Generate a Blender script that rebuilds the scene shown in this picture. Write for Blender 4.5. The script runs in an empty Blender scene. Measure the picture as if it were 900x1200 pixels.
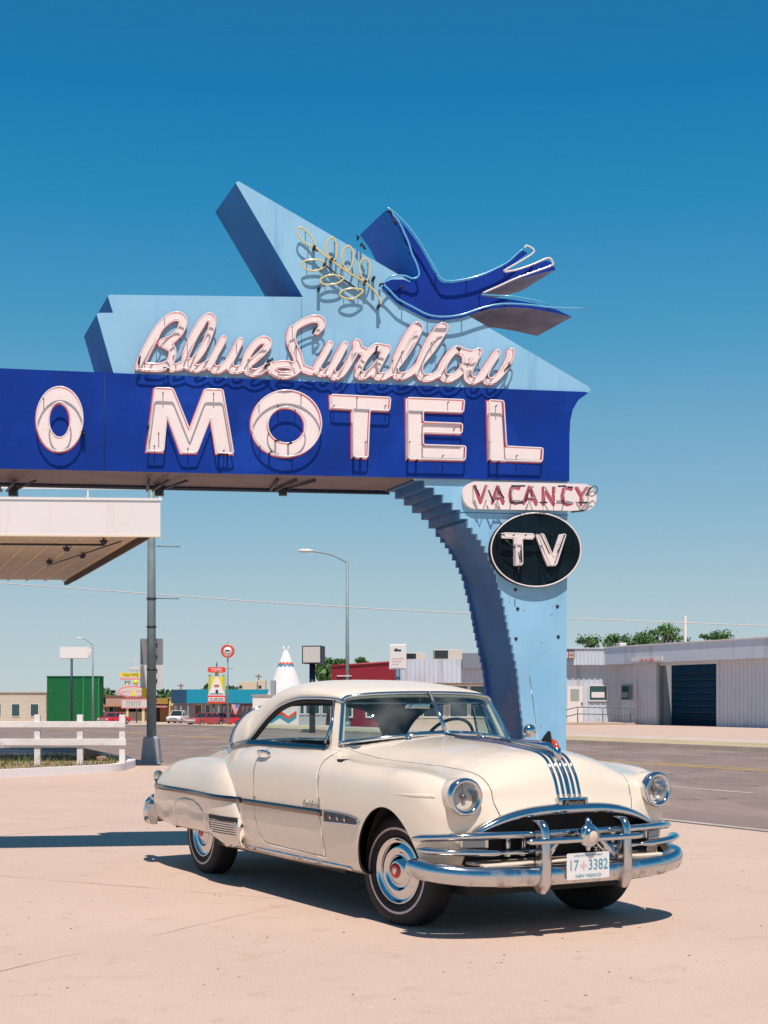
import bpy, bmesh, math, random
import numpy as np
from mathutils import Vector, Matrix, geometry
from mathutils.bvhtree import BVHTree
R = math.radians
random.seed(7)
scene = bpy.context.scene
COL = scene.collection
FP, YH, CH = 1660.0, 821.0, 1.38           # focal length in photo pixels, horizon row, eye height

# ------------------------------------------------------------------ helpers
def obj(name, bm, m, parent=None, smooth=None, recalc=True, ang=None):
    if recalc: bmesh.ops.recalc_face_normals(bm, faces=bm.faces[:])
    me = bpy.data.meshes.new(name); bm.to_mesh(me); bm.free()
    for mm in (m if isinstance(m, (list, tuple)) else [m]): me.materials.append(mm)
    if smooth or ang:
        me.polygons.foreach_set('use_smooth', [True]*len(me.polygons))
        if ang:
            me.set_sharp_from_angle(angle=R(ang))
    o = bpy.data.objects.new(name, me); COL.objects.link(o)
    if parent: o.parent = parent
    return o
def tag(o, label=None, cat=None, group=None, kind=None):
    if label: o['label'] = label
    if cat: o['category'] = cat
    if group: o['group'] = group
    if kind: o['kind'] = kind
    return o
def thing(name, label, cat, loc=(0,0,0), rotz=0, group=None):
    o = bpy.data.objects.new(name, None); COL.objects.link(o)
    o.location = loc; o.rotation_euler = (0,0,rotz); o.empty_display_size = .2
    return tag(o, label, cat, group)
def copy_tree(o, parent=None):
    c = o.copy(); COL.objects.link(c); c.parent = parent
    for ch in list(o.children): copy_tree(ch, c)
    return c
def box(bm, lo, hi, bev=0, mi=0, M=None):
    lo, hi = Vector(lo), Vector(hi)
    vs = [bm.verts.new((x,y,z)) for x in (lo.x,hi.x) for y in (lo.y,hi.y) for z in (lo.z,hi.z)]
    fs = [bm.faces.new([vs[i] for i in f]) for f in ((0,1,3,2),(4,6,7,5),(0,4,5,1),(2,3,7,6),(0,2,6,4),(1,5,7,3))]
    for f in fs: f.material_index = mi
    if bev:
        es = list({e for f in fs for e in f.edges})
        r = bmesh.ops.bevel(bm, geom=es, offset=bev, segments=2, affect='EDGES', profile=.5)
        vs = list({v for f in r['faces'] for v in f.verts} | {v for v in vs if v.is_valid})
        for f in r['faces']: f.material_index = mi
    if M: bmesh.ops.transform(bm, matrix=M, verts=[v for v in vs if v.is_valid])
    return vs
def tube(bm, pts, r, n=8, closed=False, caps=True, mi=0):
    pts = [Vector(p) for p in pts]
    k = len(pts)
    rr = r if isinstance(r, (list, tuple)) else [r]*k
    rings = []; up = None
    for i, p in enumerate(pts):
        if closed: t = pts[(i+1)%k]-pts[i-1]
        else: t = pts[min(i+1,k-1)]-pts[max(i-1,0)]
        if t.length < 1e-9: t = Vector((0,0,1))
        t.normalize()
        if up is None:
            up = Vector((0,0,1)) if abs(t.z) < .9 else Vector((1,0,0))
        a = (up - t*up.dot(t))
        if a.length < 1e-6: a = t.orthogonal()
        a.normalize(); up = a; b = t.cross(a)
        rings.append([bm.verts.new(p + (a*math.cos(2*math.pi*j/n)+b*math.sin(2*math.pi*j/n))*rr[i]) for j in range(n)])
    for i in range(k if closed else k-1):
        A, B = rings[i], rings[(i+1)%k]
        for j in range(n):
            f = bm.faces.new((A[j],A[(j+1)%n],B[(j+1)%n],B[j])); f.material_index = mi; f.smooth = True
    if caps and not closed:
        bm.faces.new(rings[0][::-1]).material_index = mi; bm.faces.new(rings[-1]).material_index = mi
def cyl(bm, p, r1, r2, h, n=24, mi=0, axis='Z'):
    d = {'X':Vector((1,0,0)),'Y':Vector((0,1,0)),'Z':Vector((0,0,1))}[axis]
    tube(bm, [Vector(p), Vector(p)+d*h], [r1,r2], n, mi=mi)
def lathe(bm, prof, n=48, axis='Z', c=(0,0,0), mi=0, sx=1, sy=1, closed_prof=False):
    """prof: (radius, height) pairs; axis of revolution"""
    c = Vector(c); rings = []
    for (r, h) in prof:
        ring = []
        for j in range(n):
            a = 2*math.pi*j/n; u, v = r*math.cos(a)*sx, r*math.sin(a)*sy
            q = {'Z':(u,v,h),'Y':(u,h,v),'X':(h,u,v)}[axis]
            ring.append(bm.verts.new(c+Vector(q)))
        rings.append(ring)
    K = len(rings)
    for i in range(K if closed_prof else K-1):
        A, B = rings[i], rings[(i+1)%K]
        for j in range(n):
            f = bm.faces.new((A[j],A[(j+1)%n],B[(j+1)%n],B[j])); f.material_index = mi; f.smooth = True
    bmesh.ops.remove_doubles(bm, verts=[v for r_ in rings for v in r_], dist=1e-5)
def chaikin(p, it=2, closed=False):
    p = [Vector(q) for q in p]
    for _ in range(it):
        q = []
        n = len(p)
        if not closed: q.append(p[0])
        for i in range(n if closed else n-1):
            a, b = p[i], p[(i+1)%n]
            q += [a*.75+b*.25, a*.25+b*.75]
        if not closed: q.append(p[-1])
        p = q
    return p
def catmull(pts, per=6, closed=False):
    pts = [Vector(p) for p in pts]; n = len(pts); out = []
    rng = range(n) if closed else range(n-1)
    for i in rng:
        if closed: p0,p1,p2,p3 = pts[i-1],pts[i],pts[(i+1)%n],pts[(i+2)%n]
        else:
            p1,p2 = pts[i],pts[i+1]
            p0 = pts[i-1] if i else p1*2-p2
            p3 = pts[i+2] if i+2 < n else p2*2-p1
        for k in range(per):
            t = k/per
            out.append(.5*((2*p1)+(p2-p0)*t+(2*p0-5*p1+4*p2-p3)*t*t+(3*p1-p0-3*p2+p3)*t**3))
    if not closed: out.append(pts[-1])
    return out
def slab(bm, loops, fmap, d0, d1, mf=0, ms=1, mb=None):
    """flat shape from 2-D loops (holes allowed) given thickness; fmap(x,y,d) -> world"""
    mb = mf if mb is None else mb
    flat = [p for l in loops for p in l]
    tris = geometry.tessellate_polygon([[Vector((p[0],p[1],0)) for p in l] for l in loops])
    V0 = [bm.verts.new(fmap(p[0],p[1],d0)) for p in flat]
    V1 = [bm.verts.new(fmap(p[0],p[1],d1)) for p in flat]
    for t in tris:
        try:
            bm.faces.new([V0[i] for i in t]).material_index = mf
            bm.faces.new([V1[i] for i in reversed(t)]).material_index = mb
        except ValueError: pass
    b = 0
    for l in loops:
        n = len(l)
        for i in range(n):
            j = (i+1) % n
            try: bm.faces.new((V0[b+i],V0[b+j],V1[b+j],V1[b+i])).material_index = ms
            except ValueError: pass
        b += n
def contours(strokes, level, res):
    """outline loops (marching squares) of the union of thick strokes [(points, radius)] at distance `level` outside them"""
    allp = np.array([p for s,_ in strokes for p in s], float)
    m = max(r for _,r in strokes)+level+3*res
    x0,y0 = allp.min(0)-m; x1,y1 = allp.max(0)+m
    xs = np.arange(x0,x1+res,res); ys = np.arange(y0,y1+res,res)
    X,Y = np.meshgrid(xs,ys); F = np.full(X.shape, 1e9)
    for s,r in strokes:
        for a,b in zip(s[:-1],s[1:]):
            ax,ay,bx,by = a[0],a[1],b[0],b[1]
            L = (bx-ax)**2+(by-ay)**2
            t = np.clip(((X-ax)*(bx-ax)+(Y-ay)*(by-ay))/max(L,1e-12),0,1)
            F = np.minimum(F, np.hypot(X-ax-t*(bx-ax), Y-ay-t*(by-ay))-r)
    F = F-level; F[F==0] = 1e-9
    S = F < 0; nxt = {}
    ny,nx = F.shape
    def key(i,j,h): return (i,j,h)
    P = {}
    def cross(i,j,h):
        k = (i,j,h)
        if k not in P:
            if h: a,b = F[i,j],F[i,j+1]; t = a/(a-b); P[k] = (xs[j]+t*res, ys[i])
            else: a,b = F[i,j],F[i+1,j]; t = a/(a-b); P[k] = (xs[j], ys[i]+t*res)
        return k
    mixed = (S[:-1,:-1].astype(int)+S[1:,:-1]+S[:-1,1:]+S[1:,1:])
    for i,j in zip(*np.nonzero((mixed>0)&(mixed<4))):
        a,b,c,d = S[i,j],S[i,j+1],S[i+1,j+1],S[i+1,j]
        B,Rr,T,Lf = (i,j,1),(i,j+1,0),(i+1,j,1),(i,j,0)
        code = a*1+b*2+c*4+d*8
        seg = {1:[(Lf,B)],2:[(B,Rr)],3:[(Lf,Rr)],4:[(Rr,T)],5:[(Lf,T),(Rr,B)],6:[(B,T)],7:[(Lf,T)],8:[(T,Lf)],9:[(T,B)],10:[(B,Lf),(T,Rr)],11:[(T,Rr)],12:[(Rr,Lf)],13:[(Rr,B)],14:[(B,Lf)]}[int(code)]
        for u,v in seg: nxt.setdefault(cross(*u),[]).append(cross(*v))
    loops = []
    while nxt:
        s = next(iter(nxt)); l = [s]; c = s
        while c in nxt:
            v = nxt[c].pop()
            if not nxt[c]: del nxt[c]
            if v == s: break
            l.append(v); c = v
        if len(l) > 8: loops.append([P[k] for k in l])
    return loops
def thin(l, step):
    out = [l[0]]
    for p in l[1:]:
        if math.hypot(p[0]-out[-1][0], p[1]-out[-1][1]) >= step: out.append(p)
    return out

# ------------------------------------------------------------------ materials
MATS = {}
def mat(name, col, rough=.6, metal=0, var=0, vscale=6, col2=None, bump=0, bscale=40, coat=0, spec=.5, dist=.02, lo=.35, hi=.7, detail=6, trans=0):
    if name in MATS: return MATS[name]
    m = bpy.data.materials.new(name); m.use_nodes = True
    nt = m.node_tree; b = nt.nodes['Principled BSDF']
    b.inputs['Base Color'].default_value = (*col,1); b.inputs['Roughness'].default_value = rough
    b.inputs['Metallic'].default_value = metal; b.inputs['Coat Weight'].default_value = coat
    b.inputs['Coat Roughness'].default_value = .08
    b.inputs['Specular IOR Level'].default_value = spec
    tc = nt.nodes.new('ShaderNodeTexCoord')
    if var or col2:
        n = nt.nodes.new('ShaderNodeTexNoise'); n.inputs['Scale'].default_value = vscale; n.inputs['Detail'].default_value = detail
        nt.links.new(tc.outputs['Object'], n.inputs['Vector'])
        r = nt.nodes.new('ShaderNodeMapRange'); r.inputs['From Min'].default_value = lo; r.inputs['From Max'].default_value = hi
        nt.links.new(n.outputs['Fac'], r.inputs['Value'])
        mx = nt.nodes.new('ShaderNodeMix'); mx.data_type = 'RGBA'
        c2 = col2 if col2 else tuple(c*(1-var) for c in col)
        mx.inputs['A'].default_value = (*col,1); mx.inputs['B'].default_value = (*c2,1)
        nt.links.new(r.outputs['Result'], mx.inputs['Factor']); nt.links.new(mx.outputs['Result'], b.inputs['Base Color'])
    if bump:
        n2 = nt.nodes.new('ShaderNodeTexNoise'); n2.inputs['Scale'].default_value = bscale; n2.inputs['Detail'].default_value = 4
        nt.links.new(tc.outputs['Object'], n2.inputs['Vector'])
        bp = nt.nodes.new('ShaderNodeBump'); bp.inputs['Strength'].default_value = bump; bp.inputs['Distance'].default_value = dist
        nt.links.new(n2.outputs['Fac'], bp.inputs['Height']); nt.links.new(bp.outputs['Normal'], b.inputs['Normal'])
    MATS[name] = m
    return m
def add_spots(m, col, scale, lo, hi, detail=8, rough=None, mask_z=None, stretch=(1,1,1)):
    """mix a second colour in irregular patches (rust, stains); mask_z=(z0,z1) keeps it near a height range of the object"""
    nt = m.node_tree; b = nt.nodes['Principled BSDF']; tc = nt.nodes.new('ShaderNodeTexCoord')
    mp = nt.nodes.new('ShaderNodeMapping'); mp.inputs['Scale'].default_value = stretch
    nt.links.new(tc.outputs['Object'], mp.inputs['Vector'])
    n = nt.nodes.new('ShaderNodeTexNoise'); n.inputs['Scale'].default_value = scale; n.inputs['Detail'].default_value = detail; n.inputs['Roughness'].default_value = .65
    nt.links.new(mp.outputs['Vector'], n.inputs['Vector'])
    r = nt.nodes.new('ShaderNodeMapRange'); r.inputs['From Min'].default_value = lo; r.inputs['From Max'].default_value = hi
    nt.links.new(n.outputs['Fac'], r.inputs['Value']); fac = r.outputs['Result']
    if mask_z:
        sp = nt.nodes.new('ShaderNodeSeparateXYZ'); nt.links.new(tc.outputs['Object'], sp.inputs['Vector'])
        r2 = nt.nodes.new('ShaderNodeMapRange'); r2.inputs['From Min'].default_value = mask_z[0]; r2.inputs['From Max'].default_value = mask_z[1]
        nt.links.new(sp.outputs['Z'], r2.inputs['Value'])
        mu = nt.nodes.new('ShaderNodeMath'); mu.operation = 'MULTIPLY'; nt.links.new(fac, mu.inputs[0]); nt.links.new(r2.outputs['Result'], mu.inputs[1]); fac = mu.outputs[0]
    mx = nt.nodes.new('ShaderNodeMix'); mx.data_type = 'RGBA'; mx.inputs['B'].default_value = (*col,1)
    inp = b.inputs['Base Color']
    if inp.links: nt.links.new(inp.links[0].from_socket, mx.inputs['A'])
    else: mx.inputs['A'].default_value = inp.default_value
    nt.links.new(fac, mx.inputs['Factor']); nt.links.new(mx.outputs['Result'], inp)
    if rough is not None:
        for nm, v in (('Roughness', rough), ('Metallic', 0)):
            mm = nt.nodes.new('ShaderNodeMix'); mm.data_type = 'FLOAT'
            mm.inputs['A'].default_value = b.inputs[nm].default_value; mm.inputs['B'].default_value = v
            src = b.inputs[nm].links[0].from_socket if b.inputs[nm].links else None
            if src: nt.links.new(src, mm.inputs['A'])
            nt.links.new(fac, mm.inputs['Factor']); nt.links.new(mm.outputs['Result'], b.inputs[nm])
    return m

# ------------------------------------------------------------------ camera, sun, sky
cd = bpy.data.cameras.new('camera'); cam = bpy.data.objects.new('camera', cd); COL.objects.link(cam)
cam.location = (0,0,CH); cam.rotation_euler = (R(90),0,0)
cd.sensor_fit = 'HORIZONTAL'; cd.sensor_width = 36; cd.lens = FP/900*36; cd.shift_y = (YH-600)/900
cd.clip_end = 4000; cd.clip_start = .1
scene.camera = cam
SUN_ALT, SUN_AZ = 63.5, math.atan2(.15, -.99)          # azimuth as direction in the ground plane (x, y)
sd = Vector((math.cos(R(SUN_ALT))*.15, math.cos(R(SUN_ALT))*-.989, math.sin(R(SUN_ALT))))
ld = bpy.data.lights.new('sun', 'SUN'); ld.energy = 5.0; ld.angle = R(.55); ld.color = (1,.91,.83)
sun = bpy.data.objects.new('sun', ld); COL.objects.link(sun)
sun.rotation_euler = sd.to_track_quat('Z','Y').to_euler(); sun.location = (0,0,40)
w = bpy.data.worlds.new('World'); scene.world = w; w.use_nodes = True
nt = w.node_tree; bg = nt.nodes['Background']
sky = nt.nodes.new('ShaderNodeTexSky'); sky.sky_type = 'NISHITA'; sky.sun_disc = False
sky.sun_elevation = R(SUN_ALT); sky.sun_rotation = math.atan2(sd.x, sd.y)
sky.air_density = 1.25; sky.dust_density = .5; sky.ozone_density = 1.5; sky.altitude = 1200
# colour grade of the sky by elevation: deep teal blue overhead, pale grey blue low down
tcs = nt.nodes.new('ShaderNodeTexCoord'); sps = nt.nodes.new('ShaderNodeSeparateXYZ'); nt.links.new(tcs.outputs['Generated'], sps.inputs['Vector'])
rmp = nt.nodes.new('ShaderNodeValToRGB'); cr_ = rmp.color_ramp
def lin1(v): v /= 255; return v/12.92 if v <= .04045 else ((v+.055)/1.055)**2.4
stops = [(0.0,(190,204,210)),(.0127,(187,203,210)),(.073,(167,195,208)),(.132,(136,181,206)),(.246,(72,154,196)),(.325,(34,137,188)),(.393,(10,122,178)),(.5,(24,106,158)),(1.0,(62,112,152))]
while len(cr_.elements) < len(stops): cr_.elements.new(.5)
for e, (p, c) in zip(cr_.elements, stops): e.position = p
for e, (p, c) in zip(cr_.elements, stops): e.position = p; e.color = (*[lin1(v) for v in c], 1)
nt.links.new(sps.outputs['Z'], rmp.inputs['Fac'])
scl = nt.nodes.new('ShaderNodeVectorMath'); scl.operation = 'SCALE'; scl.inputs['Scale'].default_value = 10
nt.links.new(rmp.outputs['Color'], scl.inputs[0])
tint = nt.nodes.new('ShaderNodeMix'); tint.data_type = 'RGBA'; tint.inputs['Factor'].default_value = .93
nt.links.new(sky.outputs['Color'], tint.inputs['A']); nt.links.new(scl.outputs[0], tint.inputs['B']); nt.links.new(tint.outputs['Result'], bg.inputs['Color'])
bg.inputs['Strength'].default_value = .10
scene.view_settings.view_transform = 'Standard'; scene.view_settings.look = 'None'
scene.view_settings.exposure = 0; scene.view_settings.gamma = 1

def gx(px, d): return (px-450)/FP*d
def gz(py, d): return CH+(YH-py)/FP*d
def P(px, py, d): return Vector((gx(px,d), d, gz(py,d)))
def G(px, py):
    d = FP*CH/(py-YH); return Vector((gx(px,d), d, 0))
def base_d(py): return FP*CH/(py-YH)
# ================================================================== SIGN
SIGN_C, SIGN_K = 12.178, .15                 # front plane: D = C + K*X
UN = Vector((1,SIGN_K,0)).normalized(); SN = Vector((SIGN_K,-1,0)).normalized(); DV = Vector((-.257,.71,0))/.755
S0 = Vector((0,SIGN_C,0))
def s2(px, py):                                # photo pixel -> coordinates in the sign's plane (metres along it, height)
    a = (px-450)/FP; D = SIGN_C/(1-SIGN_K*a); X = a*D
    return ((Vector((X,D,0))-S0).dot(UN), CH+(YH-py)/FP*D)
def fS(off):                                   # plane shifted by off towards the street, thickness measured backwards along DV
    return lambda u, z, d: S0+UN*u+Vector((0,0,z))+SN*off+DV*d
def L2(pts): return [s2(*p) for p in pts]
T = .755
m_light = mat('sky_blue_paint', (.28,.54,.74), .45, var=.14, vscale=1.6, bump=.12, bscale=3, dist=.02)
add_spots(m_light, (.235,.49,.70), 2.4, .56, .64, stretch=(1,1,.35)); add_spots(m_light, (.10,.20,.30), 30, .72, .76)
add_spots(m_light, (.17,.40,.60), 5, .58, .74, stretch=(1,1,.12)); add_spots(m_light, (.26,.22,.20), 16, .70, .80, stretch=(1,1,.25))
add_spots_band = None
m_side = mat('sign_side_shaded_blue', (.008,.17,.43), .5, var=.2, vscale=2, bump=.2, bscale=3, spec=.08)  # panel's light blue, darkened: the side's shade is mixed into this colour
m_band = mat('royal_blue_paint', (.002,.036,.29), .5, var=.25, vscale=2.2, bump=.1, bscale=4, spec=.18)
add_spots(m_band, (.005,.048,.33), 1.2, .5, .62)
add_spots(m_band, (.010,.03,.18), 5, .58, .74, stretch=(1,1,.12)); add_spots(m_band, (.10,.12,.22), 26, .72, .80)
m_under = mat('bounce_tinted_sheet_metal', (.15,.105,.115), .6, var=.3, vscale=3, bump=.25, bscale=4)  # pink ground bounce is tinted into the whitish paint under the band
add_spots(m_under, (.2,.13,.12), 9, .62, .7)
m_arch = mat('arch_shaded_blue', (.045,.15,.34), .5, var=.3, vscale=2.5, bump=.3, bscale=4, spec=.12)  # shade of the unlit arch underside is worked into this blue
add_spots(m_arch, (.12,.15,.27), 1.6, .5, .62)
m_archedge = mat('arch_edge_blue_paint', (.035,.11,.38), .5, var=.25, vscale=8)
m_letter = mat('letter_white_paint', (.84,.73,.71), .5, var=.05, vscale=8)
add_spots(m_letter, (.45,.40,.40), 22, .68, .74)
m_lred = mat('letter_border_red_paint', (.62,.08,.11), .5, var=.2, vscale=20)
m_glassw = mat('milky_neon_glass', (.78,.68,.66), .15, coat=.6)
m_glassr = mat('rose_neon_glass', (.84,.66,.64), .15, coat=.6)
m_glassy = mat('yellow_neon_glass', (.72,.57,.25), .2, coat=.6)
m_glassb = mat('light_blue_neon_glass', (.12,.42,.68), .2, coat=.6)
m_black = mat('black_rubber', (.006,.008,.012), .45)
m_bird = mat('bird_blue_paint', (.004,.035,.30), .5, var=.3, vscale=4, spec=.18)
m_birdside = mat('bird_side_blue_paint', (.004,.19,.56), .4, var=.2, vscale=5, spec=.08)
m_birdunder = mat('bird_underside_metal', (.24,.24,.33), .5, var=.35, vscale=7)
m_trim = mat('dark_steel', (.02,.03,.05), .5, var=.3)

sign = thing('motel_sign', 'tall blue two-tone neon motel sign on an arched pillar behind the cream car', 'neon sign', S0)
def sobj(name, bm, m, parent=None, **k):
    p = parent or sign
    off = S0
    bmesh.ops.translate(bm, verts=bm.verts[:], vec=-off)
    return obj(name, bm, m, p, **k)

# light blue stepped panel with its big arrow
panel = [(128,346.5),(340,349),(354.5,349.2),(276,216),(279,213.6),(400,284),(567,382),(688,453.5),(691.5,457.5),(688,461),(683,461.3),
         (133.5,439.4),(113.5,369.5),(116,367.8),(132.6,367.6),(126.5,348.3)]
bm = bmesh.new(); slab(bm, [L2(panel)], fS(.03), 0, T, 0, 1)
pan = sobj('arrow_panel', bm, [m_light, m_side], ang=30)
bm = bmesh.new()
for a in (353, 520): tube(bm, [fS(.032)(*s2(a, 352 if a<400 else 357), 0), fS(.032)(*s2(a, 438), 0)], .0015, 4)
sobj('panel_seam', bm, m_side, pan)
# royal blue band
band = [(-420,415.6),(95,437),(400,450.2),(683,460.6),(688,461.5),(676,470),(669.5,481),(666.5,494),(665.6,512),(665.3,565),(400,559.2),(95,552.4),(-420,540.9)]
bm = bmesh.new(); slab(bm, [L2(band)], fS(.05), 0, T+.03, 0, 2)
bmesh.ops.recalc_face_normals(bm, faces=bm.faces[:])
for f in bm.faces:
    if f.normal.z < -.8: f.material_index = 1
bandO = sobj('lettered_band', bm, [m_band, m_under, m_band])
bm = bmesh.new()
for a in (123, -60, -250): tube(bm, [fS(.052)(*s2(a, 440), 0), fS(.052)(*s2(a, 552.5 if a>0 else 548.5), 0)], .0022, 4)
sobj('band_seam', bm, m_trim, bandO)
for px in (200, 352, 20):                            # angle iron brackets under the band
    bm = bmesh.new()
    u, z = s2(px, 556)
    for s in (-.16, 0, .16):
        a = fS(.0)(u+s, z-.03, .12); b = fS(0)(u+s*.3-.02, z-.04, T-.05); tube(bm, [a,b], .012, 6)
    box(bm, (-.035,-.035,-.05), (.035,.035,.05), M=Matrix.Translation(fS(0)(u+.03, z-.04, T-.1)))
    sobj('bracket', bm, m_trim, bandO)
bm = bmesh.new()                                     # back lip
pts = [fS(0)(*s2(px, 0), T+.01) for px in (-420, 200, 492)]
for p, px in zip(pts,(-420,200,492)): p.z = s2(px, 552.4+(px-95)*.0223)[1]-.012
tube(bm, pts, .020, 6); sobj('edge_rail', bm, m_trim, bandO)

# pillar with a corrugated curved soffit
curve = [(486.7,562.7),(497,570.7),(507,578),(516,586.7),(526,594),(533,600),(540,609),(546.7,617),(553,625),(559.3,632.7),(564,640),(572.7,656.7),
         (580,673),(585,693),(590,713),(595,740),(600,763),(606,793),(609.3,827),(612.7,857),(615.5,900),(617,950),(617.5,1004)]
cp = catmull([(*s2(*p),0) for p in curve], 10)
stair = [cp[0]]; last = cp[0]
top_n = 0
for p in cp[1:]:
    step = .098 if p.z > 99 else (.10 if top_n < 6 else .062)
    if (p-last).length >= step:
        if top_n < 6: stair += [Vector((p.x, last.y, 0)), p]
        else: stair += [Vector((last.x+(p.x-last.x)*.0, p.y, 0)) if False else Vector((p.x, last.y,0)), p]
        last = p; top_n += 1
bz = .02
poly = [(q.x,q.y) for q in stair]; poly[-1] = (poly[-1][0], bz)
u_r = s2(664.5,566)[0]
tl = poly[0]
outline = [(tl[0]-.012, s2(486,561)[1]), (u_r, s2(664.5,564.8)[1]), (u_r-.02, bz)] + poly[::-1]
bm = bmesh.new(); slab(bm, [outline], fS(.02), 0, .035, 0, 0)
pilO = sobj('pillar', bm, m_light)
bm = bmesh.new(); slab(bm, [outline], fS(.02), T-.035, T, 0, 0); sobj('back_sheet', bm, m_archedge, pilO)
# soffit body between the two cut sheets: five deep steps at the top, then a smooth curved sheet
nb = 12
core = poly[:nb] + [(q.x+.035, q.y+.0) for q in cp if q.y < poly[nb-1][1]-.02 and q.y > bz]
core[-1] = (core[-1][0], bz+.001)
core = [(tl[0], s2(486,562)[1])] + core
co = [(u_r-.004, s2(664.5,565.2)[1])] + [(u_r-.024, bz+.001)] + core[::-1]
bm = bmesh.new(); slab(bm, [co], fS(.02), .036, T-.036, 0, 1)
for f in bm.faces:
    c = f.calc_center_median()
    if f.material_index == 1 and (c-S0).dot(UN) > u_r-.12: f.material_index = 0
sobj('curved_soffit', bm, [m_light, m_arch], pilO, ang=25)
for x, y in ((603.4,691.3),(606,713.5),(652.5,710.7),(604,748.5),(653.5,746.3)):
    bm = bmesh.new(); u, z = s2(x,y); lathe(bm, [(0,.008),(.011,.008),(.015,.003),(.016,0)], 10, 'Y', (0,0,0))
    bmesh.ops.transform(bm, matrix=Matrix.Translation(fS(.02)(u,z,0))@Matrix.Rotation(math.atan(SIGN_K),4,'Z')@Matrix.Scale(-1,4,(0,1,0)), verts=bm.verts[:]); sobj('bolt', bm, m_trim, pilO, smooth=True)
bm = bmesh.new()
for i in range(15):
    x, y = random.uniform(592,658), random.uniform(690,860)
    if x > 595+ (y-690)*.1:
        u, z = s2(x,y); rr = random.uniform(.002,.005); vs = box(bm, (-rr,-.002,-rr), (rr,.001,rr)); bmesh.ops.translate(bm, verts=vs, vec=fS(.02)(u,z,0))
sobj('rust_pits', bm, m_trim, pilO)
bm = bmesh.new(); tube(bm, [fS(.022)(*s2(x,y),0) for x,y in ((533,600.5),(545,600.8),(665,604))], .003, 4); sobj('sheet_seam', bm, m_side, pilO)
bm = bmesh.new(); box(bm, (-.35,-.2,0), (1.15,.95,.05), .01); bmesh.ops.transform(bm, matrix=Matrix.Rotation(math.atan(SIGN_K),4,'Z')@Matrix.Translation((1.02,.1,0)), verts=bm.verts[:]); 
obj('pillar_footing', bm, mat('footing_concrete', (.4,.34,.29), .9, var=.25, bump=.4), sign)

# ---------- neon helpers
STAND = .062
def posts(bm, lst, z_off=.05, base=.05):
    for (px, py) in lst:
        u, z = s2(px,py); tube(bm, [fS(base)(u,z,0), fS(base+STAND)(u,z,0)], .005, 5)
def electrode(bm, px, py, dx=0, dy=0, base=.05):
    u, z = s2(px,py); p = fS(base+STAND)(u,z,0); tube(bm, [p+Vector((dx,0,dy)), p, fS(base)(u,z,0)], .0095, 8)
def ring_loop(loop, inset=0): return loop

# MOTEL: painted faces, red borders and glass outline tubes
def circle_px(cx, cy, rx, ry, n=48): return [(cx+rx*math.cos(2*math.pi*i/n), cy+ry*math.sin(2*math.pi*i/n)) for i in range(n)]
LET = {
 'M': [[(179.9,457.3),(202,457.9),(221,505.3),(238.5,458.7),(259.9,459.2),(272.7,534.7),(251.9,533.9),(245.5,492),(230,533.3),(210.8,533.3),(194.8,489.3),(191.3,532),(170.8,531.5)]],
 'O': [circle_px(333.6,499,41,39), circle_px(333.8,501,21.5,20.5)],
 'T': [[(384.7,465),(455,468.6),(453.6,484.7),(430.8,483.7),(428.5,539.3),(410.8,538.3),(410.3,482.8),(385.4,481.4)]],
 'E': [[(473.8,468.6),(540.9,471.2),(539.4,486.6),(492.8,484.9),(492.8,497),(538.4,498.7),(537.8,511),(492.8,509.6),(492.8,523.4),(542.4,525),(541.6,542.2),(474.5,540.6)]],
 'L': [[(568.4,471.2),(586.4,472.3),(589.5,525.2),(632.2,527.3),(631,544),(569.9,542)]],
}
def inset_loop(l, d):
    n = len(l); A = sum(l[i][0]*l[(i+1)%n][1]-l[(i+1)%n][0]*l[i][1] for i in range(n)); s = 1 if A > 0 else -1
    out = []
    for i in range(n):
        a, b, c = Vector(l[i-1]), Vector(l[i]), Vector(l[(i+1)%n])
        e1 = (b-a).normalized(); e2 = (c-b).normalized()
        n1 = Vector((-e1.y, e1.x))*s; n2 = Vector((-e2.y,e2.x))*s
        m = (n1+n2); m.normalize(); k = d/max(.35, m.dot(n1)); out.append((b.x+m.x*k, b.y+m.y*k))
    return out
def roundc(l, r, n=3):
    out = []
    for i in range(len(l)):
        a, b, c = Vector(l[i-1]), Vector(l[i]), Vector(l[(i+1)%len(l)])
        u = (a-b); v = (c-b); r1 = min(r, u.length*.45, v.length*.45)
        p, q = b+u.normalized()*r1, b+v.normalized()*r1
        for k in range(n+1):
            t = k/n; w_ = p*(1-t)**2+b*2*t*(1-t)+q*t*t; out.append((w_.x,w_.y))
    return out
def metal_letter(name, loops, label, supports, elects):
    root = bpy.data.objects.new(name, None); COL.objects.link(root); root.parent = sign; root['label'] = label
    ls = [L2(l) for l in loops]; sgn = [1]+[-1]*(len(ls)-1)
    bm = bmesh.new(); slab(bm, [inset_loop(l, -.006*s) for l, s in zip(ls,sgn)], fS(.053), 0, .002, 0, 0); sobj('letter_border', bm, m_lred, root)
    bm = bmesh.new(); slab(bm, [inset_loop(l, .004*s) for l, s in zip(ls,sgn)], fS(.056), 0, .002, 0, 0); sobj('letter_face', bm, m_letter, root)
    bm = bmesh.new()
    for l, s in zip(ls,sgn):
        tl = inset_loop(l, .004*s)
        if len(l) < 30: tl = roundc(tl, .02)
        tube(bm, [fS(.05+STAND)(u+.008,z,0) for u,z in tl], .0068, 8, closed=True)
    sobj('neon_tube', bm, m_glassw, root, smooth=True)
    bm = bmesh.new()
    posts(bm, supports)
    for e in elects: electrode(bm, *e)
    sobj('tube_support', bm, m_black, root, smooth=True)
metal_letter('letter', LET['M'], 'white painted letter M with a neon outline', [(191,463),(250,464),(181,525),(262,530),(220,528),(186,510)], [(266,535,-.05,0),(256,535,.03,0),(174,504,0,.03)])
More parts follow.
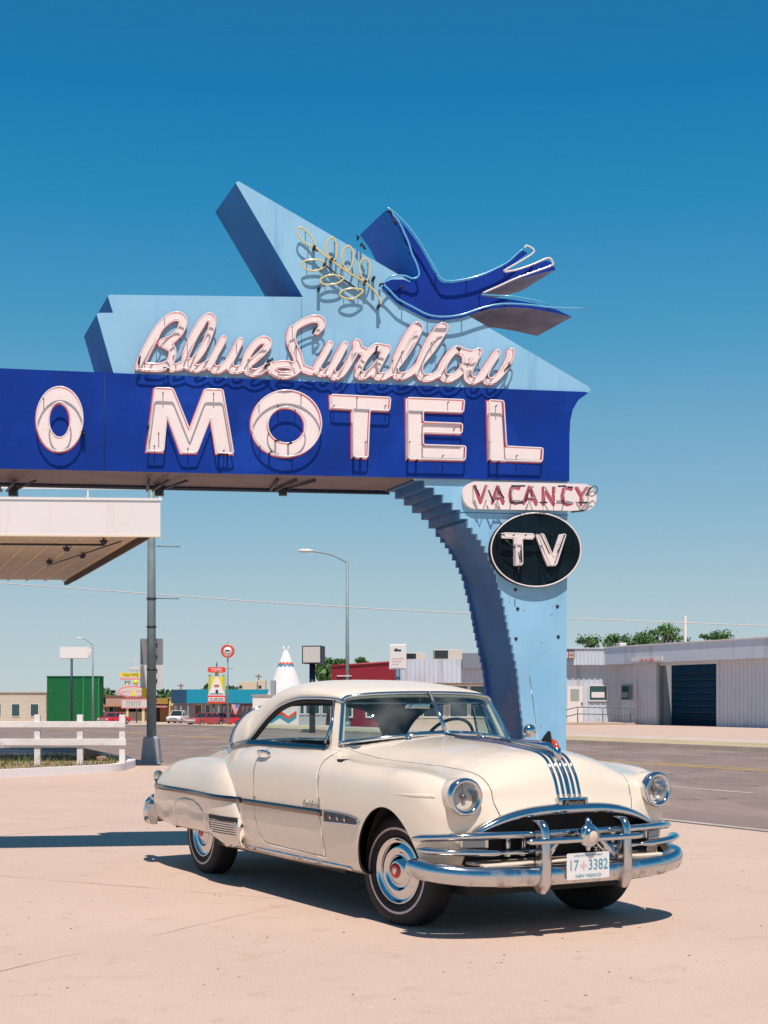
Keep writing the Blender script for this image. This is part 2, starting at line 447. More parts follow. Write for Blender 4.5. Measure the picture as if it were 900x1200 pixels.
metal_letter('letter', LET['O'], 'white painted letter O with two neon rings', [(303,470),(352,466),(345,483),(304,525),(342,536),(325,478)], [(322,518.5,.03,0),(315,533,.02,.01),(337,522,.03,0)])
metal_letter('letter', LET['T'], 'white painted letter T with a neon outline', [(417,469),(390,478),(450,478),(427,520)], [(413,539,.01,0),(421,539.5,.01,0)])
metal_letter('letter', LET['E'], 'white painted letter E with a neon outline', [(523,474),(517,536),(478,520),(530,505)], [(476,541,.01,0),(486,542,.01,0)])
metal_letter('letter', LET['L'], 'white painted letter L with a neon outline', [(579,478),(603,536),(572,520)], [(571,542.5,.01,0),(581,544,.01,0)])
metal_letter('letter', [circle_px(70,494,27.5,38), circle_px(70,495,12,20)], 'white round letter cut by the edge of the photo', [(52,470)], [(96,509,.01,0),(99,511,.01,0)])

# script name as thick strokes
def Z1(l): return [(150+x/3.75, 350+y/3.75) for x,y in l]
def Z2(l): return [(370+x/3.75, 360+y/3.75) for x,y in l]
script = [
 (Z1([(52,300),(78,245),(112,178),(150,125),(192,93),(228,92),(240,118),(224,158),(188,192),(150,206)]), 4.6),
 (Z1([(150,206),(186,226),(193,262),(178,296),(142,312),(95,312),(48,308)]), 4.3),
 (Z1([(60,285),(84,235),(118,172)]), 5.4),
 (Z1([(190,316),(240,305),(285,285),(322,240),(352,175),(369,118),(358,92),(332,104),(294,162),(264,225),(250,275),(262,306),(298,318),(338,304),(372,275)]), 3.9),
 (Z1([(258,240),(285,180),(320,120)]), 4.6),
 (Z1([(415,190),(388,240),(362,290),(370,318),(402,320),(440,285),(488,198)]), 3.9),
 (Z1([(488,198),(458,260),(442,298),(455,322),(495,318),(545,285),(592,242),(612,210),(600,194),(572,198),(532,240),(510,290),(522,326),(556,336),(596,318),(622,296)]), 3.9),
 (Z1([(826,155),(846,128),(838,104),(800,102),(744,128),(708,170),(714,218),(738,262),(748,305),(722,338),(672,346),(632,332),(636,308),(682,298),(740,310),(800,330)]), 3.7),
 (Z1([(716,150),(712,200),(736,255),(750,300)]), 4.8),
 (Z1([(880,212),(848,270),(824,312),(838,336),(868,332),(905,290),(944,214)]), 3.8),
 (Z2([(120,178),(86,235),(62,288),(76,314),(108,300),(148,238),(176,180),(172,166),(186,196),(205,205)]), 3.9),
 (Z2([(302,196),(258,186),(222,214),(190,262),(180,302),(204,312),(246,280),(300,205)]), 3.9),
 (Z2([(306,192),(272,256),(252,300),(276,315),(320,298),(386,214),(434,132),(446,98),(424,96),(388,150),(350,230),(338,288),(352,312),(390,308),(428,280),(494,204),(540,134),(556,100),(534,100),(494,155),(456,238),(444,288),(462,318),(500,318),(548,290)]), 3.8),
 (Z2([(636,208),(604,198),(564,240),(544,288),(558,320),(590,320),(628,290),(652,244),(648,212),(674,218),(706,206)]), 4.0),
 (Z2([(706,206),(674,265),(658,308),(672,330),(702,326),(745,272),(785,212)]), 3.9),
 (Z2([(785,212),(748,272),(732,312),(744,334),(772,330),(812,288),(842,232),(846,204)]), 3.6),
]
st = []
for pts, r in script:
    c = catmull([(*s2(*p),0) for p in pts], 5)
    st.append(([(q.x,q.y) for q in c], r*.92/138))
names = bpy.data.objects.new('script_lettering', None); COL.objects.link(names); names.parent = sign; names['label'] = 'rose white cursive script lettering with thin red edges'
def filt(ls, a): return [l for l in ls if len(l) > a]
lv = [thin(l,.008) for l in contours(st, .007, .0055)]; lv = filt(lv, 8)
bm = bmesh.new(); slab(bm, lv, fS(.053), 0, .0022, 0, 0); sobj('letter_border', bm, mat('script_border_pink_paint', (.68,.14,.16), .5), names)
lv = [thin(l,.008) for l in contours(st, .000, .0055)]; lv = filt(lv, 8)
bm = bmesh.new(); slab(bm, lv, fS(.056), 0, .0022, 0, 0); sobj('letter_face', bm, m_letter, names)
lv = [thin(l,.02) for l in contours(st, -.002, .006)]; lv = filt(lv, 6)
bm = bmesh.new(); bq = bmesh.new()
rng = random.Random(3)
for l in lv:
    tube(bm, [fS(.05+STAND)(u+.006,z,0) for u,z in chaikin([(*p,0) for p in l],1,True) for u,z in [(u.x,u.y) if False else (0,0)]] if False else [fS(.05+STAND)(q.x+.006,q.y,0) for q in chaikin([(*p,0) for p in l],1,True)], .006, 7, closed=True)
    for k in range(0, len(l), 40):
        u, z = l[k]; tube(bq, [fS(.05)(u,z,0), fS(.05+STAND)(u,z,0)], .004, 5)
sobj('neon_tube', bm, m_glassr, names, smooth=True)
for (x,y,dx,dy) in ((163,428,.01,.05),(197,435,-.04,0),(312,428,.05,.03),(366,392,.03,.05),(310,433,.04,.02),(438,416,.015,.05),(440,424,.01,.04),(590,436,.03,.04),(536,413,-.03,.01)):
    electrode(bq, x, y, dx, dy)
sobj('tube_support', bq, m_black, names, smooth=True)

# olive sprig of yellow glass
def Z5(l): return [(330+x/6.923, 250+y/6.923) for x,y in l]
sprig = bpy.data.objects.new('olive_sprig', None); COL.objects.link(sprig); sprig.parent = sign; sprig['label'] = 'yellow neon olive sprig with seven leaves'
leaves = [[(140,140),(190,170),(245,235),(265,300),(210,285),(145,235),(122,185)],[(395,222),(425,250),(438,320),(425,400),(385,390),(352,330),(358,265)],
 [(535,290),(565,330),(570,400),(535,490),(495,450),(478,380),(495,320)],[(660,392),(695,420),(708,490),(675,580),(640,545),(620,480),(632,415)],
 [(160,430),(200,408),(290,404),(352,440),(310,478),(250,492),(190,478)],[(300,570),(350,535),(420,526),(490,550),(460,585),(400,602),(330,600)],[(460,680),(500,645),(580,634),(650,652),(615,690),(560,718),(495,710)]]
bm = bmesh.new(); bq = bmesh.new()
for l in leaves:
    c = catmull([(*s2(*p),0) for p in Z5(l)], 4, closed=True)
    tube(bm, [fS(.03+STAND)(q.x,q.y,0) for q in c], .0075, 7, closed=True)
    for k in (4, 16): 
        q = c[k]; tube(bq, [fS(.03)(q.x,q.y,0), fS(.03+STAND)(q.x,q.y,0)], .004, 5)
c = catmull([(*s2(*p),0) for p in Z5([(262,302),(330,360),(450,450),(570,530),(670,590),(740,655),(780,712),(795,768)])], 5)
tube(bm, [fS(.03+STAND+.004)(q.x,q.y,0) for q in c], .0085, 7)
sobj('neon_tube', bm, m_glassy, sprig, smooth=True)
for l in ([(250,300),(285,335)],[(395,402),(520,490),(665,582)],[(340,440),(490,560),(590,630)]):
    tube(bq, [fS(.03+STAND-.006)(*s2(*p),0) for p in Z5(l)], .008, 6)
for x,y in ((256,302),(395,402),(340,440),(665,580),(295,632),(776,775),(735,550)):
    px, py = Z5([(x,y)])[0]; u, z = s2(px,py); tube(bq, [fS(.03)(u,z,0), fS(.03+STAND+.02)(u,z,0)], .014, 8)
sobj('tube_support', bq, m_black, sprig, smooth=True)

# the swallow
bird = [(451.6,247.9),(460,254),(466,259.6),(476,270),(483.8,280.5),(491,291),(498.3,303.5),(504,314),(509.6,324),(513.5,330),(517.6,332.8),(528.9,333.4),(548.2,330.2),(567.6,323.8),(590.1,312.6),
 (603,302),(610.5,294.8),(617,298.5),(600,311),(588,320.5),(597,320),(618,314),(638.5,307),(643,308.5),(650,317.5),(625,324),(602,330),(580,339),(562.5,348.5),(575,350.3),(599.8,352.8),(625.6,357.5),(651.4,364.8),(669,373),(640,366.5),
 (620,363),(593,361.5),(574,363.5),(554.7,368.7),(538.6,374),(519.2,376.6),(499.9,375),(480.6,365.3),(464.5,356.6),(453,345),(446.7,338),(451,332.5),(458,329.3),(472.5,329.4),(480,332.3),(485.5,331),(486.5,324),(483,312),(479,303),(475,290),(470.9,280),(464,266),(457,256)]
BT = .69
swal = bpy.data.objects.new('swallow', None); COL.objects.link(swal); swal.parent = sign; swal['label'] = 'dark blue sheet metal swallow in flight with light blue neon edges'
bm = bmesh.new(); slab(bm, [L2(bird)], fS(.045), 0, BT, 0, 1)
bmesh.ops.recalc_face_normals(bm, faces=bm.faces[:])
for f in bm.faces:
    if f.material_index == 1 and f.normal.z < -.3 and (f.calc_center_median()-S0).dot(UN) > s2(545,370)[0]: f.material_index = 2
sobj('bird_body', bm, [m_bird, m_birdside, m_birdunder], swal)
def L2o(l, du=0, dz=0): return [(s2(*p)[0]+du, s2(*p)[1]+dz) for p in l]
up_edge = bird[0:15]+[(603,301.5),(609,296.5)]
low_edge = [(446.7,337),(455,345),(464.5,354.6),(480.6,363.3),(499.9,373),(519.2,375),(538.6,372.4),(554.7,367),(574,361.6),(593,359.8),(620,361.5),(645,364.5),(682,365.5)]
head_edge = [(446.7,338),(451,331.5),(458,327.6),(472.5,327.6),(480,330.5),(487,329),(488.5,323),(484.6,311),(480.6,302.6),(476.6,289.6),(472.3,279.6),(465.6,265.6),(458,255.6),(452.6,248.5)]
bm = bmesh.new()
for l in (up_edge, low_edge, head_edge):
    c = catmull([(*s2(*p),0) for p in l], 3); tube(bm, [fS(.045+STAND)(q.x,q.y,0) for q in c], .0085, 7)
tube(bm, [fS(.045+STAND)(*s2(*p),0) for p in ((561,349.4),(599.8,351.5),(625.6,356.5),(640,361))], .007, 7)
sobj('neon_tube', bm, m_glassb, swal, smooth=True)
bm = bmesh.new()
for l in ([(611,295.6),(614,292.4),(622.4,299.5),(604,312),(586.9,322),(600,321),(620,314.5),(638.5,306.8),(643.3,311),(643,315.2),(625,322),(600,331),(580,340),(562.7,347.5)],):
    c = catmull([(*s2(*p),0) for p in l], 4); tube(bm, [fS(.045+STAND)(q.x,q.y,0) for q in c], .0085, 7)
o_ = sobj('neon_tube', bm, m_glassw, swal, smooth=True); o_['label'] = 'white tail tube'
bm = bmesh.new()
for p in ((457,256),(478,300),(509,323),(545,330),(590,312),(470,360),(500,374),(540,373),(590,360),(640,363),(468,265),(560,350),(600,330)): posts(bm, [p], base=.045)
for x,y,dx,dy in ((454,250,.02,-.04),(460,262,.01,-.05),(444,337,.03,.0),(467,341,.02,.01),(418,283,-.01,.02),(422,290,.03,-.05)): electrode(bm, x,y,dx,dy, .045)
sobj('tube_support', bm, m_black, swal, smooth=True)

# vacancy board
def Z6(l): return [(530+x/5.294, 555+y/5.294) for x,y in l]
vac = bpy.data.objects.new('vacancy_board', None); COL.objects.link(vac); vac.parent = sign; vac['label'] = 'rounded pale board reading VACANCY in faded red with unlit neon'
pill = contours([([s2(556.5,581.5), s2(681.3,584)], .119)], 0, .01)
bm = bmesh.new(); slab(bm, [thin(l,.012) for l in pill], fS(.06), 0, .045, 0, 0); sobj('board', bm, m_letter, vac, ang=40)
VL = {'V':[[(130,85),(165,185),(200,85)]],'A':[[(238,188),(270,88),(304,190)],[(250,158),(292,158)]],'C':[[(402,98),(378,90),(354,98),(346,140),(352,178),(380,190),(406,182)]],
      'A2':[[(432,190),(466,90),(508,196)],[(444,162),(496,162)]],'N':[[(552,196),(552,95),(616,198),(616,95)]],'C2':[[(726,103),(702,94),(678,102),(668,148),(676,188),(700,198),(728,190)]],'Y':[[(756,96),(786,148),(822,96)],[(786,148),(786,200)]]}
m_vred = mat('faded_red_paint', (.52,.08,.12), .5, var=.35, vscale=12)
bm = bmesh.new(); bt = bmesh.new()
for k, ss in VL.items():
    sk = [([s2(*p) for p in Z6(s)], .0135) for s in ss]
    slab(bm, [thin(l,.006) for l in contours(sk, 0, .004)], fS(.0625), 0, .002, 0, 0)
    for s in ss:
        tube(bt, [fS(.06+STAND)(u,z,0) for u,z in [s2(*p) for p in Z6(s)]], .0062, 6)
sobj('letter_face', bm, m_vred, vac)
sobj('neon_tube', bt, mat('clear_tube_glass', (.35,.33,.34), .15, coat=.5), vac, smooth=True)
bm = bmesh.new()
for a,b in (((120,88),(150,150)),((205,115),(235,190)),((258,105),(300,165)),((340,193),(415,193)),((345,90),(430,90)),((455,110),(432,190)),((520,192),(565,192)),((632,92),(680,90)),((690,97),(722,98)),((805,150),(835,98)),((755,192),(812,192)),((715,250),(795,240))):
    tube(bm, [fS(.06+STAND+.003)(*s2(*p),0) for p in Z6([a,b])], .0075, 6)
for x,y in ((120,88),(270,98),(350,118),(480,95),(830,100)):
    px,py = Z6([(x,y)])[0]; posts(bm, [(px,py)], base=.06)
loopw = [(830,110),(860,88),(875,115),(850,150),(820,145),(845,120),(862,135)]
tube(bm, [fS(.06+STAND)(q.x,q.y,0) for q in catmull([(*s2(*p),0) for p in Z6(loopw)],4)], .004, 5)
sobj('tube_support', bm, m_black, vac, smooth=True)

# TV disc
tv = bpy.data.objects.new('round_board', None); COL.objects.link(tv); tv.parent = sign; tv['label'] = 'black oval board reading TV in white'
bm = bmesh.new(); slab(bm, [L2(circle_px(625.4,645.3,52.6,43.3,72))], fS(.075), 0, .06, 0, 0); sobj('board', bm, mat('board_black_enamel', (.002,.006,.010), .5, var=.5, vscale=5, col2=(.004,.016,.026), spec=.12), tv, ang=40)
bm = bmesh.new(); tube(bm, [fS(.077)(*p,0) for p in L2(circle_px(625.4,645.3,52.2,42.9,72))], .0062, 8, closed=True); sobj('rim', bm, m_letter, tv, smooth=True)
TVL = [[(290,376),(485,382),(485,416),(414,414),(416,578),(368,578),(366,412),(292,408)],[(497,380),(543,383),(602,520),(648,384),(684,384),(622,580),(572,580)]]
for k, l in enumerate(TVL):
    ls = L2(Z6(l))
    bm = bmesh.new(); slab(bm, [roundc(ls,.008)], fS(.1), 0, .022, 0, 0); sobj('raised_letter', bm, m_letter, tv)
    bm = bmesh.new(); tube(bm, [fS(.15)(u,z,0) for u,z in roundc(inset_loop(ls,.008),.012)], .006, 7, closed=True); sobj('neon_tube', bm, m_glassw, tv, smooth=True)
bm = bmesh.new()
for l in ([(275,392),(300,392)],[(300,420),(365,475)],[(480,388),(520,384)],[(385,590),(385,630)],[(385,500),(392,545)],[(395,490),(402,560)],[(400,470),(404,560)],[(668,390),(625,505)],[(520,392),(575,510)]):
    tube(bm, [fS(.155)(*s2(*p),0) for p in Z6(l)], .0055, 6)
for p in ((580,628),(630,665),(650,640),(598,629),(612,629),(642,629),(658,629)): 
    u,z=s2(*p); tube(bm, [fS(.075)(u,z,0), fS(.15)(u,z,0)], .005, 5)
sobj('tube_support', bm, m_black, tv, smooth=True)
# ================================================================== THE CREAM CAR
TH0 = math.atan2(1.54, 2.63); TH = TH0-R(.6)
CAR_O = Vector((.76, 9.10, 0))-Vector((math.cos(TH0),math.sin(TH0),0))*.0126
car = thing('vintage_car', 'cream two-door hardtop car with chrome grille parked under the motel sign', 'car', CAR_O, TH-R(90))
# local axes: x forward, y to the car's left, z up
def cobj(name, bm, m, parent=None, **k): return obj(name, bm, m, parent or car, **k)

m_cream = mat('cream_car_paint', (.78,.66,.53), .22, coat=.7, var=.05, vscale=2.5, bump=.03, bscale=5)
add_spots(m_cream, (.62,.40,.20), 7, .70, .80, mask_z=None)
add_spots(m_cream, (.76,.65,.54), 2.2, .55, .75)
m_roof = mat('roof_cream_paint', (.80,.69,.57), .34, coat=.15, var=.04, vscale=3)
m_chrome = mat('chrome', (.62,.63,.64), .07, 1.0, bump=.05, bscale=7)
m_chrome2 = mat('pitted_chrome', (.60,.60,.61), .13, 1.0, bump=.06, bscale=9)
add_spots(m_chrome2, (.22,.09,.035), 9, .50, .62, rough=.75, mask_z=(.42,.29)); add_spots(m_chrome2, (.35,.25,.17), 34, .66, .72, rough=.6)
m_reflchrome = mat('stainless_dark_reflection', (.20,.155,.14), .16, 1.0)  # bright trim metal with dark reflected surroundings painted into its colour
m_dark = mat('shadow_black_metal', (.01,.010,.011), .7)
m_gap = mat('panel_gap_black', (.02,.015,.012), .8)
m_tyre = mat('tyre_rubber', (.014,.014,.016), .75, var=.3, vscale=30, bump=.15, bscale=60)
m_ww = mat('whitewall_rubber', (.62,.52,.50), .6, var=.15, vscale=20)
m_red = mat('hub_red_enamel', (.60,.012,.02), .25, coat=.5)
m_amber = mat('amber_plastic', (.60,.05,.01), .15, coat=.8)
m_int = mat('interior_vinyl', (.045,.065,.08), .6, var=.3)
m_int2 = mat('interior_pale_vinyl', (.30,.36,.36), .6, var=.2)
m_head = mat('headliner_cloth', (.16,.15,.13), .9)
def glassmat(name, col, rough=0.0, alpha_like=.85, tint=(.80,.92,.90)):
    m = bpy.data.materials.new(name); m.use_nodes = True; nt = m.node_tree; nt.nodes.clear()
    out = nt.nodes.new('ShaderNodeOutputMaterial'); tr = nt.nodes.new('ShaderNodeBsdfTransparent'); tr.inputs['Color'].default_value = (*tint,1)
    gl = nt.nodes.new('ShaderNodeBsdfGlossy'); gl.inputs['Roughness'].default_value = rough; gl.inputs['Color'].default_value = (*col,1)
    df = nt.nodes.new('ShaderNodeBsdfDiffuse'); df.inputs['Color'].default_value = (.55,.55,.5,1)
    lw = nt.nodes.new('ShaderNodeLayerWeight'); lw.inputs['Blend'].default_value = .5; pw = nt.nodes.new('ShaderNodeMath'); pw.operation = 'POWER'; pw.inputs[1].default_value = 4.5; nt.links.new(lw.outputs['Facing'], pw.inputs[0])
    fr = nt.nodes.new('ShaderNodeMath'); fr.operation = 'MULTIPLY_ADD'; fr.inputs[1].default_value = .94; fr.inputs[2].default_value = .075; nt.links.new(pw.outputs[0], fr.inputs[0])
    tc = nt.nodes.new('ShaderNodeTexCoord'); n = nt.nodes.new('ShaderNodeTexNoise'); n.inputs['Scale'].default_value = 3.5; n.inputs['Detail'].default_value = 8
    nt.links.new(tc.outputs['Object'], n.inputs['Vector'])
    r = nt.nodes.new('ShaderNodeMapRange'); r.inputs['From Min'].default_value = .45; r.inputs['From Max'].default_value = .8; r.inputs['To Max'].default_value = 1-alpha_like
    nt.links.new(n.outputs['Fac'], r.inputs['Value'])
    m1 = nt.nodes.new('ShaderNodeMixShader'); m2 = nt.nodes.new('ShaderNodeMixShader')
    nt.links.new(r.outputs['Result'], m1.inputs[0]); nt.links.new(tr.outputs[0], m1.inputs[1]); nt.links.new(df.outputs[0], m1.inputs[2])
    nt.links.new(fr.outputs[0], m2.inputs[0]); nt.links.new(m1.outputs[0], m2.inputs[1]); nt.links.new(gl.outputs[0], m2.inputs[2])
    nt.links.new(m2.outputs[0], out.inputs['Surface']); return m
m_glass = glassmat('windshield_glass', (1,1,1), 0.0, .84)
m_glass2 = glassmat('side_glass', (1,1,1), 0.0, .93)

def row(x, ys): return [(x, y, z) for y, z in ys]
rows = []
rows.append([(.56,.68,.36),(.59,.69,.40),(.62,.685,.46),(.635,.68,.50),(.645,.675,.54),(.655,.665,.58),(.67,.635,.625),(.69,.58,.665),(.715,.48,.695),(.73,.34,.715),(.745,.17,.728),(.75,0,.732)])
rows.append([(.52,.77,.33),(.555,.785,.37),(.585,.795,.45),(.605,.797,.54),(.622,.793,.63),(.635,.78,.71),(.645,.725,.785),(.655,.63,.80),(.67,.51,.795),(.695,.34,.80),(.715,.17,.81),(.722,0,.812)])
rows.append([(.44,.81,.31),(.47,.85,.36),(.495,.868,.45),(.52,.876,.56),(.545,.872,.67),(.565,.855,.77),(.595,.785,.868),(.61,.665,.878),(.63,.53,.88),(.645,.36,.91),(.66,.18,.94),(.667,0,.945)])
rows.append([(.34,.83,.30),(.37,.885,.35),(.39,.912,.46),(.405,.922,.60),(.42,.918,.74),(.44,.892,.86),(.46,.808,.938),(.48,.69,.925),(.50,.54,.945),(.52,.37,1.005),(.54,.18,1.045),(.545,0,1.055)])
rows.append(row(.22, [(.82,.30),(.905,.34),(.935,.46),(.945,.60),(.94,.76),(.91,.895),(.82,.965),(.70,.953),(.57,.975),(.39,1.045),(.2,1.088),(0,1.10)]))
rows.append(row(-.02,[(.82,.29),(.905,.33),(.935,.45),(.945,.60),(.94,.77),(.912,.90),(.82,.972),(.71,.962),(.58,.99),(.40,1.062),(.2,1.105),(0,1.118)]))
rows.append(row(-.35,[(.82,.28),(.90,.32),(.93,.44),(.944,.60),(.94,.78),(.915,.91),(.84,.98),(.73,.978),(.61,1.005),(.42,1.078),(.2,1.12),(0,1.133)]))
rows.append(row(-.64,[(.82,.28),(.90,.31),(.928,.44),(.944,.60),(.94,.78),(.918,.915),(.85,.99),(.745,1.015),(.63,1.035),(.43,1.095),(.2,1.133),(0,1.146)]))
rows.append(row(-.92,[(.82,.27),(.90,.305),(.928,.43),(.943,.60),(.94,.78),(.92,.92),(.862,1.0),(.765,1.055),(.65,1.075),(.44,1.12),(.2,1.15),(0,1.16)]))
for x in (-1.3,-1.7,-2.05):
    rows.append(row(x,[(.82,.27),(.90,.30),(.926,.43),(.942,.60),(.94,.78),(.922,.92),(.868,1.0),(.772,1.05),(.65,1.06),(.44,1.08),(.2,1.09),(0,1.09)]))
rows.append(row(-2.38,[(.82,.28),(.89,.31),(.91,.43),(.915,.60),(.905,.77),(.88,.89),(.825,.98),(.752,1.03),(.64,1.05),(.44,1.065),(.2,1.07),(0,1.072)]))
rows.append(row(-2.7,[(.80,.30),(.86,.33),(.87,.44),(.865,.60),(.84,.75),(.80,.86),(.75,.95),(.69,1.005),(.60,1.04),(.42,1.058),(.2,1.066),(0,1.07)]))
rows.append(row(-3.0,[(.80,.32),(.84,.36),(.85,.45),(.84,.60),(.80,.74),(.755,.85),(.70,.925),(.64,.975),(.55,1.008),(.40,1.035),(.2,1.048),(0,1.052)]))
rows.append(row(-3.32,[(.80,.33),(.84,.37),(.85,.46),(.83,.60),(.775,.72),(.725,.82),(.665,.885),(.60,.93),(.52,.96),(.38,.988),(.19,1.0),(0,1.003)]))
rows.append(row(-3.62,[(.78,.34),(.84,.38),(.86,.46),(.85,.58),(.78,.69),(.71,.77),(.64,.83),(.57,.868),(.49,.890),(.36,.91),(.18,.918),(0,.92)]))
rows.append([(-3.84,.76,.34),(-3.86,.82,.38),(-3.87,.84,.46),(-3.875,.83,.56),(-3.88,.79,.65),(-3.87,.73,.715),(-3.86,.66,.76),(-3.86,.57,.785),(-3.86,.47,.80),(-3.87,.33,.81),(-3.87,.17,.817),(-3.87,0,.82)])
rows.append([(-3.98,.70,.34),(-4.0,.77,.38),(-4.01,.79,.45),(-4.015,.78,.53),(-4.02,.73,.60),(-4.01,.66,.65),(-4.0,.59,.68),(-4.0,.50,.695),(-4.0,.41,.70),(-4.01,.28,.705),(-4.01,.14,.708),(-4.01,0,.71)])
rows.append([(-4.0,.62,.34),(-4.02,.66,.37),(-4.04,.68,.42),(-4.055,.66,.47),(-4.06,.60,.50),(-4.06,.53,.52),(-4.06,.46,.53),(-4.06,.38,.535),(-4.06,.3,.54),(-4.06,.2,.54),(-4.06,.1,.54),(-4.06,0,.54)])
K = np.array(rows)                               # (nrow, 12, 3)
def cr(A, t):
    n = len(A); i = min(int(t), n-2); f = t-i
    p1, p2 = A[i], A[i+1]; p0 = A[i-1] if i else 2*p1-p2; p3 = A[i+2] if i+2 < n else 2*p2-p1
    return .5*((2*p1)+(p2-p0)*f+(2*p0-5*p1+4*p2-p3)*f*f+(3*p1-p0-3*p2+p3)*f**3)
def Sv(u, v, side=1):
    A = np.array([cr(K[i], v) for i in range(max(0,int(u)-1), min(len(K), int(u)+3))])
    p = cr(A, u-max(0,int(u)-1)); return Vector((p[0], p[1]*side, p[2]))
NU, NV = 9, 8
US = [i/NU for i in range((len(K)-1)*NU+1)]; VS = [i/NV for i in range(11*NV+1)]
# dense grid
Kd = np.array([[cr(K[i], v) for v in VS] for i in range(len(K))])
GR = np.array([[cr(Kd[:,j], u) for j in range(len(VS))] for u in US])
GR[:,-1,1] = 0
def wsx(y): return -.66-.233*(abs(y)/.68)**2.2
def blx(y): return -3.0+.34*(abs(y)/.70)**2.2
hull = bmesh.new(); lay = hull.faces.layers.int.new('v')
V = {}
for s in (1,-1):
    for i in range(len(US)):
        for j in range(len(VS)):
            if s == -1 and j == len(VS)-1: V[s,i,j] = V[1,i,j]; continue
            x,y,z = GR[i,j]; V[s,i,j] = hull.verts.new((x, y*s, z))
for s in (1,-1):
    for i in range(len(US)-1):
        for j in range(len(VS)-1):
            q = (V[s,i,j],V[s,i+1,j],V[s,i+1,j+1],V[s,i,j+1])
            c = sum((v.co for v in q), Vector())/4
            if VS[j] >= 7.1 and c.x < wsx(c.y)-.0 and c.x > blx(c.y) and abs(c.y) < (.70 if c.x > -1.0 else (.775 if c.x > -2.33 else .69)): continue
            f = hull.faces.new(q if s == 1 else q[::-1]); f[lay] = int(VS[j]*10); f.smooth = True
hull.normal_update(); hull.faces.ensure_lookup_table()
if hull.faces[50].normal.y*hull.faces[50].calc_center_median().y < 0:
    bmesh.ops.reverse_faces(hull, faces=hull.faces[:])
full_hull = BVHTree.FromBMesh(hull)

def convex_cut(bm, faces, poly, ax, keep):
    """cut the convex 2-D polygon (in axes ax) into the given faces; returns the faces inside. poly counter-clockwise or clockwise."""
    A = sum(poly[i][0]*poly[(i+1)%len(poly)][1]-poly[(i+1)%len(poly)][0]*poly[i][1] for i in range(len(poly)))
    if A < 0: poly = poly[::-1]
    faces = list(faces)
    for i in range(len(poly)):
        a, b = poly[i], poly[(i+1)%len(poly)]
        d = (b[0]-a[0], b[1]-a[1]); n = (d[1], -d[0]); L = math.hypot(*n)
        if L < 1e-7: continue
        co = Vector((0,0,0)); no = Vector((0,0,0)); co[ax[0]], co[ax[1]] = a; no[ax[0]], no[ax[1]] = n[0]/L, n[1]/L
        geom = set(faces)
        for f in faces: geom.update(f.edges); geom.update(f.verts)
        r = bmesh.ops.bisect_plane(bm, geom=list(geom), plane_co=co, plane_no=no, dist=1e-6)
        faces = [g for g in r['geom'] if isinstance(g, bmesh.types.BMFace) and (g.calc_center_median()-co).dot(no) < 0]
        if not faces: break
    return faces
def extract(bm, faces):
    nb = bmesh.new(); mp = {}
    for f in faces:
        vs = []
        for v in f.verts:
            if v not in mp: mp[v] = nb.verts.new(v.co)
            vs.append(mp[v])
        g = nb.faces.new(vs); g.smooth = True
    return nb
def shrink_poly(poly, d):
    return inset_loop(poly, d)
def ellip(cx, cz, rx, rz, n=40, bottom=None):
    p = [(cx+rx*math.cos(a), cz+rz*math.sin(a)) for a in [math.pi*i/n for i in range(n+1)]]
    return p+[(cx-rx, .1),(cx+rx,.1)]
FA = (.13, .345, .345, .395)                         # front arch (x, z, rx, rz)
RA = (-3.05, .33, .40, .42)
sel = lambda s, vmax=70: [f for f in hull.faces if f.calc_center_median().y*s > 0 and f[lay] < vmax]
for s in (1,-1):
    for a in (FA, RA):
        fs = convex_cut(hull, [f for f in sel(s, 60) if abs(f.calc_center_median().x-a[0]) < .7], ellip(*a), (0,2), None)
        bmesh.ops.delete(hull, geom=fs, context='FACES'); hull.faces.ensure_lookup_table()
# doors
door_poly = [(-.640,1.3),(-.655,.8),(-.655,.42),(-.645,.375),(-.66,.360),(-1.55,.372),(-1.63,.39),(-1.685,.435),(-1.715,.51),(-1.75,.72),(-1.77,.9),(-1.78,1.3)]
doors = {}
for s in (1,-1):
    nm = None
    fs = convex_cut(hull, [f for f in sel(s, 71) if -2.1 < f.calc_center_median().x < -.3], door_poly, (0,2), None)
    nb = extract(hull, fs); bmesh.ops.delete(hull, geom=fs, context='FACES')
    ins = convex_cut(nb, nb.faces[:], shrink_poly(door_poly, .0045), (0,2), None)
    dels = list(set(nb.faces)-set(ins)); bmesh.ops.delete(nb, geom=dels, context='FACES')
    doors[s] = nb
hp = [(-.93,.70),(-.36,.697),(-.168,.672),(.129,.654),(.38,.631),(.48,.615),(.555,.590),(.61,.562),(.65,.533),(.69,.512),(.80,.500)]
hood_poly = hp+[(x,-y) for x,y in hp[::-1]]
fs = convex_cut(hull, [f for f in hull.faces if f.calc_center_median().x > -1 and f[lay] > 60], hood_poly, (0,1), None)
hood = extract(hull, fs); bmesh.ops.delete(hull, geom=fs, context='FACES')
ins = convex_cut(hood, hood.faces[:], shrink_poly(hood_poly, .004), (0,1), None)
bmesh.ops.delete(hood, geom=list(set(hood.faces)-set(ins)), context='FACES')
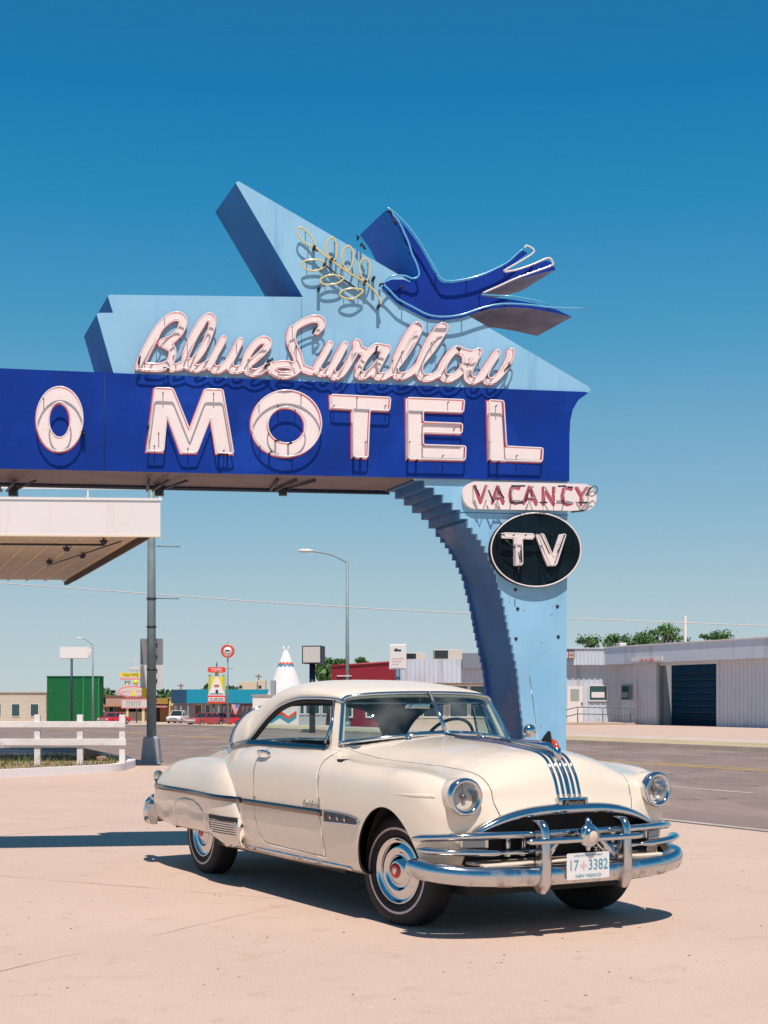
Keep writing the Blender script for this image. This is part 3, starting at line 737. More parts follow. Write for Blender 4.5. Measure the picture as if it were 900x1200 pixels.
# trunk lid
tr_poly = [(-3.04,.0),(-3.02,.3),(-2.93,.48),(-2.98,.52),(-3.5,.52),(-3.86,.50),(-4.0,.44),(-4.03,.36),(-4.2,.36),(-4.2,-.36),(-4.03,-.36),(-4.0,-.44),(-3.86,-.50),(-3.5,-.52),(-2.98,-.52),(-2.93,-.48),(-3.02,-.3)]
tr_poly = [(-3.05,.30),(-3.03,.46),(-3.08,.52),(-3.5,.52),(-3.86,.50),(-4.0,.44),(-4.2,.40),(-4.2,-.40),(-4.0,-.44),(-3.86,-.50),(-3.5,-.52),(-3.08,-.52),(-3.03,-.46),(-3.05,-.30)]
def shell(o, t=.014, rim=False):
    md = o.modifiers.new('thickness', 'SOLIDIFY'); md.thickness = t; md.offset = -1
    if rim:
        o.data.materials.append(m_gap); md.material_offset_rim = len(o.data.materials)-1; md.material_offset = len(o.data.materials)-1
    return o
def curved_copy(bm):
    return bm
body = shell(cobj('body', hull, m_cream, recalc=False), .014, True)
for s in (1,-1):
    d = shell(cobj('door', doors[s], m_cream, recalc=False), .014, True); doors[s] = d
hoodO = shell(cobj('hood', hood, m_cream, recalc=False), .014, True)

def sidehit(x, z, s=-1, bvh=None):
    h = (bvh or full_hull).ray_cast(Vector((x, 1.6*s, z)), Vector((0,-s,0)))
    return h[0], h[1]
def tophit(x, y, bvh=None):
    h = (bvh or full_hull).ray_cast(Vector((x, y, 2)), Vector((0,0,-1)))
    return h[0], h[1]
def surf_strip(bm, path, nrm, w0, h0, prof='round', mi=0):
    """raised moulding following path (points on a surface) with outward normals; w half width, h height"""
    n = len(path); ringz = []
    ws = w0 if isinstance(w0, list) else [w0]*n
    for i in range(n):
        p = Vector(path[i]); t = (Vector(path[min(i+1,n-1)])-Vector(path[max(i-1,0)])).normalized()
        N = Vector(nrm[i]); N = (N-t*N.dot(t)).normalized(); B = t.cross(N).normalized()
        w = ws[i]; hh0 = h0[i] if isinstance(h0, list) else h0; pr = [(-1,-.3),(-.92,.45),(-.5,.9),(0,1),(.5,.9),(.92,.45),(1,-.3)]
        if prof == 'flat': pr = [(-1,-.3),(-.95,.9),(0,1),(.95,.9),(1,-.3)]
        ringz.append([bm.verts.new(p+B*(a*w)+N*(b*hh0)) for a,b in pr])
    for i in range(n-1):
        for j in range(len(ringz[0])-1):
            f = bm.faces.new((ringz[i][j],ringz[i+1][j],ringz[i+1][j+1],ringz[i][j+1])); f.smooth = True; f.material_index = mi
    for r in (ringz[0], ringz[-1]):
        try: bm.faces.new(r).material_index = mi
        except ValueError: pass

# ---------- rear fenders (pontoons)
def ztop(x):
    P_ = [(-4.02,.50),(-4.0,.60),(-3.96,.68),(-3.88,.772),(-3.75,.832),(-3.6,.872),(-3.3,.912),(-3.0,.928),(-2.7,.930),(-2.45,.912),(-2.25,.878),(-2.12,.82),(-2.03,.74),(-1.975,.62),(-1.955,.50),(-1.945,.40)]
    for (a,b),(c,d) in zip(P_[:-1],P_[1:]):
        if a <= x <= c: return b+(d-b)*(x-a)/(c-a)
    return P_[0][1] if x < P_[0][0] else P_[-1][1]
fender_bvh = {}
FX = [-4.02,-4.005,-3.98,-3.94,-3.88,-3.8,-3.7,-3.55,-3.4,-3.25,-3.1,-2.95,-2.8,-2.65,-2.5,-2.38,-2.28,-2.2,-2.13,-2.07,-2.02,-1.985,-1.962,-1.945]
def bulge(x):
    if x > -2.35: 
        t = min(1,(x+2.35)/.41); return math.sqrt(max(0,1-t*t))
    if x < -3.7:
        t = min(1,(-3.7-x)/.33); return math.sqrt(max(0,1-t*t))
    return 1
skirt_poly = [(-3.26,.2),(-3.26,.47),(-3.235,.55),(-3.18,.592),(-3.04,.612),(-2.86,.605),(-2.72,.585),(-2.62,.55),(-2.555,.50),(-2.52,.44),(-2.49,.2)]
for s in (1,-1):
    bm = bmesh.new(); ringz = []
    for x in FX:
        zt = ztop(x); b = bulge(x)
        yh = .93 if x > -2.4 else (.93-.05*min(1,(-2.4-x)/.5) if x > -3.4 else .88-.07*max(0,(-3.4-x)/.6)**1.3)
        yo = yh+.010+.062*b                      # outermost
        zb = .362 if x < -2.45 else .362-.062*min(1,(x+2.45)/.25)
        if x < -3.3: zb = .362+.03*min(1,(-3.3-x)/.7)
        pr = [(yo-.035,0),(yo-.012,.10),(yo,.3),(yo,.5),(yo-.010,.68),(yo-.038,.84),(yo-.085,.945),(yo-.145,1.0),(yo-.215,1.0),(yo-.29,.95),(yo-.34,.88)]
        pr = [(y, zb+(zt-zb)*f) for y, f in pr]
        c = catmull([(x, y*s, z) for y, z in pr], 4)
        ringz.append(c)
    # smooth along x
    cols = [catmull([r[j] for r in ringz], 4) for j in range(len(ringz[0]))]
    VV = [[bm.verts.new(p) for p in col] for col in cols]
    for j in range(len(VV)-1):
        for i in range(len(VV[0])-1):
            q = (VV[j][i],VV[j+1][i],VV[j+1][i+1],VV[j][i+1]); f = bm.faces.new(q if s == -1 else q[::-1]); f.smooth = True
    bm.normal_update()
    if sum(f.normal.y*s for f in bm.faces) < 0: bmesh.ops.reverse_faces(bm, faces=bm.faces[:])
    fender_bvh[s] = BVHTree.FromBMesh(bm)
    fs = convex_cut(bm, [f for f in bm.faces if f.calc_center_median().z < .75 and abs(f.normal.y) > .5], skirt_poly, (0,2), None)
    sk = extract(bm, fs); bmesh.ops.delete(bm, geom=fs, context='FACES')
    ins = convex_cut(sk, sk.faces[:], shrink_poly(skirt_poly,.004), (0,2), None); bmesh.ops.delete(sk, geom=list(set(sk.faces)-set(ins)), context='FACES')
    fo = shell(cobj('rear_fender', bm, m_cream, recalc=False), .01); so = shell(cobj('fender_skirt', sk, m_cream, fo, recalc=False), .01, True)
def sidepath(x, z, s):
    a = full_hull.ray_cast(Vector((x,1.6*s,z)), Vector((0,-s,0))); b = fender_bvh[s].ray_cast(Vector((x,1.6*s,z)), Vector((0,-s,0)))
    c = [h for h in (a,b) if h[0] is not None]
    if not c: return None, None
    h = max(c, key=lambda h: h[0].y*s); n = h[1] if h[1].y*s > 0 else -h[1]
    return h[0], n
def lin(a, b, n): return [a+(b-a)*i/(n-1) for i in range(n)]
# side spear, dart with stars, rocker moulding, gravel shield
for s in (1,-1):
    bm = bmesh.new(); pts, ns = [], []
    for x in lin(-3.97,-1.945,50):
        p, n = sidepath(x, .655-.012*(x+1.9)/2, s)
        if p: pts.append(p); ns.append(n)
    surf_strip(bm, pts, ns, .021, .016, 'flat')
    pts, ns = [], []
    for x in lin(-1.925,-.665,30):
        p, n = sidepath(x, .650, s); pts.append(p); ns.append(n)
    surf_strip(bm, pts, ns, .021, .015, 'flat')
    st_ = cobj('side_spear', bm, m_reflchrome, recalc=True)
    # dark dart
    bm = bmesh.new(); xs = lin(-.635,-.165,24); up, lo = [], []
    for x in xs:
        t = (x+.635)/.47; hgt = .042*math.sqrt(max(0,1-t**3.2))
        for arr, z in ((up,.628+hgt),(lo,.628-.030*(1-t*.35))):
            p, n = sidepath(x, z if hgt > .002 else .622, s); arr.append((p+n*.006, n))
    for i in range(len(xs)-1):
        bm.faces.new([bm.verts.new(q) for q in (up[i][0],up[i+1][0],lo[i+1][0],lo[i][0])])
    bmesh.ops.remove_doubles(bm, verts=bm.verts[:], dist=1e-5)
    dt = cobj('dart_trim', bm, mat('dart_dark_enamel', (.012,.016,.022), .25), st_)
    bm = bmesh.new()
    surf_strip(bm, [p for p,_ in up], [n for _,n in up], .0045, .007); surf_strip(bm, [p for p,_ in lo], [n for _,n in lo], .006, .008)
    for x in (-.54,-.44,-.345):
        p, n = sidepath(x, .635, s); t = Vector((1,0,0)); u = Vector((0,0,1))
        cpt = bm.verts.new(p+n*.02); ring = []
        for k in range(8):
            a = math.pi*k/4; rr = .024 if k%2 == 0 else .007
            ring.append(bm.verts.new(p+n*.007+t*math.cos(a)*rr+u*math.sin(a)*rr))
        for k in range(8): bm.faces.new((cpt, ring[k], ring[(k+1)%8]))
    cobj('dart_stars', bm, m_chrome, st_)
    # rocker moulding
    bm = bmesh.new(); pts, ns = [], []
    for x in lin(-1.94,-.335,30):
        p, n = sidepath(x, .318, s); pts.append(p); ns.append(n)
    surf_strip(bm, pts, ns, .016, .012); cobj('rocker_moulding', bm, m_chrome2)
    # gravel shield on the fender's leading edge
    bm = bmesh.new(); grid = []
    for x in lin(-2.42,-1.957,16):
        colm = []
        zlo = .30+.05*max(0,(-2.2-x)/.2)**1.2
        ztopg = min(.525, ztop(x)-.03)
        for z in lin(zlo, ztopg, 14):
            hh = fender_bvh[s].ray_cast(Vector((x,1.6*s,z)), Vector((0,-s,0)))
            if hh[0] is None: colm.append(None); continue
            n = hh[1] if hh[1].y*s > 0 else -hh[1]; colm.append(bm.verts.new(hh[0]+n*.006))
        grid.append(colm)
    for i in range(15):
        for j in range(13):
            q = [grid[i][j],grid[i+1][j],grid[i+1][j+1],grid[i][j+1]]
            if all(q): f = bm.faces.new(q); f.smooth = True; f.material_index = 1 if 11 <= j else 0
    gs = cobj('gravel_shield', bm, [m_chrome, m_dark], recalc=True); shell(gs, .004)
    bm = bmesh.new()
    for k in range(6):
        pts, ns = [], []
        for x in lin(-2.40+.008*k,-1.985,14):
            hh = fender_bvh[s].ray_cast(Vector((x,1.6*s,.485-k*.017)), Vector((0,-s,0)))
            if hh[0] is None: continue
            n = hh[1] if hh[1].y*s > 0 else -hh[1]; pts.append(hh[0]+n*.008); ns.append(n)
        surf_strip(bm, pts, ns, .0035, .006)
    cobj('shield_ribs', bm, mat('rib_dark_chrome', (.25,.20,.16), .3, 1), gs)
    # tail light
    bm = bmesh.new(); lathe(bm, [(0,.032),(.02,.03),(.032,.018),(.036,0),(.034,-.05)], 20, 'X', (0,0,0), sx=1, sy=1.5)
    bmesh.ops.transform(bm, matrix=Matrix.Translation((-3.925,.845*s,.735))@Matrix.Rotation(math.pi,4,'Z'), verts=bm.verts[:])
    tl_ = cobj('tail_light', bm, m_chrome)
    bm = bmesh.new(); lathe(bm, [(0,.012),(.016,.010),(.025,.0),(.026,-.01)], 20, 'X', sy=1.5); bmesh.ops.transform(bm, matrix=Matrix.Translation((-3.96,.845*s,.735))@Matrix.Rotation(math.pi,4,'Z'), verts=bm.verts[:]); cobj('lens', bm, m_red, tl_)

# ---------- roof and pillars
RS = [((-1.03,.60,1.385),(-.895,1.432)),((-1.10,.622,1.395),(-1.02,1.470)),((-1.35,.64,1.402),(-1.33,1.512)),((-1.63,.645,1.395),(-1.65,1.533)),((-1.90,.645,1.350),(-1.95,1.534)),
      ((-2.10,.648,1.275),(-2.2,1.518)),((-2.25,.662,1.185),(-2.40,1.480)),((-2.36,.685,1.10),(-2.52,1.435)),((-2.44,.715,1.04),(-2.60,1.395))]
# pillar rear edge (backlight boundary) as explicit section
def section(Pt, C, e=.70, n=20):
    out = []
    for k in range(n+1):
        ph = (math.pi/2)*k/n; cy = math.cos(ph)**e; sz = math.sin(ph)**e
        y = Pt[1]*cy; z = Pt[2]+(C[1]-Pt[2])*sz; x = C[0]+(Pt[0]-C[0])*(cy**2)
        out.append(Vector((x,y,z)))
    return out
secs = []
for i,(p,c) in enumerate(RS):
    e = .85 if i == 0 else (.78 if i < 3 else .72)
    secs.append(section(p, c, e))
back = [Vector(p) for p in ((-2.68,.715,1.025),(-2.70,.69,1.10),(-2.70,.65,1.18),(-2.685,.58,1.265),(-2.665,.47,1.325),(-2.655,.32,1.352),(-2.65,.16,1.362),(-2.65,0,1.365))]
bc = catmull(back, 12); 
def resample(c, n):
    L = [0]
    for a,b in zip(c[:-1],c[1:]): L.append(L[-1]+(b-a).length)
    out = []
    for k in range(n+1):
        t = L[-1]*k/n; i = max(j for j in range(len(L)) if L[j] <= t+1e-9); i = min(i, len(c)-2)
        f = (t-L[i])/max(1e-9, L[i+1]-L[i]); out.append(c[i].lerp(c[i+1], min(1,f)))
    return out
secs = [resample(q, 24) for q in secs]; backr = resample(bc, 24)
secs.append(backr)
cols = [catmull([sc[j] for sc in secs], 5) for j in range(25)]
bm = bmesh.new(); MV = {}
for s in (1,-1):
    for j in range(25):
        for i, p in enumerate(cols[j]):
            if s == -1 and j == 24: MV[s,i,j] = MV[1,i,j]
            else: MV[s,i,j] = bm.verts.new((p.x,p.y*s if j < 24 else 0,p.z))
    for j in range(24):
        for i in range(len(cols[0])-1):
            q = (MV[s,i,j],MV[s,i+1,j],MV[s,i+1,j+1],MV[s,i,j+1]); f = bm.faces.new(q if s == -1 else q[::-1]); f.smooth = True
bm.normal_update()
if sum(f.normal.z for f in bm.faces) < 0: bmesh.ops.reverse_faces(bm, faces=bm.faces[:])
roof = shell(cobj('roof', bm, [m_roof, m_head], recalc=False), .03); roof.modifiers[0].material_offset = 1
# side openings: rail above the window, chrome drip moulding
edge = [Vector(p[0]) for p in RS]
ew = catmull(edge, 6)
for s in (1,-1):
    bm = bmesh.new(); pts = [Vector((p.x,(p.y+.004)*s,p.z-.004)) for p in ew]
    tube(bm, [Vector((-1.005,.605*s,1.368))]+pts[2:], .011, 8)
    wr = cobj('window_rail', bm, m_chrome, roof, smooth=True)
    bm = bmesh.new(); tube(bm, [Vector((p.x-.005,(p.y-.016)*s,p.z-.026)) for p in ew], .016, 8); cobj('rubber_seal', bm, m_dark, wr, smooth=True)
    # A pillar
    bm = bmesh.new()
    base = [(-.895,.690,1.06),(-.985,.715,1.06)]; top = [(-1.022,.600,1.392),(-1.105,.623,1.394)]
    for a,b,c_,d_ in (((-.893,.688,1.06),(-1.03,.597,1.392),(-1.10,.622,1.392),(-.985,.718,1.06)),):
        oa = Vector((a[0]-.01,(a[1]-.035),a[2])); ob = Vector((b[0]-.01,b[1]-.035,b[2]))
        oc = Vector((c_[0],c_[1]-.03,c_[2])); od = Vector((d_[0],d_[1]-.03,d_[2]))
        vs = [bm.verts.new(Vector((q[0],q[1]*s,q[2]))) for q in (a,b,c_,d_)]; vi = [bm.verts.new(Vector((q[0],q[1]*s,q[2]))) for q in (oa,ob,oc,od)]
        bm.faces.new(vs); bm.faces.new(vi[::-1])
        for k in range(4): bm.faces.new((vs[k],vs[(k+1)%4],vi[(k+1)%4],vi[k]))
    bmesh.ops.bevel(bm, geom=bm.edges[:], offset=.006, segments=2, affect='EDGES')
    cobj('windshield_pillar', bm, m_cream, roof, ang=40)
    bm = bmesh.new(); surf_strip(bm, [Vector((-.990,.722*s,1.06)),Vector((-1.106,.627*s,1.385))], [Vector((0,s,.3))]*2, .011, .008); cobj('pillar_chrome', bm, m_chrome, roof)

# belt moulding sweeping back past the rear pillar
for s in (1,-1):
    bm = bmesh.new(); pts = []
    for x in lin(-.93,-2.50,34):
        z = 1.058 if x > -2.2 else 1.058-.03*((-2.2-x)/.3)**1.5
        pts.append(Vector((x,(.772 if x > -2.2 else .772-.03*((-2.2-x)/.3))*s,z)))
    for q in ((-2.62,.725,1.018),(-2.72,.69,1.018),(-2.82,.62,1.03)): pts.append(Vector((q[0],q[1]*s,q[2])))
    pts = catmull(pts, 2)
    surf_strip(bm, pts, [Vector((0,.85*s,.5))]*len(pts), .030, .014, 'flat')
    bl = cobj('belt_moulding', bm, m_reflchrome)
    bm = bmesh.new()                                     # leaf shaped flare below the moulding
    up = [Vector((x,.79*s,1.035)) for x in lin(-2.15,-2.66,12)]
    vs = []
    for i, x in enumerate(lin(-2.12,-2.62,12)):
        t = i/11; h = .012+.035*math.sin(math.pi*min(1,t*1.0))*1.0
        p0,_ = sidepath(x, 1.005, s); y = .79-.05*t
        hh = tophit(x, (.80-.03*t)*s)[0]
        vs.append((bm.verts.new(Vector((x,(.765-.04*t)*s,1.045-.02*t))), bm.verts.new(Vector((x,(.83-.055*t)*s+.0,(1.04-.028*t)-h*.9)))))
    for a,b in zip(vs[:-1],vs[1:]): bm.faces.new((a[0],b[0],b[1],a[1]))
    shell(cobj('moulding_flare', bm, m_chrome, bl, smooth=True), .006)
    # door sill top inside
    bm = bmesh.new()
    box(bm, (-2.5,.60,.99),(-.93,.768,1.052), .006)
    if s == -1: bmesh.ops.scale(bm, vec=(1,-1,1), verts=bm.verts[:])
    cobj('window_sill', bm, m_int2, bl)

# ---------- glass
hdr = secs[0]; base_ws = []
for k in range(25):
    y = hdr[k].y*(.685/.60); base_ws.append(Vector((wsx(y)-.004, y, 1.148-.06*(y/.685)**2)))
bm = bmesh.new()
for s in (1,-1):
    for seg in [(0,24)]:
        Vt = {}
        for k in range(25):
            a, b = base_ws[k], hdr[k]
            for m_ in range(9):
                t = m_/8; p = a.lerp(b, t); bow = .028*math.sin(math.pi*t)
                Vt[k,m_] = bm.verts.new((p.x+bow, p.y*s, p.z+bow*.4))
        for k in range(24):
            for m_ in range(8):
                f = bm.faces.new((Vt[k,m_],Vt[k+1,m_],Vt[k+1,m_+1],Vt[k,m_+1])); f.smooth = True
bmesh.ops.remove_doubles(bm, verts=bm.verts[:], dist=1e-4)
ws = cobj('windshield', bm, m_glass)
bm = bmesh.new()
for s in (1,-1):
    pts = [Vector((p.x+.012,p.y*s,p.z+.006)) for p in base_ws[::-1]]
    cor = [Vector((base_ws[0].x+.012, .690*s, 1.085)), Vector((base_ws[0].x-.002, .685*s, 1.12))]
    top = [Vector((p.x+.010,p.y*s,p.z+.002)) for p in hdr]
    tube(bm, pts+cor+[Vector((hdr[0].x+.012,.604*s,1.365))]+top, .0135, 8)
cobj('windshield_frame', bm, m_chrome, ws, smooth=True)
bm = bmesh.new(); tube(bm, [Vector((base_ws[24].x+.012,0,1.150)),Vector((-.745,0,1.29)),Vector((hdr[24].x+.016,0,1.436))], .013, 8); cobj('windshield_divider', bm, m_chrome, ws, smooth=True)
for s in (1,-1):                                       # wiper arms
    bm = bmesh.new()
    y0 = .30*s
    a = Vector((-.655,y0,1.135)); b = Vector((-.755,y0+.30*s*-1 if s==1 else y0+.30,1.165))
    lathe(bm, [(0,.028),(.014,.022),(.022,0)], 12, 'Z', a-Vector((0,0,.015)))
    tube(bm, [a+Vector((0,0,.012)), Vector((-.69,y0-.1*s,1.160)), Vector((-.72,y0-.24*s,1.166))], .005, 6)
    tube(bm, [Vector((-.70,y0-.02*s,1.160)), Vector((-.715,y0-.33*s,1.172))], .006, 6)
    cobj('wiper', bm, m_chrome, ws, smooth=True)
# backlight
base_bl = []
for k in range(25):
    y = backr[k].y; yy = y/.715*.70; base_bl.append(Vector((blx(yy)+.0, yy, 1.055-.03*(yy/.7)**2)))
bm = bmesh.new()
for s in (1,-1):
    Vt = {}
    for k in range(25):
        for m_ in range(7):
            t = m_/6; p = base_bl[k].lerp(backr[k], t); Vt[k,m_] = bm.verts.new((p.x-.02*math.sin(math.pi*t), p.y*s, p.z))
    for k in range(24):
        for m_ in range(6):
            f = bm.faces.new((Vt[k,m_],Vt[k+1,m_],Vt[k+1,m_+1],Vt[k,m_+1])); f.smooth = True
bmesh.ops.remove_doubles(bm, verts=bm.verts[:], dist=1e-4)
rw = cobj('rear_window', bm, m_glass2)
bm = bmesh.new()
for s in (1,-1):
    tube(bm, [Vector((p.x-.008,p.y*s,p.z)) for p in backr], .011, 8); tube(bm, [Vector((p.x-.008,p.y*s,p.z+.006)) for p in base_bl], .012, 8)
cobj('rear_window_frame', bm, m_chrome, rw, smooth=True)
# vent windows (swung open on the near side)
for s, ang in ((-1, 28), (1, 0)):
    quad = [(0,0,0),(.0,0,.0),( -.30,0,.02),(-.235,0,.285),(-.145,0,.300)]
    outl = [(-.005,.012),(-.305,.012),(-.318,.03),(-.262,.285),(-.245,.302),(-.150,.302),(-.132,.285),(-.002,.03)]
    Mv = Matrix.Translation((-.985,.705*s,1.062))@Matrix.Rotation(R(20*s),4,'X')@Matrix.Translation((-.12,0,0))@Matrix.Rotation(R(ang*-1*(-s)),4,'Z')@Matrix.Translation((.12,0,0))
    bm = bmesh.new(); tube(bm, [(x,0,z) for x,z in outl], .009, 6, closed=True); tube(bm, [(-.125,.0,0),(-.15,0,.30)], .010, 6); bmesh.ops.transform(bm, matrix=Mv, verts=bm.verts[:])
    vf = cobj('vent_window', bm, m_chrome, doors[s], smooth=True)
    bm = bmesh.new(); slab(bm, [outl], lambda x,y,d: Vector((x,d,y)), -.002, .002); bmesh.ops.transform(bm, matrix=Mv, verts=bm.verts[:]); cobj('vent_glass', bm, m_glass2, vf)
    # door handle
    bm = bmesh.new(); p, n = sidepath(-1.66, .985, s)
    tube(bm, [p+n*.0+Vector((.085,0,0)), p+n*.035+Vector((.075,0,.004)), p+n*.042+Vector((0,0,.004)), p+n*.040+Vector((-.07,0,0)), p+n*.02+Vector((-.095,0,-.004))], [.013,.014,.013,.012,.008], 8)
    lathe(bm, [(0,.03),(.014,.03),(.018,.0)], 12, 'Y', (0,0,0)); 
    bmesh.ops.transform(bm, matrix=Matrix.Translation(p+Vector((-.02,0,-.045)))@Matrix.Rotation(0 if s==1 else math.pi,4,'Z'), verts=[v for v in bm.verts if abs(v.co.x)<.02 and abs(v.co.z)<.02])
    cobj('door_handle', bm, m_chrome, doors[s], smooth=True)
# script badges on the doors
def text_bm(body_, size, ext=.002, shear=0, align='CENTER', sx=1):
    c = bpy.data.curves.new('t', 'FONT'); c.body = body_; c.size = size; c.extrude = ext; c.shear = shear; c.align_x = align; c.align_y = 'CENTER'; c.resolution_u = 3
    o = bpy.data.objects.new('t', c); COL.objects.link(o); dg = bpy.context.evaluated_depsgraph_get(); dg.update()
    me = bpy.data.meshes.new_from_object(o.evaluated_get(dg)); bm = bmesh.new(); bm.from_mesh(me); bpy.data.meshes.remove(me); bpy.data.objects.remove(o); bpy.data.curves.remove(c)
    if sx != 1: bmesh.ops.scale(bm, vec=(sx,1,1), verts=bm.verts[:])
    return bm
for s in (1,-1):
    bm = text_bm('Chieftain', .062, .003, .35, sx=1.05)
    p, n = sidepath(-.83, .700, s)
    # text x -> along the car so it reads from outside
    M = Matrix(((1 if s == -1 else -1,0,0,p.x),(0,0,-1 if s == -1 else 1,p.y+.004*s),(0,1,0,p.z),(0,0,0,1)))
    bmesh.ops.transform(bm, matrix=M, verts=bm.verts[:]); cobj('door_script', bm, m_chrome, doors[s])

# ---------- hood streaks, ornament, badge
bm = bmesh.new()
def hood_pt(u, y):
    v = 11-abs(y)/.19; p = Sv(u, v); p.y = y
    a = Sv(max(0,u-.02), v); b = Sv(u+.02, v); t = (b-a); c = Sv(u, min(11,v+.0)-.3)
    n = Vector((-t.z, 0, t.x)); 
    if n.z < 0: n = -n
    n.normalize()
    if n.x < -.2: n = -n
    return p, n
for k in range(-2,3):
    y = k*.040; w_ = .0115 if k else .016
    pts, ns = [], []
    for u in lin(1.0, 6.2, 60):
        p, n = hood_pt(u, y); pts.append(p); ns.append(n)
    surf_strip(bm, pts, ns, [w_*(.75+.25*min(1,(i)/20)) if False else w_ for i in range(60)], .010)
pts, ns = [], []
for u in lin(6.2, 7.0, 12):
    p, n = hood_pt(u, 0); pts.append(p); ns.append(n)
surf_strip(bm, pts, ns, .016, .012)
stk = cobj('hood_streaks', bm, m_chrome, hoodO)
bm = bmesh.new(); p0 = Vector((.40,0,1.085))
prof = [(.62,1.02,.018),(.60,1.075,.028),(.54,1.10,.032),(.42,1.108,.028),(.2,1.120,.018),(.0,1.135,.008)]
tube(bm, [Vector((x,0,z)) for x,z,r in prof], [r for *_, r in prof], 10)
orn = cobj('hood_ornament', bm, m_chrome, hoodO, smooth=True)
bm = bmesh.new(); tube(bm, [(.615,0,1.06),(.60,0,1.095),(.575,0,1.125),(.555,0,1.142)], [.010,.019,.018,.008], 10); tube(bm, [(.605,0,1.07),(.62,0,1.055)], [.013,.009], 8)
cobj('amber_head', bm, m_amber, orn, smooth=True)
bm = bmesh.new(); slab(bm, [[(.43,1.12),(.475,1.165),(.515,1.195),(.53,1.190),(.545,1.13),(.52,1.105)]], lambda x,z,d: Vector((x,d,z)), -.005, .005); cobj('crest_fin', bm, m_dark, orn)
# badge
bm = bmesh.new(); box(bm, (.712,-.112,.738),(.768,.112,.806), .014, 0); box(bm, (.71,-.15,.732),(.755,.15,.752), .008)
bd = cobj('nose_badge', bm, m_chrome, hoodO, ang=35)
bm = bmesh.new(); box(bm, (.760,-.086,.752),(.7705,.086,.792), .004); cobj('badge_plate', bm, mat('badge_black', (.008,.012,.014), .25), bd)
bm = text_bm('Pontiac', .042, .002, .25, sx=1.15); bmesh.ops.transform(bm, matrix=Matrix(((0,0,1,.7715),(1,0,0,0),(0,1,0,.772),(0,0,0,1))), verts=bm.verts[:]); cobj('badge_script', bm, m_chrome, bd)

# ---------- headlights
for s in (1,-1):
    M = Matrix.Translation((.652,.712*s,.824))@Matrix.Rotation(R(3*s),4,'Z')@Matrix.Scale(.90,4)
    bm = bmesh.new(); lathe(bm, [(.105,-.06),(.120,.0),(.124,.028),(.120,.048),(.109,.056),(.096,.052),(.088,.036)], 48, 'X'); bmesh.ops.transform(bm, matrix=M, verts=bm.verts[:])
    hl = cobj('headlight', bm, m_chrome, smooth=True)
    bm = bmesh.new(); lathe(bm, [(0,-.055),(.03,-.05),(.06,-.028),(.085,.01),(.094,.034)], 40, 'X'); bmesh.ops.transform(bm, matrix=M, verts=bm.verts[:]); cobj('reflector', bm, mat('reflector_silver', (.75,.75,.76), .18, 1), hl, smooth=True)
    bm = bmesh.new(); lathe(bm, [(0,.064),(.03,.062),(.06,.055),(.080,.046),(.090,.038)], 40, 'X'); bmesh.ops.transform(bm, matrix=M, verts=bm.verts[:])
    lens_m = MATS.get('lens')
    if not lens_m:
        lens_m = glassmat('headlight_lens_glass', (1,1,1), .03, .97, (.93,.95,.95)); ntl = lens_m.node_tree
        wv = ntl.nodes.new('ShaderNodeTexWave'); wv.bands_direction = 'Y'; wv.inputs['Scale'].default_value = 14; tc_ = ntl.nodes.new('ShaderNodeTexCoord')
        bp_ = ntl.nodes.new('ShaderNodeBump'); bp_.inputs['Strength'].default_value = .6; bp_.inputs['Distance'].default_value = .004
        ntl.links.new(tc_.outputs['Object'], wv.inputs['Vector']); ntl.links.new(wv.outputs['Fac'], bp_.inputs['Height'])
        for nd in ntl.nodes:
            if nd.type == 'BSDF_GLOSSY': ntl.links.new(bp_.outputs['Normal'], nd.inputs['Normal'])
        MATS['lens'] = lens_m
    cobj('lens', bm, lens_m, hl, smooth=True)
    bm = bmesh.new(); lathe(bm, [(0,.02),(.016,.018),(.018,0),(.016,-.04)], 16, 'X'); tube(bm, [(0,0,.0),(-.01,0,.085)], .003, 5); tube(bm, [(0,0,.0),(-.01,0,-.085)], .003, 5); bmesh.ops.transform(bm, matrix=M, verts=bm.verts[:]); cobj('bulb_shield', bm, m_reflchrome, hl, smooth=True)
    # fairing between bezel and fender
    bm = bmesh.new(); lathe(bm, [(.118,.01),(.122,-.03),(.120,-.10),(.10,-.2)], 48, 'X'); bmesh.ops.transform(bm, matrix=M, verts=bm.verts[:]); cobj('headlight_shroud', bm, m_cream, hl, smooth=True)
# eyebrow creases
bm = bmesh.new()
for s in (1,-1):
    pts, ns = [], []
    for x in lin(.15,.56,26):
        z = .822+.006*(x/.6); h = full_hull.ray_cast(Vector((x,1.6*s,z)), Vector((0,-s,0)))
        if h[0] is None: continue
        n = h[1] if h[1].y*s > 0 else -h[1]; pts.append(h[0]-n*.002); ns.append(n)
    k = len(pts); surf_strip(bm, pts, ns, [.003+.010*min(1,i/k*1.2) for i in range(k)], [.0005+.009*(i/k) for i in range(k)])
cobj('fender_crease', bm, m_cream, body)

# ---------- grille and bumpers
def arcx(y, x0, bend, p=2.0): return x0-bend*abs(y)**p
bm = bmesh.new()                                        # heavy arched upper bar
ys = lin(-.685,.685,48); pts = []
for y in ys:
    t = abs(y)/.685; pts.append(Vector((.762-.07*t**2.2,y,.742-.125*t**3.2-.02*t**2)))
for i in range(len(pts)):
    pass
ring = []
for p in pts:
    t = abs(p.y)/.685; k = 1-.45*t**3
    pr = [(-.035,.022),(-.008,.030),(.018,.016),(.030,-.006),(.026,-.026),(.008,-.034),(-.03,-.030)]
    ring.append([bm.verts.new((p.x+a*k, p.y, p.z+b*k)) for a,b in pr])
for a,b in zip(ring[:-1],ring[1:]):
    for j in range(7): f = bm.faces.new((a[j],b[j],b[(j+1)%7],a[(j+1)%7])); f.smooth = True
bm.faces.new(ring[0]); bm.faces.new(ring[-1][::-1])
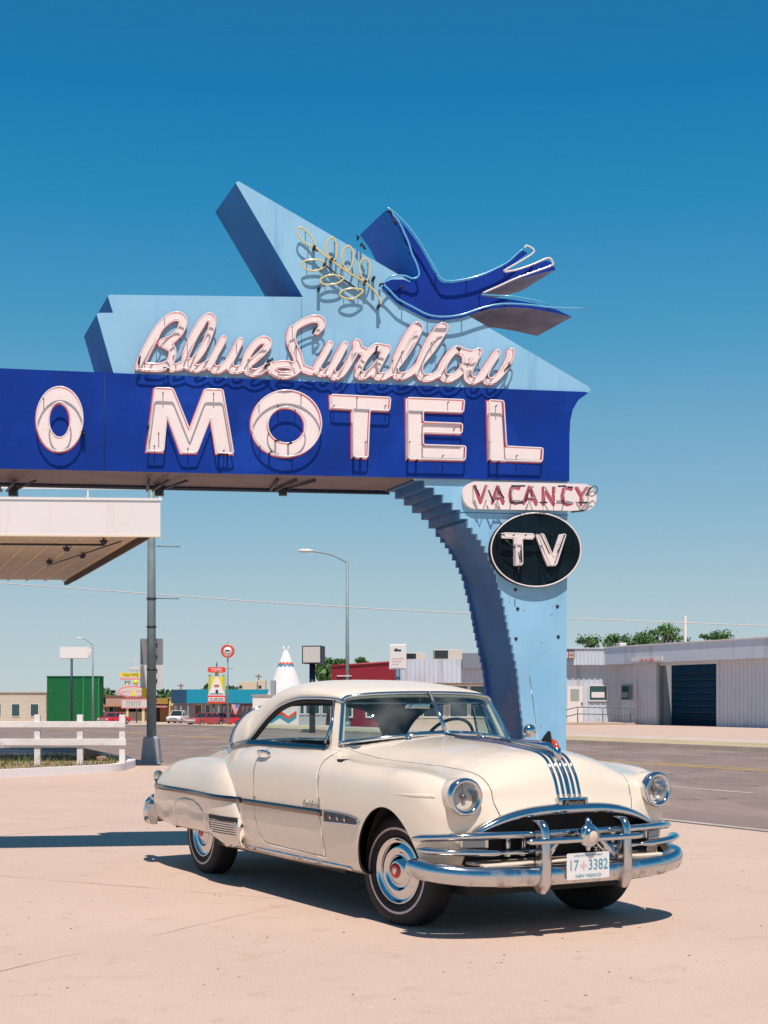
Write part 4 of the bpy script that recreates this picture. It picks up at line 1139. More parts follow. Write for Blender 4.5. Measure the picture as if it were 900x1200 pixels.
gr = cobj('grille', bm, m_chrome)
bm = bmesh.new(); box(bm, (.46,-.69,.36),(.60,.69,.70)); cobj('grille_backing', bm, m_dark, gr)
bm = bmesh.new()                                        # two wing bars that wrap round the corners
def bar(bm, zc, x0, half, bend, ry, rx, ylim=None, taper=.12, n=64, dz=lambda t:0):
    prev = None; ys = lin(-half, half, n) if ylim is None else lin(ylim[0], ylim[1], n)
    for y in ys:
        t = abs(y)/half; k = min(1, (1-t)/taper+.28) if t > 1-taper else 1
        c = Vector((x0-bend*t**3.2, y, zc+dz(t)))
        rg = [bm.verts.new((c.x+rx*k*math.cos(a), c.y, c.z+ry*k*math.sin(a))) for a in [2*math.pi*j/14 for j in range(14)]]
        if prev:
            for j in range(14): f = bm.faces.new((prev[j],rg[j],rg[(j+1)%14],prev[(j+1)%14])); f.smooth = True
        else: bm.faces.new(rg[::-1])
        prev = rg
    bm.faces.new(prev)
def sweep(bm, pts, ry, rx, n=14, ends=.4):
    prev = None; k_ = len(pts)
    for i, c in enumerate(pts):
        t = (pts[min(i+1,k_-1)]-pts[max(i-1,0)]); t.z = 0; t.normalize(); N = Vector((t.y,-t.x,0))
        if N.x < -.2: N = -N
        e = min(i, k_-1-i); k = min(1, ends+(1-ends)*math.sin(min(1,e/5)*math.pi/2))
        rg = [bm.verts.new(c+N*(rx*k*math.cos(a))+Vector((0,0,ry*k*math.sin(a)))) for a in [2*math.pi*j/n for j in range(n)]]
        if prev:
            for j in range(n): f = bm.faces.new((prev[j],rg[j],rg[(j+1)%n],prev[(j+1)%n])); f.smooth = True
        else: bm.faces.new(rg[::-1])
        prev = rg
    bm.faces.new(prev)
halfU = [(.800,0,.604),(.797,.25,.604),(.780,.46,.604),(.745,.61,.602),(.690,.74,.598),(.625,.835,.592),(.545,.905,.586),(.465,.940,.580)]
sweep(bm, catmull([(x,-y,z) for x,y,z in halfU[:0:-1]]+halfU, 5), .023, .030)
for s in (1,-1):
    c = catmull([(x,y*s,z) for x,y,z in ((.760,.50,.504),(.765,.58,.505),(.75,.67,.508),(.715,.77,.512),(.665,.855,.516),(.605,.920,.520),(.54,.945,.524))], 5); sweep(bm, c, .021, .034)
    c = catmull([(x,y*s,z) for x,y,z in ((.745,.16,.50),(.755,.35,.50),(.755,.56,.50))], 5); sweep(bm, c, .016, .02)
cobj('wing_bar', bm, m_chrome, gr)
bm = bmesh.new()                                        # parking lamp boxes
bm.free()
for s in (1,-1):
    bm = bmesh.new(); Mp = Matrix.Translation((.70,.665*s,0))@Matrix.Rotation(R(22*s),4,'Z')
    box(bm, (-.10,-.085,.527),(0,.085,.580), .006, M=Mp); pk = cobj('parking_lamp', bm, m_chrome2, gr)
    bm = bmesh.new(); box(bm, (.001,-.065,.533),(.008,.065,.574), .003, M=Mp)
    cobj('lamp_lens', bm, mat('ribbed_lamp_glass', (.30,.31,.31), .15, coat=.5), pk)
for y in (-.44,-.33,-.22,.22,.33,.44):
    bm = bmesh.new(); box(bm, (.66,y-.016,.47),(.725,y+.016,.60), .008); cobj('grille_tooth', bm, m_chrome, gr, ang=35)
bm = bmesh.new(); box(bm, (.42,-.66,.425),(.80,.66,.445), .008); cobj('gravel_pan', bm, m_cream, body)  # pan added so the shadow below the front bars falls solid
bm = bmesh.new()
for s in (1,-1): 
    tube(bm, [(.80,.26*s,.455),(.79,.12*s,.585)], [.034,.028], 10)
cobj('diagonal_brace', bm, m_chrome, gr, ang=35)
# bumper bar
bm = bmesh.new(); prev = None
prof = [(-.05,.066),(-.004,.066),(.016,.056),(.028,.032),(.032,.002),(.028,-.030),(.014,-.055),(-.006,-.066),(-.05,-.066)]
n = 97
BP = [(.862,0,.362),(.860,.2,.362),(.850,.4,.364),(.820,.6,.370),(.768,.75,.378),(.710,.85,.388),(.645,.915,.398),(.575,.943,.405),(.505,.953,.410),(.46,.952,.412)]
bpts = catmull([(x,-y,z) for x,y,z in BP[:0:-1]]+BP, 6); n = len(bpts)
cs = bpts
for i, c in enumerate(cs):
    t = (cs[min(i+1,n-1)]-cs[max(i-1,0)]); t.z = 0; t.normalize(); N = Vector((t.y,-t.x,0))
    if N.dot(c-Vector((0,0,c.z))) < 0: N = -N
    a = abs(-1+2*i/(n-1)); k = 1-.22*max(0,(a-.8)/.2)**2
    rg = [bm.verts.new(c+N*p+Vector((0,0,q*k*.90))) for p,q in prof]
    if prev:
        for j in range(len(prof)): f = bm.faces.new((prev[j],rg[j],rg[(j+1)%len(prof)],prev[(j+1)%len(prof)])); f.smooth = True
    else: bm.faces.new(rg)
    prev = rg
bm.faces.new(prev[::-1])
fb = cobj('front_bumper', bm, m_chrome2, ang=50)
bm = bmesh.new(); bar(bm, .570, .915, .43, .03, .019, .019, taper=.10); 
cobj('guard_crossbar', bm, m_chrome, fb)
for s in (1,-1):
    bm = bmesh.new(); prev = None
    G_ = [(.262,.875,.018),(.30,.905,.030),(.36,.915,.033),(.45,.918,.031),(.56,.912,.028),(.63,.902,.027),(.665,.885,.024),(.682,.862,.020),(.686,.845,.010)]
    for z,x,wd in [(q.z,q.x,q.y) for q in catmull([(x,wd,z) for z,x,wd in G_],4)]:
        rg = [bm.verts.new((x+a*1.1, (.297*s)+b*wd, z)) for a,b in ((-.075,-1),(-.02,-1),(.0,-.72),(.008,0),(.0,.72),(-.02,1),(-.075,1))]
        if prev:
            for j in range(7): f = bm.faces.new((prev[j],rg[j],rg[(j+1)%7],prev[(j+1)%7])); f.smooth = True
        else: bm.faces.new(rg[::-1])
        prev = rg
    bm.faces.new(prev); cobj('bumper_guard', bm, m_chrome2, fb, ang=50)
bm = bmesh.new()                                        # round centre ornament
lathe(bm, [(0,.05),(.026,.05),(.042,.042),(.048,.03),(.060,.028),(.068,.018),(.070,0),(.055,-.03)], 36, 'X', (.905,0,.590))
tube(bm, [(.905,0,.64),(.905,0,.675),(.895,0,.692)], [.026,.018,.008], 8); tube(bm, [(.905,0,.54),(.905,0,.500)], [.022,.010], 8); tube(bm, [(.78,0,.59),(.90,0,.59)], .03, 10)
cm = cobj('centre_ornament', bm, m_chrome, gr, ang=45)
bm = bmesh.new(); lathe(bm, [(0,.054),(.014,.053),(.024,.049),(.030,.048)], 24, 'X', (.907,0,.590)); cobj('ornament_disc', bm, mat('ivory_plastic', (.70,.55,.42), .3, coat=.5), cm, smooth=True)
# plate
bm = bmesh.new(); pv = roundc([(-.156,-.077),(.156,-.077),(.156,.077),(-.156,.077)], .012, 4)
slab(bm, [pv], lambda y,z,d: Vector((.905-d, y, .412+z)), 0, .003)
PY = -.0
pl = cobj('license_plate', bm, mat('plate_white_enamel', (.78,.74,.72), .35, var=.05, vscale=20), fb)
m_teal = mat('plate_teal_paint', (.04,.30,.40), .4); m_pred = mat('plate_faded_zia_paint', (.62,.52,.50), .5)
bm = bmesh.new()
def puttext(bm, txt, size, y, z, sx=1, x=.9065):
    t = text_bm(txt, size, .0004, 0, sx=sx); bmesh.ops.transform(t, matrix=Matrix(((0,0,1,x),(1,0,0,y),(0,1,0,.412+z),(0,0,0,1))), verts=t.verts[:])
    me = bpy.data.meshes.new('t'); t.to_mesh(me); t.free(); bm.from_mesh(me); bpy.data.meshes.remove(me)
puttext(bm, '17', .088, -.108, .003, .85); puttext(bm, '3382', .088, .072, .003, .85)
puttext(bm, 'NEW MEXICO', .026, 0, -.058, 1.15); puttext(bm, 'LAND OF ENCHANTMENT', .016, 0, .062, 1.1)
cobj('plate_lettering', bm, m_teal, pl)
bm = bmesh.new()
for k in range(4):
    a = k*math.pi/2
    for o_ in (-.006,-.002,.002,.006):
        d_ = Vector((math.cos(a),math.sin(a))); q = Vector((-math.sin(a),math.cos(a)))
        s_ = d_*.011+q*o_; e_ = d_*(.024 if abs(o_) > .004 else .028)+q*o_
        c4 = [s_-q*.001, e_-q*.001, e_+q*.001, s_+q*.001]; vs = [bm.verts.new((.9066,-.035+v.x,.414+v.y)) for v in c4]; bm.faces.new(vs)
vs = [bm.verts.new((.9066,-.035+.010*math.cos(2*math.pi*k/16),.414+.010*math.sin(2*math.pi*k/16))) for k in range(16)]; bm.faces.new(vs)
cobj('sun_symbol', bm, m_pred, pl, recalc=False)
# rear bumper
bm = bmesh.new(); prev = None
for i, v in enumerate(lin(-1,1,60)):
    a = abs(v); 
    if a < .8: y = a/.8*.84; x = -4.17+.06*(y/.84)**2
    else: t = (a-.8)/.2; y = .84+.10*math.sin(t*math.pi/2); x = -4.11+.30*(1-math.cos(t*math.pi/2))
    c = Vector((x, math.copysign(y,v), .42)); 
    if i == 0: t_ = Vector((-1,0,0))
    cs_ = c
    nx = Vector((-1,0,0)) if a < .8 else Vector((-math.cos((a-.8)/.2*1.4), math.copysign(math.sin((a-.8)/.2*1.4),v),0))
    rg = [bm.verts.new(c+nx*p+Vector((0,0,q*1.25))) for p,q in prof]
    if prev:
        for j in range(len(prof)): f = bm.faces.new((prev[j],rg[j],rg[(j+1)%len(prof)],prev[(j+1)%len(prof)])); f.smooth = True
    else: bm.faces.new(rg)
    prev = rg
bm.faces.new(prev[::-1])
rb = cobj('rear_bumper', bm, m_chrome2, ang=50)
for s in (1,-1):
    bm = bmesh.new(); tube(bm, [(-4.18,.80*s,.33),(-4.235,.80*s,.40),(-4.235,.80*s,.50),(-4.20,.80*s,.535)], [.03,.045,.042,.02], 12); tube(bm, [(-4.28,.80*s,.515),(-4.12,.80*s,.545),(-4.05,.80*s,.53)], [.012,.03,.02], 10)
    cobj('bumper_guard', bm, m_chrome, rb, smooth=True)

# ---------- wheels
def make_wheel(loc, rot, s):
    root = bpy.data.objects.new('wheel', None); COL.objects.link(root); root.parent = car; root.location = loc; root.rotation_euler = (0,0,rot)
    s_ = s
    def yy(v): return v*s_
    bm = bmesh.new()
    prof = [(.198,-.07),(.215,-.086),(.25,-.096),(.29,-.098),(.322,-.09),(.340,-.076),(.347,-.055),(.349,0),(.347,.055),(.340,.076),(.322,.09),(.292,.0975),(.266,.0985),(.252,.099),(.240,.097),(.215,.086),(.198,.07)]
    lathe(bm, [(r,yy(h)) for r,h in prof], 72, 'Y')
    for f in bm.faces:
        r = [math.hypot(v.co.x,v.co.z) for v in f.verts]; c = f.calc_center_median()
        if c.y*s_ > .09 and .2505 < sum(r)/4 < .268: f.material_index = 1
    for i in range(4):                               # tread grooves
        pass
    # flatten slightly at the ground
    for v in bm.verts:
        if v.co.z < -.336: v.co.z = -.336-(v.co.z+.336)*0
    obj('tyre', bm, [m_tyre, m_ww], root)
    bm = bmesh.new()
    lathe(bm, [(r,yy(h)) for r,h in [(.204,.070),(.207,.082),(.203,.092),(.196,.090),(.188,.078),(.176,.070),(.168,.072),(.150,.083),(.128,.088),(.118,.084),(.110,.074),(.098,.070),(.088,.076),(.078,.090),(.060,.100),(.040,.104),(.036,.102)]], 64, 'Y')
    cap = obj('hub_cap', bm, m_chrome, root)
    bm = bmesh.new(); lathe(bm, [(r,yy(h)) for r,h in [(.048,.1005),(.045,.108),(.026,.1115),(0,.1125)]], 32, 'Y'); obj('hub_medallion', bm, m_red, cap)
    bm = bmesh.new(); slab(bm, [[(-.010,.018),(.0,.006),(.012,.020),(.016,.0),(.006,-.014),(-.004,-.018),(-.012,-.004)]], lambda x,z,d: Vector((x*1.3,yy(.1128+d),z*1.3)), 0, .0015); obj('medallion_crest', bm, m_chrome, cap)
    bm = bmesh.new(); lathe(bm, [(.2,yy(.06)),(.19,yy(-.08)),(.02,yy(-.08)),(0,yy(-.08))], 32, 'Y'); obj('rim', bm, mat('wheel_cream_steel', (.6,.5,.33), .4), root)
    return root
STEER = R(10)
for x, s in ((0,-1),(0,1),(-3.05,-1),(-3.05,1)):
    make_wheel((x, (.69 if x == 0 else .705)*s, .337), STEER if x == 0 else 0, s)

# ---------- underbody and interior
bm = bmesh.new()
box(bm, (-3.9,-.56,.22),(.50,.56,.30)); box(bm, (.10-.0,-.55,.30),(.5,.55,.90)); box(bm, (-.60,-.52,.30),(.10,.52,.95)); box(bm, (-3.95,-.6,.30),(-2.65,.6,.80)); box(bm, (-2.6,-.86,.27),(-.5,.86,.33))
box(bm, (-.62,-.86,.30),(-.56,.86,1.0)); box(bm, (-2.64,-.64,.30),(-2.58,.64,.95))
box(bm, (.40,-.80,.34),(.46,.80,.86))
cobj('chassis', bm, m_dark)
for s in (1,-1):                                        # inner fender liners
    for a in (FA, RA):
        bm = bmesh.new()
        cyl_r = a[2]+.06
        for k in range(12):
            a0, a1 = math.pi*k/12, math.pi*(k+1)/12
            q = [(a[0]+cyl_r*math.cos(a0), .84*s, a[1]+(a[3]+.04)*math.sin(a0)), (a[0]+cyl_r*math.cos(a1), .84*s, a[1]+(a[3]+.04)*math.sin(a1)), (a[0]+cyl_r*math.cos(a1), .54*s, a[1]+(a[3]+.04)*math.sin(a1)), (a[0]+cyl_r*math.cos(a0), .54*s, a[1]+(a[3]+.04)*math.sin(a0))]
            bm.faces.new([bm.verts.new(p) for p in q])
        shell(cobj('wheel_well', bm, m_dark), .004)
bm = bmesh.new(); box(bm, (-1.08,-.66,.92),(-.76,.66,1.075), .03); box(bm, (-1.10,-.70,.80),(-1.0,.70,.98), .02)
dash = cobj('dashboard', bm, mat('dash_paint', (.10,.14,.15), .35, coat=.3), ang=40)
bm = bmesh.new(); lathe(bm, [(0,0),(.05,0),(.055,.02),(.05,.03)], 20, 'X'); bmesh.ops.transform(bm, matrix=Matrix.Translation((-1.105,.36,.93))@Matrix.Rotation(math.pi,4,'Z'), verts=bm.verts[:]); cobj('gauge', bm, m_chrome, dash)
def bench(name, x0, x1, zs, zt):
    root = bpy.data.objects.new(name, None); COL.objects.link(root); root.parent = car
    bm = bmesh.new(); box(bm, (x0-.05,-.68,zs-.22),(x1,.68,zs), .05); obj('seat_cushion', bm, m_int, root, ang=40)
    bm = bmesh.new(); box(bm, (-.08,-.68,0),(.08,.68,zt-zs+.08), .05); bmesh.ops.transform(bm, matrix=Matrix.Translation((x0-.05,0,zs-.08))@Matrix.Rotation(R(-12),4,'Y'), verts=bm.verts[:]); obj('backrest', bm, m_int, root, ang=40)
    return root
bench('front_seat', -1.72, -1.22, .66, 1.09); bench('rear_seat', -2.52, -2.02, .64, 1.06)
bm = bmesh.new(); box(bm, (-2.98,-.66,1.0),(-2.58,.66,1.02), .005); cobj('parcel_shelf', bm, m_int2)
bm = bmesh.new()                                        # steering wheel
Ms = Matrix.Translation((-1.20,.36,1.075))@Matrix.Rotation(R(-58),4,'Y')
ringp = [(.205*math.cos(a),.205*math.sin(a),0) for a in [2*math.pi*k/40 for k in range(40)]]
tube(bm, ringp, .012, 8, closed=True); tube(bm, [(.105*math.cos(a),.105*math.sin(a),-.01) for a in lin(0,2*math.pi,30)[:-1]], .005, 6, closed=True)
for a in (R(90),R(210),R(330)): tube(bm, [(0,0,-.02),(.2*math.cos(a),.2*math.sin(a),0)], .010, 6)
lathe(bm, [(0,.015),(.03,.012),(.042,-.02),(.03,-.04)], 20); tube(bm, [(0,0,-.02),(0,0,-.40)], .02, 8)
bmesh.ops.transform(bm, matrix=Ms, verts=bm.verts[:]); cobj('steering_wheel', bm, mat('wheel_bakelite', (.03,.045,.055), .3, coat=.4), smooth=True)
bm = bmesh.new(); box(bm, (-1.045,-.10,1.315),(-1.02,.10,1.37), .012); tube(bm, [(-1.0,0,1.42),(-1.025,0,1.36)], .008, 6); cobj('inside_mirror', bm, m_chrome, ang=40)
for s in (1,-1):                                        # sun visors
    bm = bmesh.new(); box(bm, (-1.20,min(.08*s,.52*s),1.355),(-1.03,max(.08*s,.52*s),1.37), .006)
    cobj('sun_visor', bm, m_int2, ang=40)
# outside mirror, antenna
bm = bmesh.new(); p = Vector((-1.0,.80,1.06)); q = Vector((-1.06,.985,1.155)); tube(bm, [p, p+Vector((0,.10,.05)), q], .007, 8)
lathe(bm, [(0,.04),(.025,.036),(.045,.022),(.052,0),(.050,-.006),(0,-.006)], 28, 'X', q)
cobj('side_mirror', bm, m_chrome, doors[1], smooth=True)
bm = bmesh.new(); a = tophit(-.42,.62)[0]; tube(bm, [a, a+Vector((0,0,.02))], .012, 8); tube(bm, [a, a+Vector((-.06,-.01,.30)), a+Vector((-.10,-.02,.54))], [.004,.003,.002], 6); cobj('antenna', bm, m_chrome, body, smooth=True)
# ================================================================== SETTING
RU = Vector((-.492,.8706,0)); RN = Vector((.8706,.492,0))
def gzs(s): return -1.5*min(1,max(0,(s-70)/80))
def ground_z(x, y): return gzs(Vector((x,y,0)).dot(RU))
def sheet(name, n0, n1, dz, m, s_rng=(-400,70,150,900), kind='structure'):
    bm = bmesh.new(); vs = []
    for s in s_rng: vs.append([bm.verts.new(RU*s+RN*n+Vector((0,0,gzs(s)+dz))) for n in (n0,n1)])
    for a,b in zip(vs[:-1],vs[1:]): bm.faces.new((a[0],b[0],b[1],a[1]))
    bmesh.ops.recalc_face_normals(bm, faces=bm.faces[:])
    if bm.faces[:][0].normal.z < 0: bmesh.ops.reverse_faces(bm, faces=bm.faces[:])
    return tag(obj(name, bm, m, recalc=False), kind=kind)
m_conc = mat('pink_beige_concrete', (.575,.42,.335), .9, var=.10, vscale=.5, bump=.4, bscale=70, dist=.008)
add_spots(m_conc, (.47,.32,.235), 3.2, .56, .74); add_spots(m_conc, (.60,.44,.345), 11, .55, .70); add_spots(m_conc, (.44,.30,.22), 90, .56, .66, detail=2)
add_spots(m_conc, (.66,.51,.42), 140, .62, .70, detail=2); add_spots(m_conc, (.26,.18,.14), 5.5, .69, .76); add_spots(m_conc, (.30,.21,.16), 38, .70, .75, detail=3)
def add_joints(m, cell, width, col, rot):
    nt = m.node_tree; b = nt.nodes['Principled BSDF']; tc = nt.nodes.new('ShaderNodeTexCoord'); mp = nt.nodes.new('ShaderNodeMapping'); mp.inputs['Rotation'].default_value[2] = rot
    nz = nt.nodes.new('ShaderNodeTexNoise'); nz.inputs['Scale'].default_value = 1.5; nt.links.new(tc.outputs['Object'], nz.inputs['Vector'])
    sc = nt.nodes.new('ShaderNodeVectorMath'); sc.operation = 'SCALE'; sc.inputs['Scale'].default_value = .06; nt.links.new(nz.outputs['Color'], sc.inputs[0])
    ad = nt.nodes.new('ShaderNodeVectorMath'); ad.operation = 'ADD'; nt.links.new(tc.outputs['Object'], ad.inputs[0]); nt.links.new(sc.outputs[0], ad.inputs[1])
    nt.links.new(ad.outputs[0], mp.inputs['Vector'])
    br = nt.nodes.new('ShaderNodeTexBrick'); br.offset = 0; br.inputs['Scale'].default_value = 1; br.inputs['Brick Width'].default_value = cell; br.inputs['Row Height'].default_value = cell*.8; br.inputs['Mortar Size'].default_value = width
    nt.links.new(mp.outputs['Vector'], br.inputs['Vector'])
    n2 = nt.nodes.new('ShaderNodeTexNoise'); n2.inputs['Scale'].default_value = .9; nt.links.new(tc.outputs['Object'], n2.inputs['Vector'])
    r2 = nt.nodes.new('ShaderNodeMapRange'); r2.inputs['From Min'].default_value = .35; r2.inputs['From Max'].default_value = .65; nt.links.new(n2.outputs['Fac'], r2.inputs['Value'])
    mu = nt.nodes.new('ShaderNodeMath'); mu.operation = 'MULTIPLY'; nt.links.new(br.outputs['Fac'], mu.inputs[0]); nt.links.new(r2.outputs['Result'], mu.inputs[1])
    mx = nt.nodes.new('ShaderNodeMix'); mx.data_type = 'RGBA'; mx.inputs['B'].default_value = (*col,1); nt.links.new(b.inputs['Base Color'].links[0].from_socket, mx.inputs['A'])
    nt.links.new(mu.outputs[0], mx.inputs['Factor']); nt.links.new(mx.outputs['Result'], b.inputs['Base Color'])
def add_cracks(m, scale, width, col, lo, hi, dist=.35):
    nt = m.node_tree; b = nt.nodes['Principled BSDF']; tc = nt.nodes.new('ShaderNodeTexCoord')
    nz = nt.nodes.new('ShaderNodeTexNoise'); nz.inputs['Scale'].default_value = 2.2; nz.inputs['Detail'].default_value = 7; nt.links.new(tc.outputs['Object'], nz.inputs['Vector'])
    sc = nt.nodes.new('ShaderNodeVectorMath'); sc.operation = 'SCALE'; sc.inputs['Scale'].default_value = dist; nt.links.new(nz.outputs['Color'], sc.inputs[0])
    ad = nt.nodes.new('ShaderNodeVectorMath'); ad.operation = 'ADD'; nt.links.new(tc.outputs['Object'], ad.inputs[0]); nt.links.new(sc.outputs[0], ad.inputs[1])
    vo = nt.nodes.new('ShaderNodeTexVoronoi'); vo.feature = 'DISTANCE_TO_EDGE'; vo.inputs['Scale'].default_value = scale; nt.links.new(ad.outputs[0], vo.inputs['Vector'])
    r = nt.nodes.new('ShaderNodeMapRange'); r.inputs['From Min'].default_value = 0; r.inputs['From Max'].default_value = width; r.inputs['To Min'].default_value = 1; r.inputs['To Max'].default_value = 0; nt.links.new(vo.outputs['Distance'], r.inputs['Value'])
    n2 = nt.nodes.new('ShaderNodeTexNoise'); n2.inputs['Scale'].default_value = .45; n2.inputs['Detail'].default_value = 3; nt.links.new(tc.outputs['Object'], n2.inputs['Vector'])
    r2 = nt.nodes.new('ShaderNodeMapRange'); r2.inputs['From Min'].default_value = lo; r2.inputs['From Max'].default_value = hi; nt.links.new(n2.outputs['Fac'], r2.inputs['Value'])
    mu = nt.nodes.new('ShaderNodeMath'); mu.operation = 'MULTIPLY'; nt.links.new(r.outputs['Result'], mu.inputs[0]); nt.links.new(r2.outputs['Result'], mu.inputs[1])
    mx = nt.nodes.new('ShaderNodeMix'); mx.data_type = 'RGBA'; mx.inputs['B'].default_value = (*col,1); nt.links.new(b.inputs['Base Color'].links[0].from_socket, mx.inputs['A'])
    nt.links.new(mu.outputs[0], mx.inputs['Factor']); nt.links.new(mx.outputs['Result'], b.inputs['Base Color'])
add_cracks(m_conc, .55, .0035, (.36,.25,.20), .57, .68)
add_joints(m_conc, 5.2, .012, (.24,.15,.11), R(29))
sheet('ground', -1500, 1500, 0, m_conc, (-900,70,150,2500))
m_asph = mat('worn_asphalt', (.25,.18,.15), .88, var=.22, vscale=.35, bump=.2, bscale=30, dist=.01)
add_spots(m_asph, (.31,.225,.185), 1.2, .5, .7, stretch=(1,.25,1))
add_cracks(m_asph, .30, .012, (.06,.045,.04), .40, .55, .8)
sheet('road', 10.8, 27.4, .004, m_asph)
m_yel = mat('yellow_road_paint', (.68,.42,.09), .7, var=.35, vscale=3); m_wht = mat('white_road_paint', (.50,.42,.37), .7, var=.25, vscale=3)
bm = bmesh.new()
def dash(bm, n, w, s0, s1, mi=0):
    q = [RU*s0+RN*(n-w/2), RU*s1+RN*(n-w/2), RU*s1+RN*(n+w/2), RU*s0+RN*(n+w/2)]
    f = bm.faces.new([bm.verts.new(p+Vector((0,0,gzs(p.dot(RU))+.008))) for p in q]); f.material_index = mi
for n, w_ in ((20.1,.16),): 
    for s0, s1 in ((-300,70),(70,150),(150,500)): dash(bm, n, w_, s0, s1, 0)
for s in range(-60, 160, 9): dash(bm, 20.55, .13, s, s+3.2, 0); dash(bm, 15.1, .15, s+3.6, s+6.6, 1)
for n in (10.9, 24.2):
    for s0, s1 in ((-300,70),(70,150),(150,500)): dash(bm, n, .13, s0, s1, 1)
bmesh.ops.recalc_face_normals(bm, faces=bm.faces[:])
for f in bm.faces:
    if f.normal.z < 0: f.normal_flip()
tag(obj('road_markings', bm, [m_yel, m_wht], recalc=False), kind='structure')
m_kerb = mat('kerb_concrete', (.48,.38,.31), .85, var=.2, vscale=1.5)
def kerb(name, n0, n1, h, m, s_rng=(-300,70,150,500)):
    bm = bmesh.new(); R_ = []
    for s in s_rng: R_.append([bm.verts.new(RU*s+RN*n+Vector((0,0,gzs(s)+z))) for n,z in ((n0,-.05),(n0+.02,h),(n1,h),(n1,-.05))])
    for a,b in zip(R_[:-1],R_[1:]):
        for j in range(3): bm.faces.new((a[j],b[j],b[j+1],a[j+1]))
    return tag(obj(name, bm, m), kind='structure')
kerb('kerb', 27.4, 27.65, .13, m_kerb)
m_tan = mat('dry_verge_soil', (.50,.385,.23), .95, var=.3, vscale=.8, col2=(.38,.31,.17))
sheet('verge', 27.65, 30.6, .12, m_tan, (-300,70,150,500)); sheet('sidewalk', 30.6, 33.0, .10, mat('sidewalk_concrete', (.56,.46,.39), .9, var=.12, vscale=.7), (-300,70,150,500))

m_wwall_dirt = None
# ---------- building helpers (front faces the viewer; local x right, y away, z up)
m_wwall = mat('white_ribbed_metal', (.58,.62,.70), .55, var=.06, vscale=1.5)
add_spots(m_wwall, (.40,.38,.38), 1.2, .56, .72, stretch=(1,1,.15)); add_spots(m_wwall, (.34,.24,.17), 2.5, .55, .70, mask_z=(.7,.0))
m_win = mat('window_dark_teal_glass', (.015,.07,.08), .08, spec=.8)
m_wtrim = mat('white_trim_paint', (.78,.73,.71), .5)
m_fasc = mat('fascia_white_paint', (.80,.74,.72), .45, var=.05, vscale=1.5); add_spots(m_fasc, (.66,.59,.54), 3.5, .60, .76, stretch=(1,1,.14)); add_spots(m_fasc, (.40,.28,.20), 14, .73, .79)
m_fence = mat('chalky_white_timber', (.76,.71,.68), .7, var=.12, vscale=6, bump=.3, bscale=20); add_spots(m_fence, (.40,.33,.27), 9, .60, .72, stretch=(.4,1,1))
m_galv0 = mat('track_steel', (.3,.33,.35), .5)
m_conc2 = mat('stucco_cream', (.60,.52,.42), .8, var=.12, vscale=2)
def bld(name, label, cat, x, d, rot=0, z=None, group=None):
    return thing(name, label, cat, (x, d, ground_z(x,d) if z is None else z), rot, group)
def part(root, name, boxes, m, bev=0, **k):
    bm = bmesh.new()
    for lo, hi in boxes: box(bm, lo, hi, bev)
    return obj(name, bm, m, root, **k)
def zat(py, d, root): return gz(py,d)-root.location.z

# right: ribbed metal workshop
D1 = 84.0
x0 = gx(640, D1); 
gar = bld('workshop', 'long white ribbed-metal workshop with dark garage door, white door and ramp railing', 'workshop', gx(721.6,D1), D1)
def lx(px): return gx(px,D1)-gar.location.x
def lz(py): return zat(py,D1,gar)
def ribs(bm, p0, p1, z0, z1, pitch, dep, nrm):
    L = (p1-p0).length; k = int(L/pitch); d_ = (p1-p0)/L
    for i in range(k):
        c = p0+d_*(i+.5)*pitch
        a = c-d_*pitch*.16; b = c+d_*pitch*.16
        q = [a+nrm*.002, a+nrm*dep+d_*.02, b+nrm*dep-d_*.02, b+nrm*.002]
        lo = [bm.verts.new((v.x,v.y,z0)) for v in q]; hi = [bm.verts.new((v.x,v.y,z1)) for v in q]
        for j in range(3): bm.faces.new((lo[j],lo[j+1],hi[j+1],hi[j]))
XL = lx(596)
part(gar, 'front_wall', [((XL,0,0),(0,.3,lz(779)))], m_wwall)
bm = bmesh.new(); ribs(bm, Vector((XL,0,0)), Vector((-.1,0,0)), 0, lz(779.5), .33, .045, Vector((0,-1,0))); obj('wall_ribs', bm, m_wwall, gar)
part(gar, 'fascia', [((XL-.3,-.42,lz(779.6)),(.0,.1,lz(760.5)))], m_wwall)
bm = bmesh.new(); ribs(bm, Vector((XL-.3,-.42,0)), Vector((-.05,-.42,0)), lz(779), lz(761.5), .22, .03, Vector((0,-1,0))); obj('fascia_ribs', bm, m_wwall, gar)
part(gar, 'roof_cap', [((XL-.35,-.5,lz(760.4)),(0,.2,lz(759.6)))], m_wtrim)
# angled wing
wd = Vector((.40,-.917,0)).normalized(); wn = Vector((wd.y,-wd.x,0)); wn = wn if wn.y < 0 else -wn
W = 26
def wingbox(bm, a, b, o0, o1, z0, z1):
    q = [wd*a+wn*o0, wd*b+wn*o0, wd*b+wn*o1, wd*a+wn*o1]
    lo = [bm.verts.new((p.x,p.y,z0)) for p in q]; hi = [bm.verts.new((p.x,p.y,z1)) for p in q]
    bm.faces.new(lo[::-1]); bm.faces.new(hi)
    for j in range(4): bm.faces.new((lo[j],lo[(j+1)%4],hi[(j+1)%4],hi[j]))
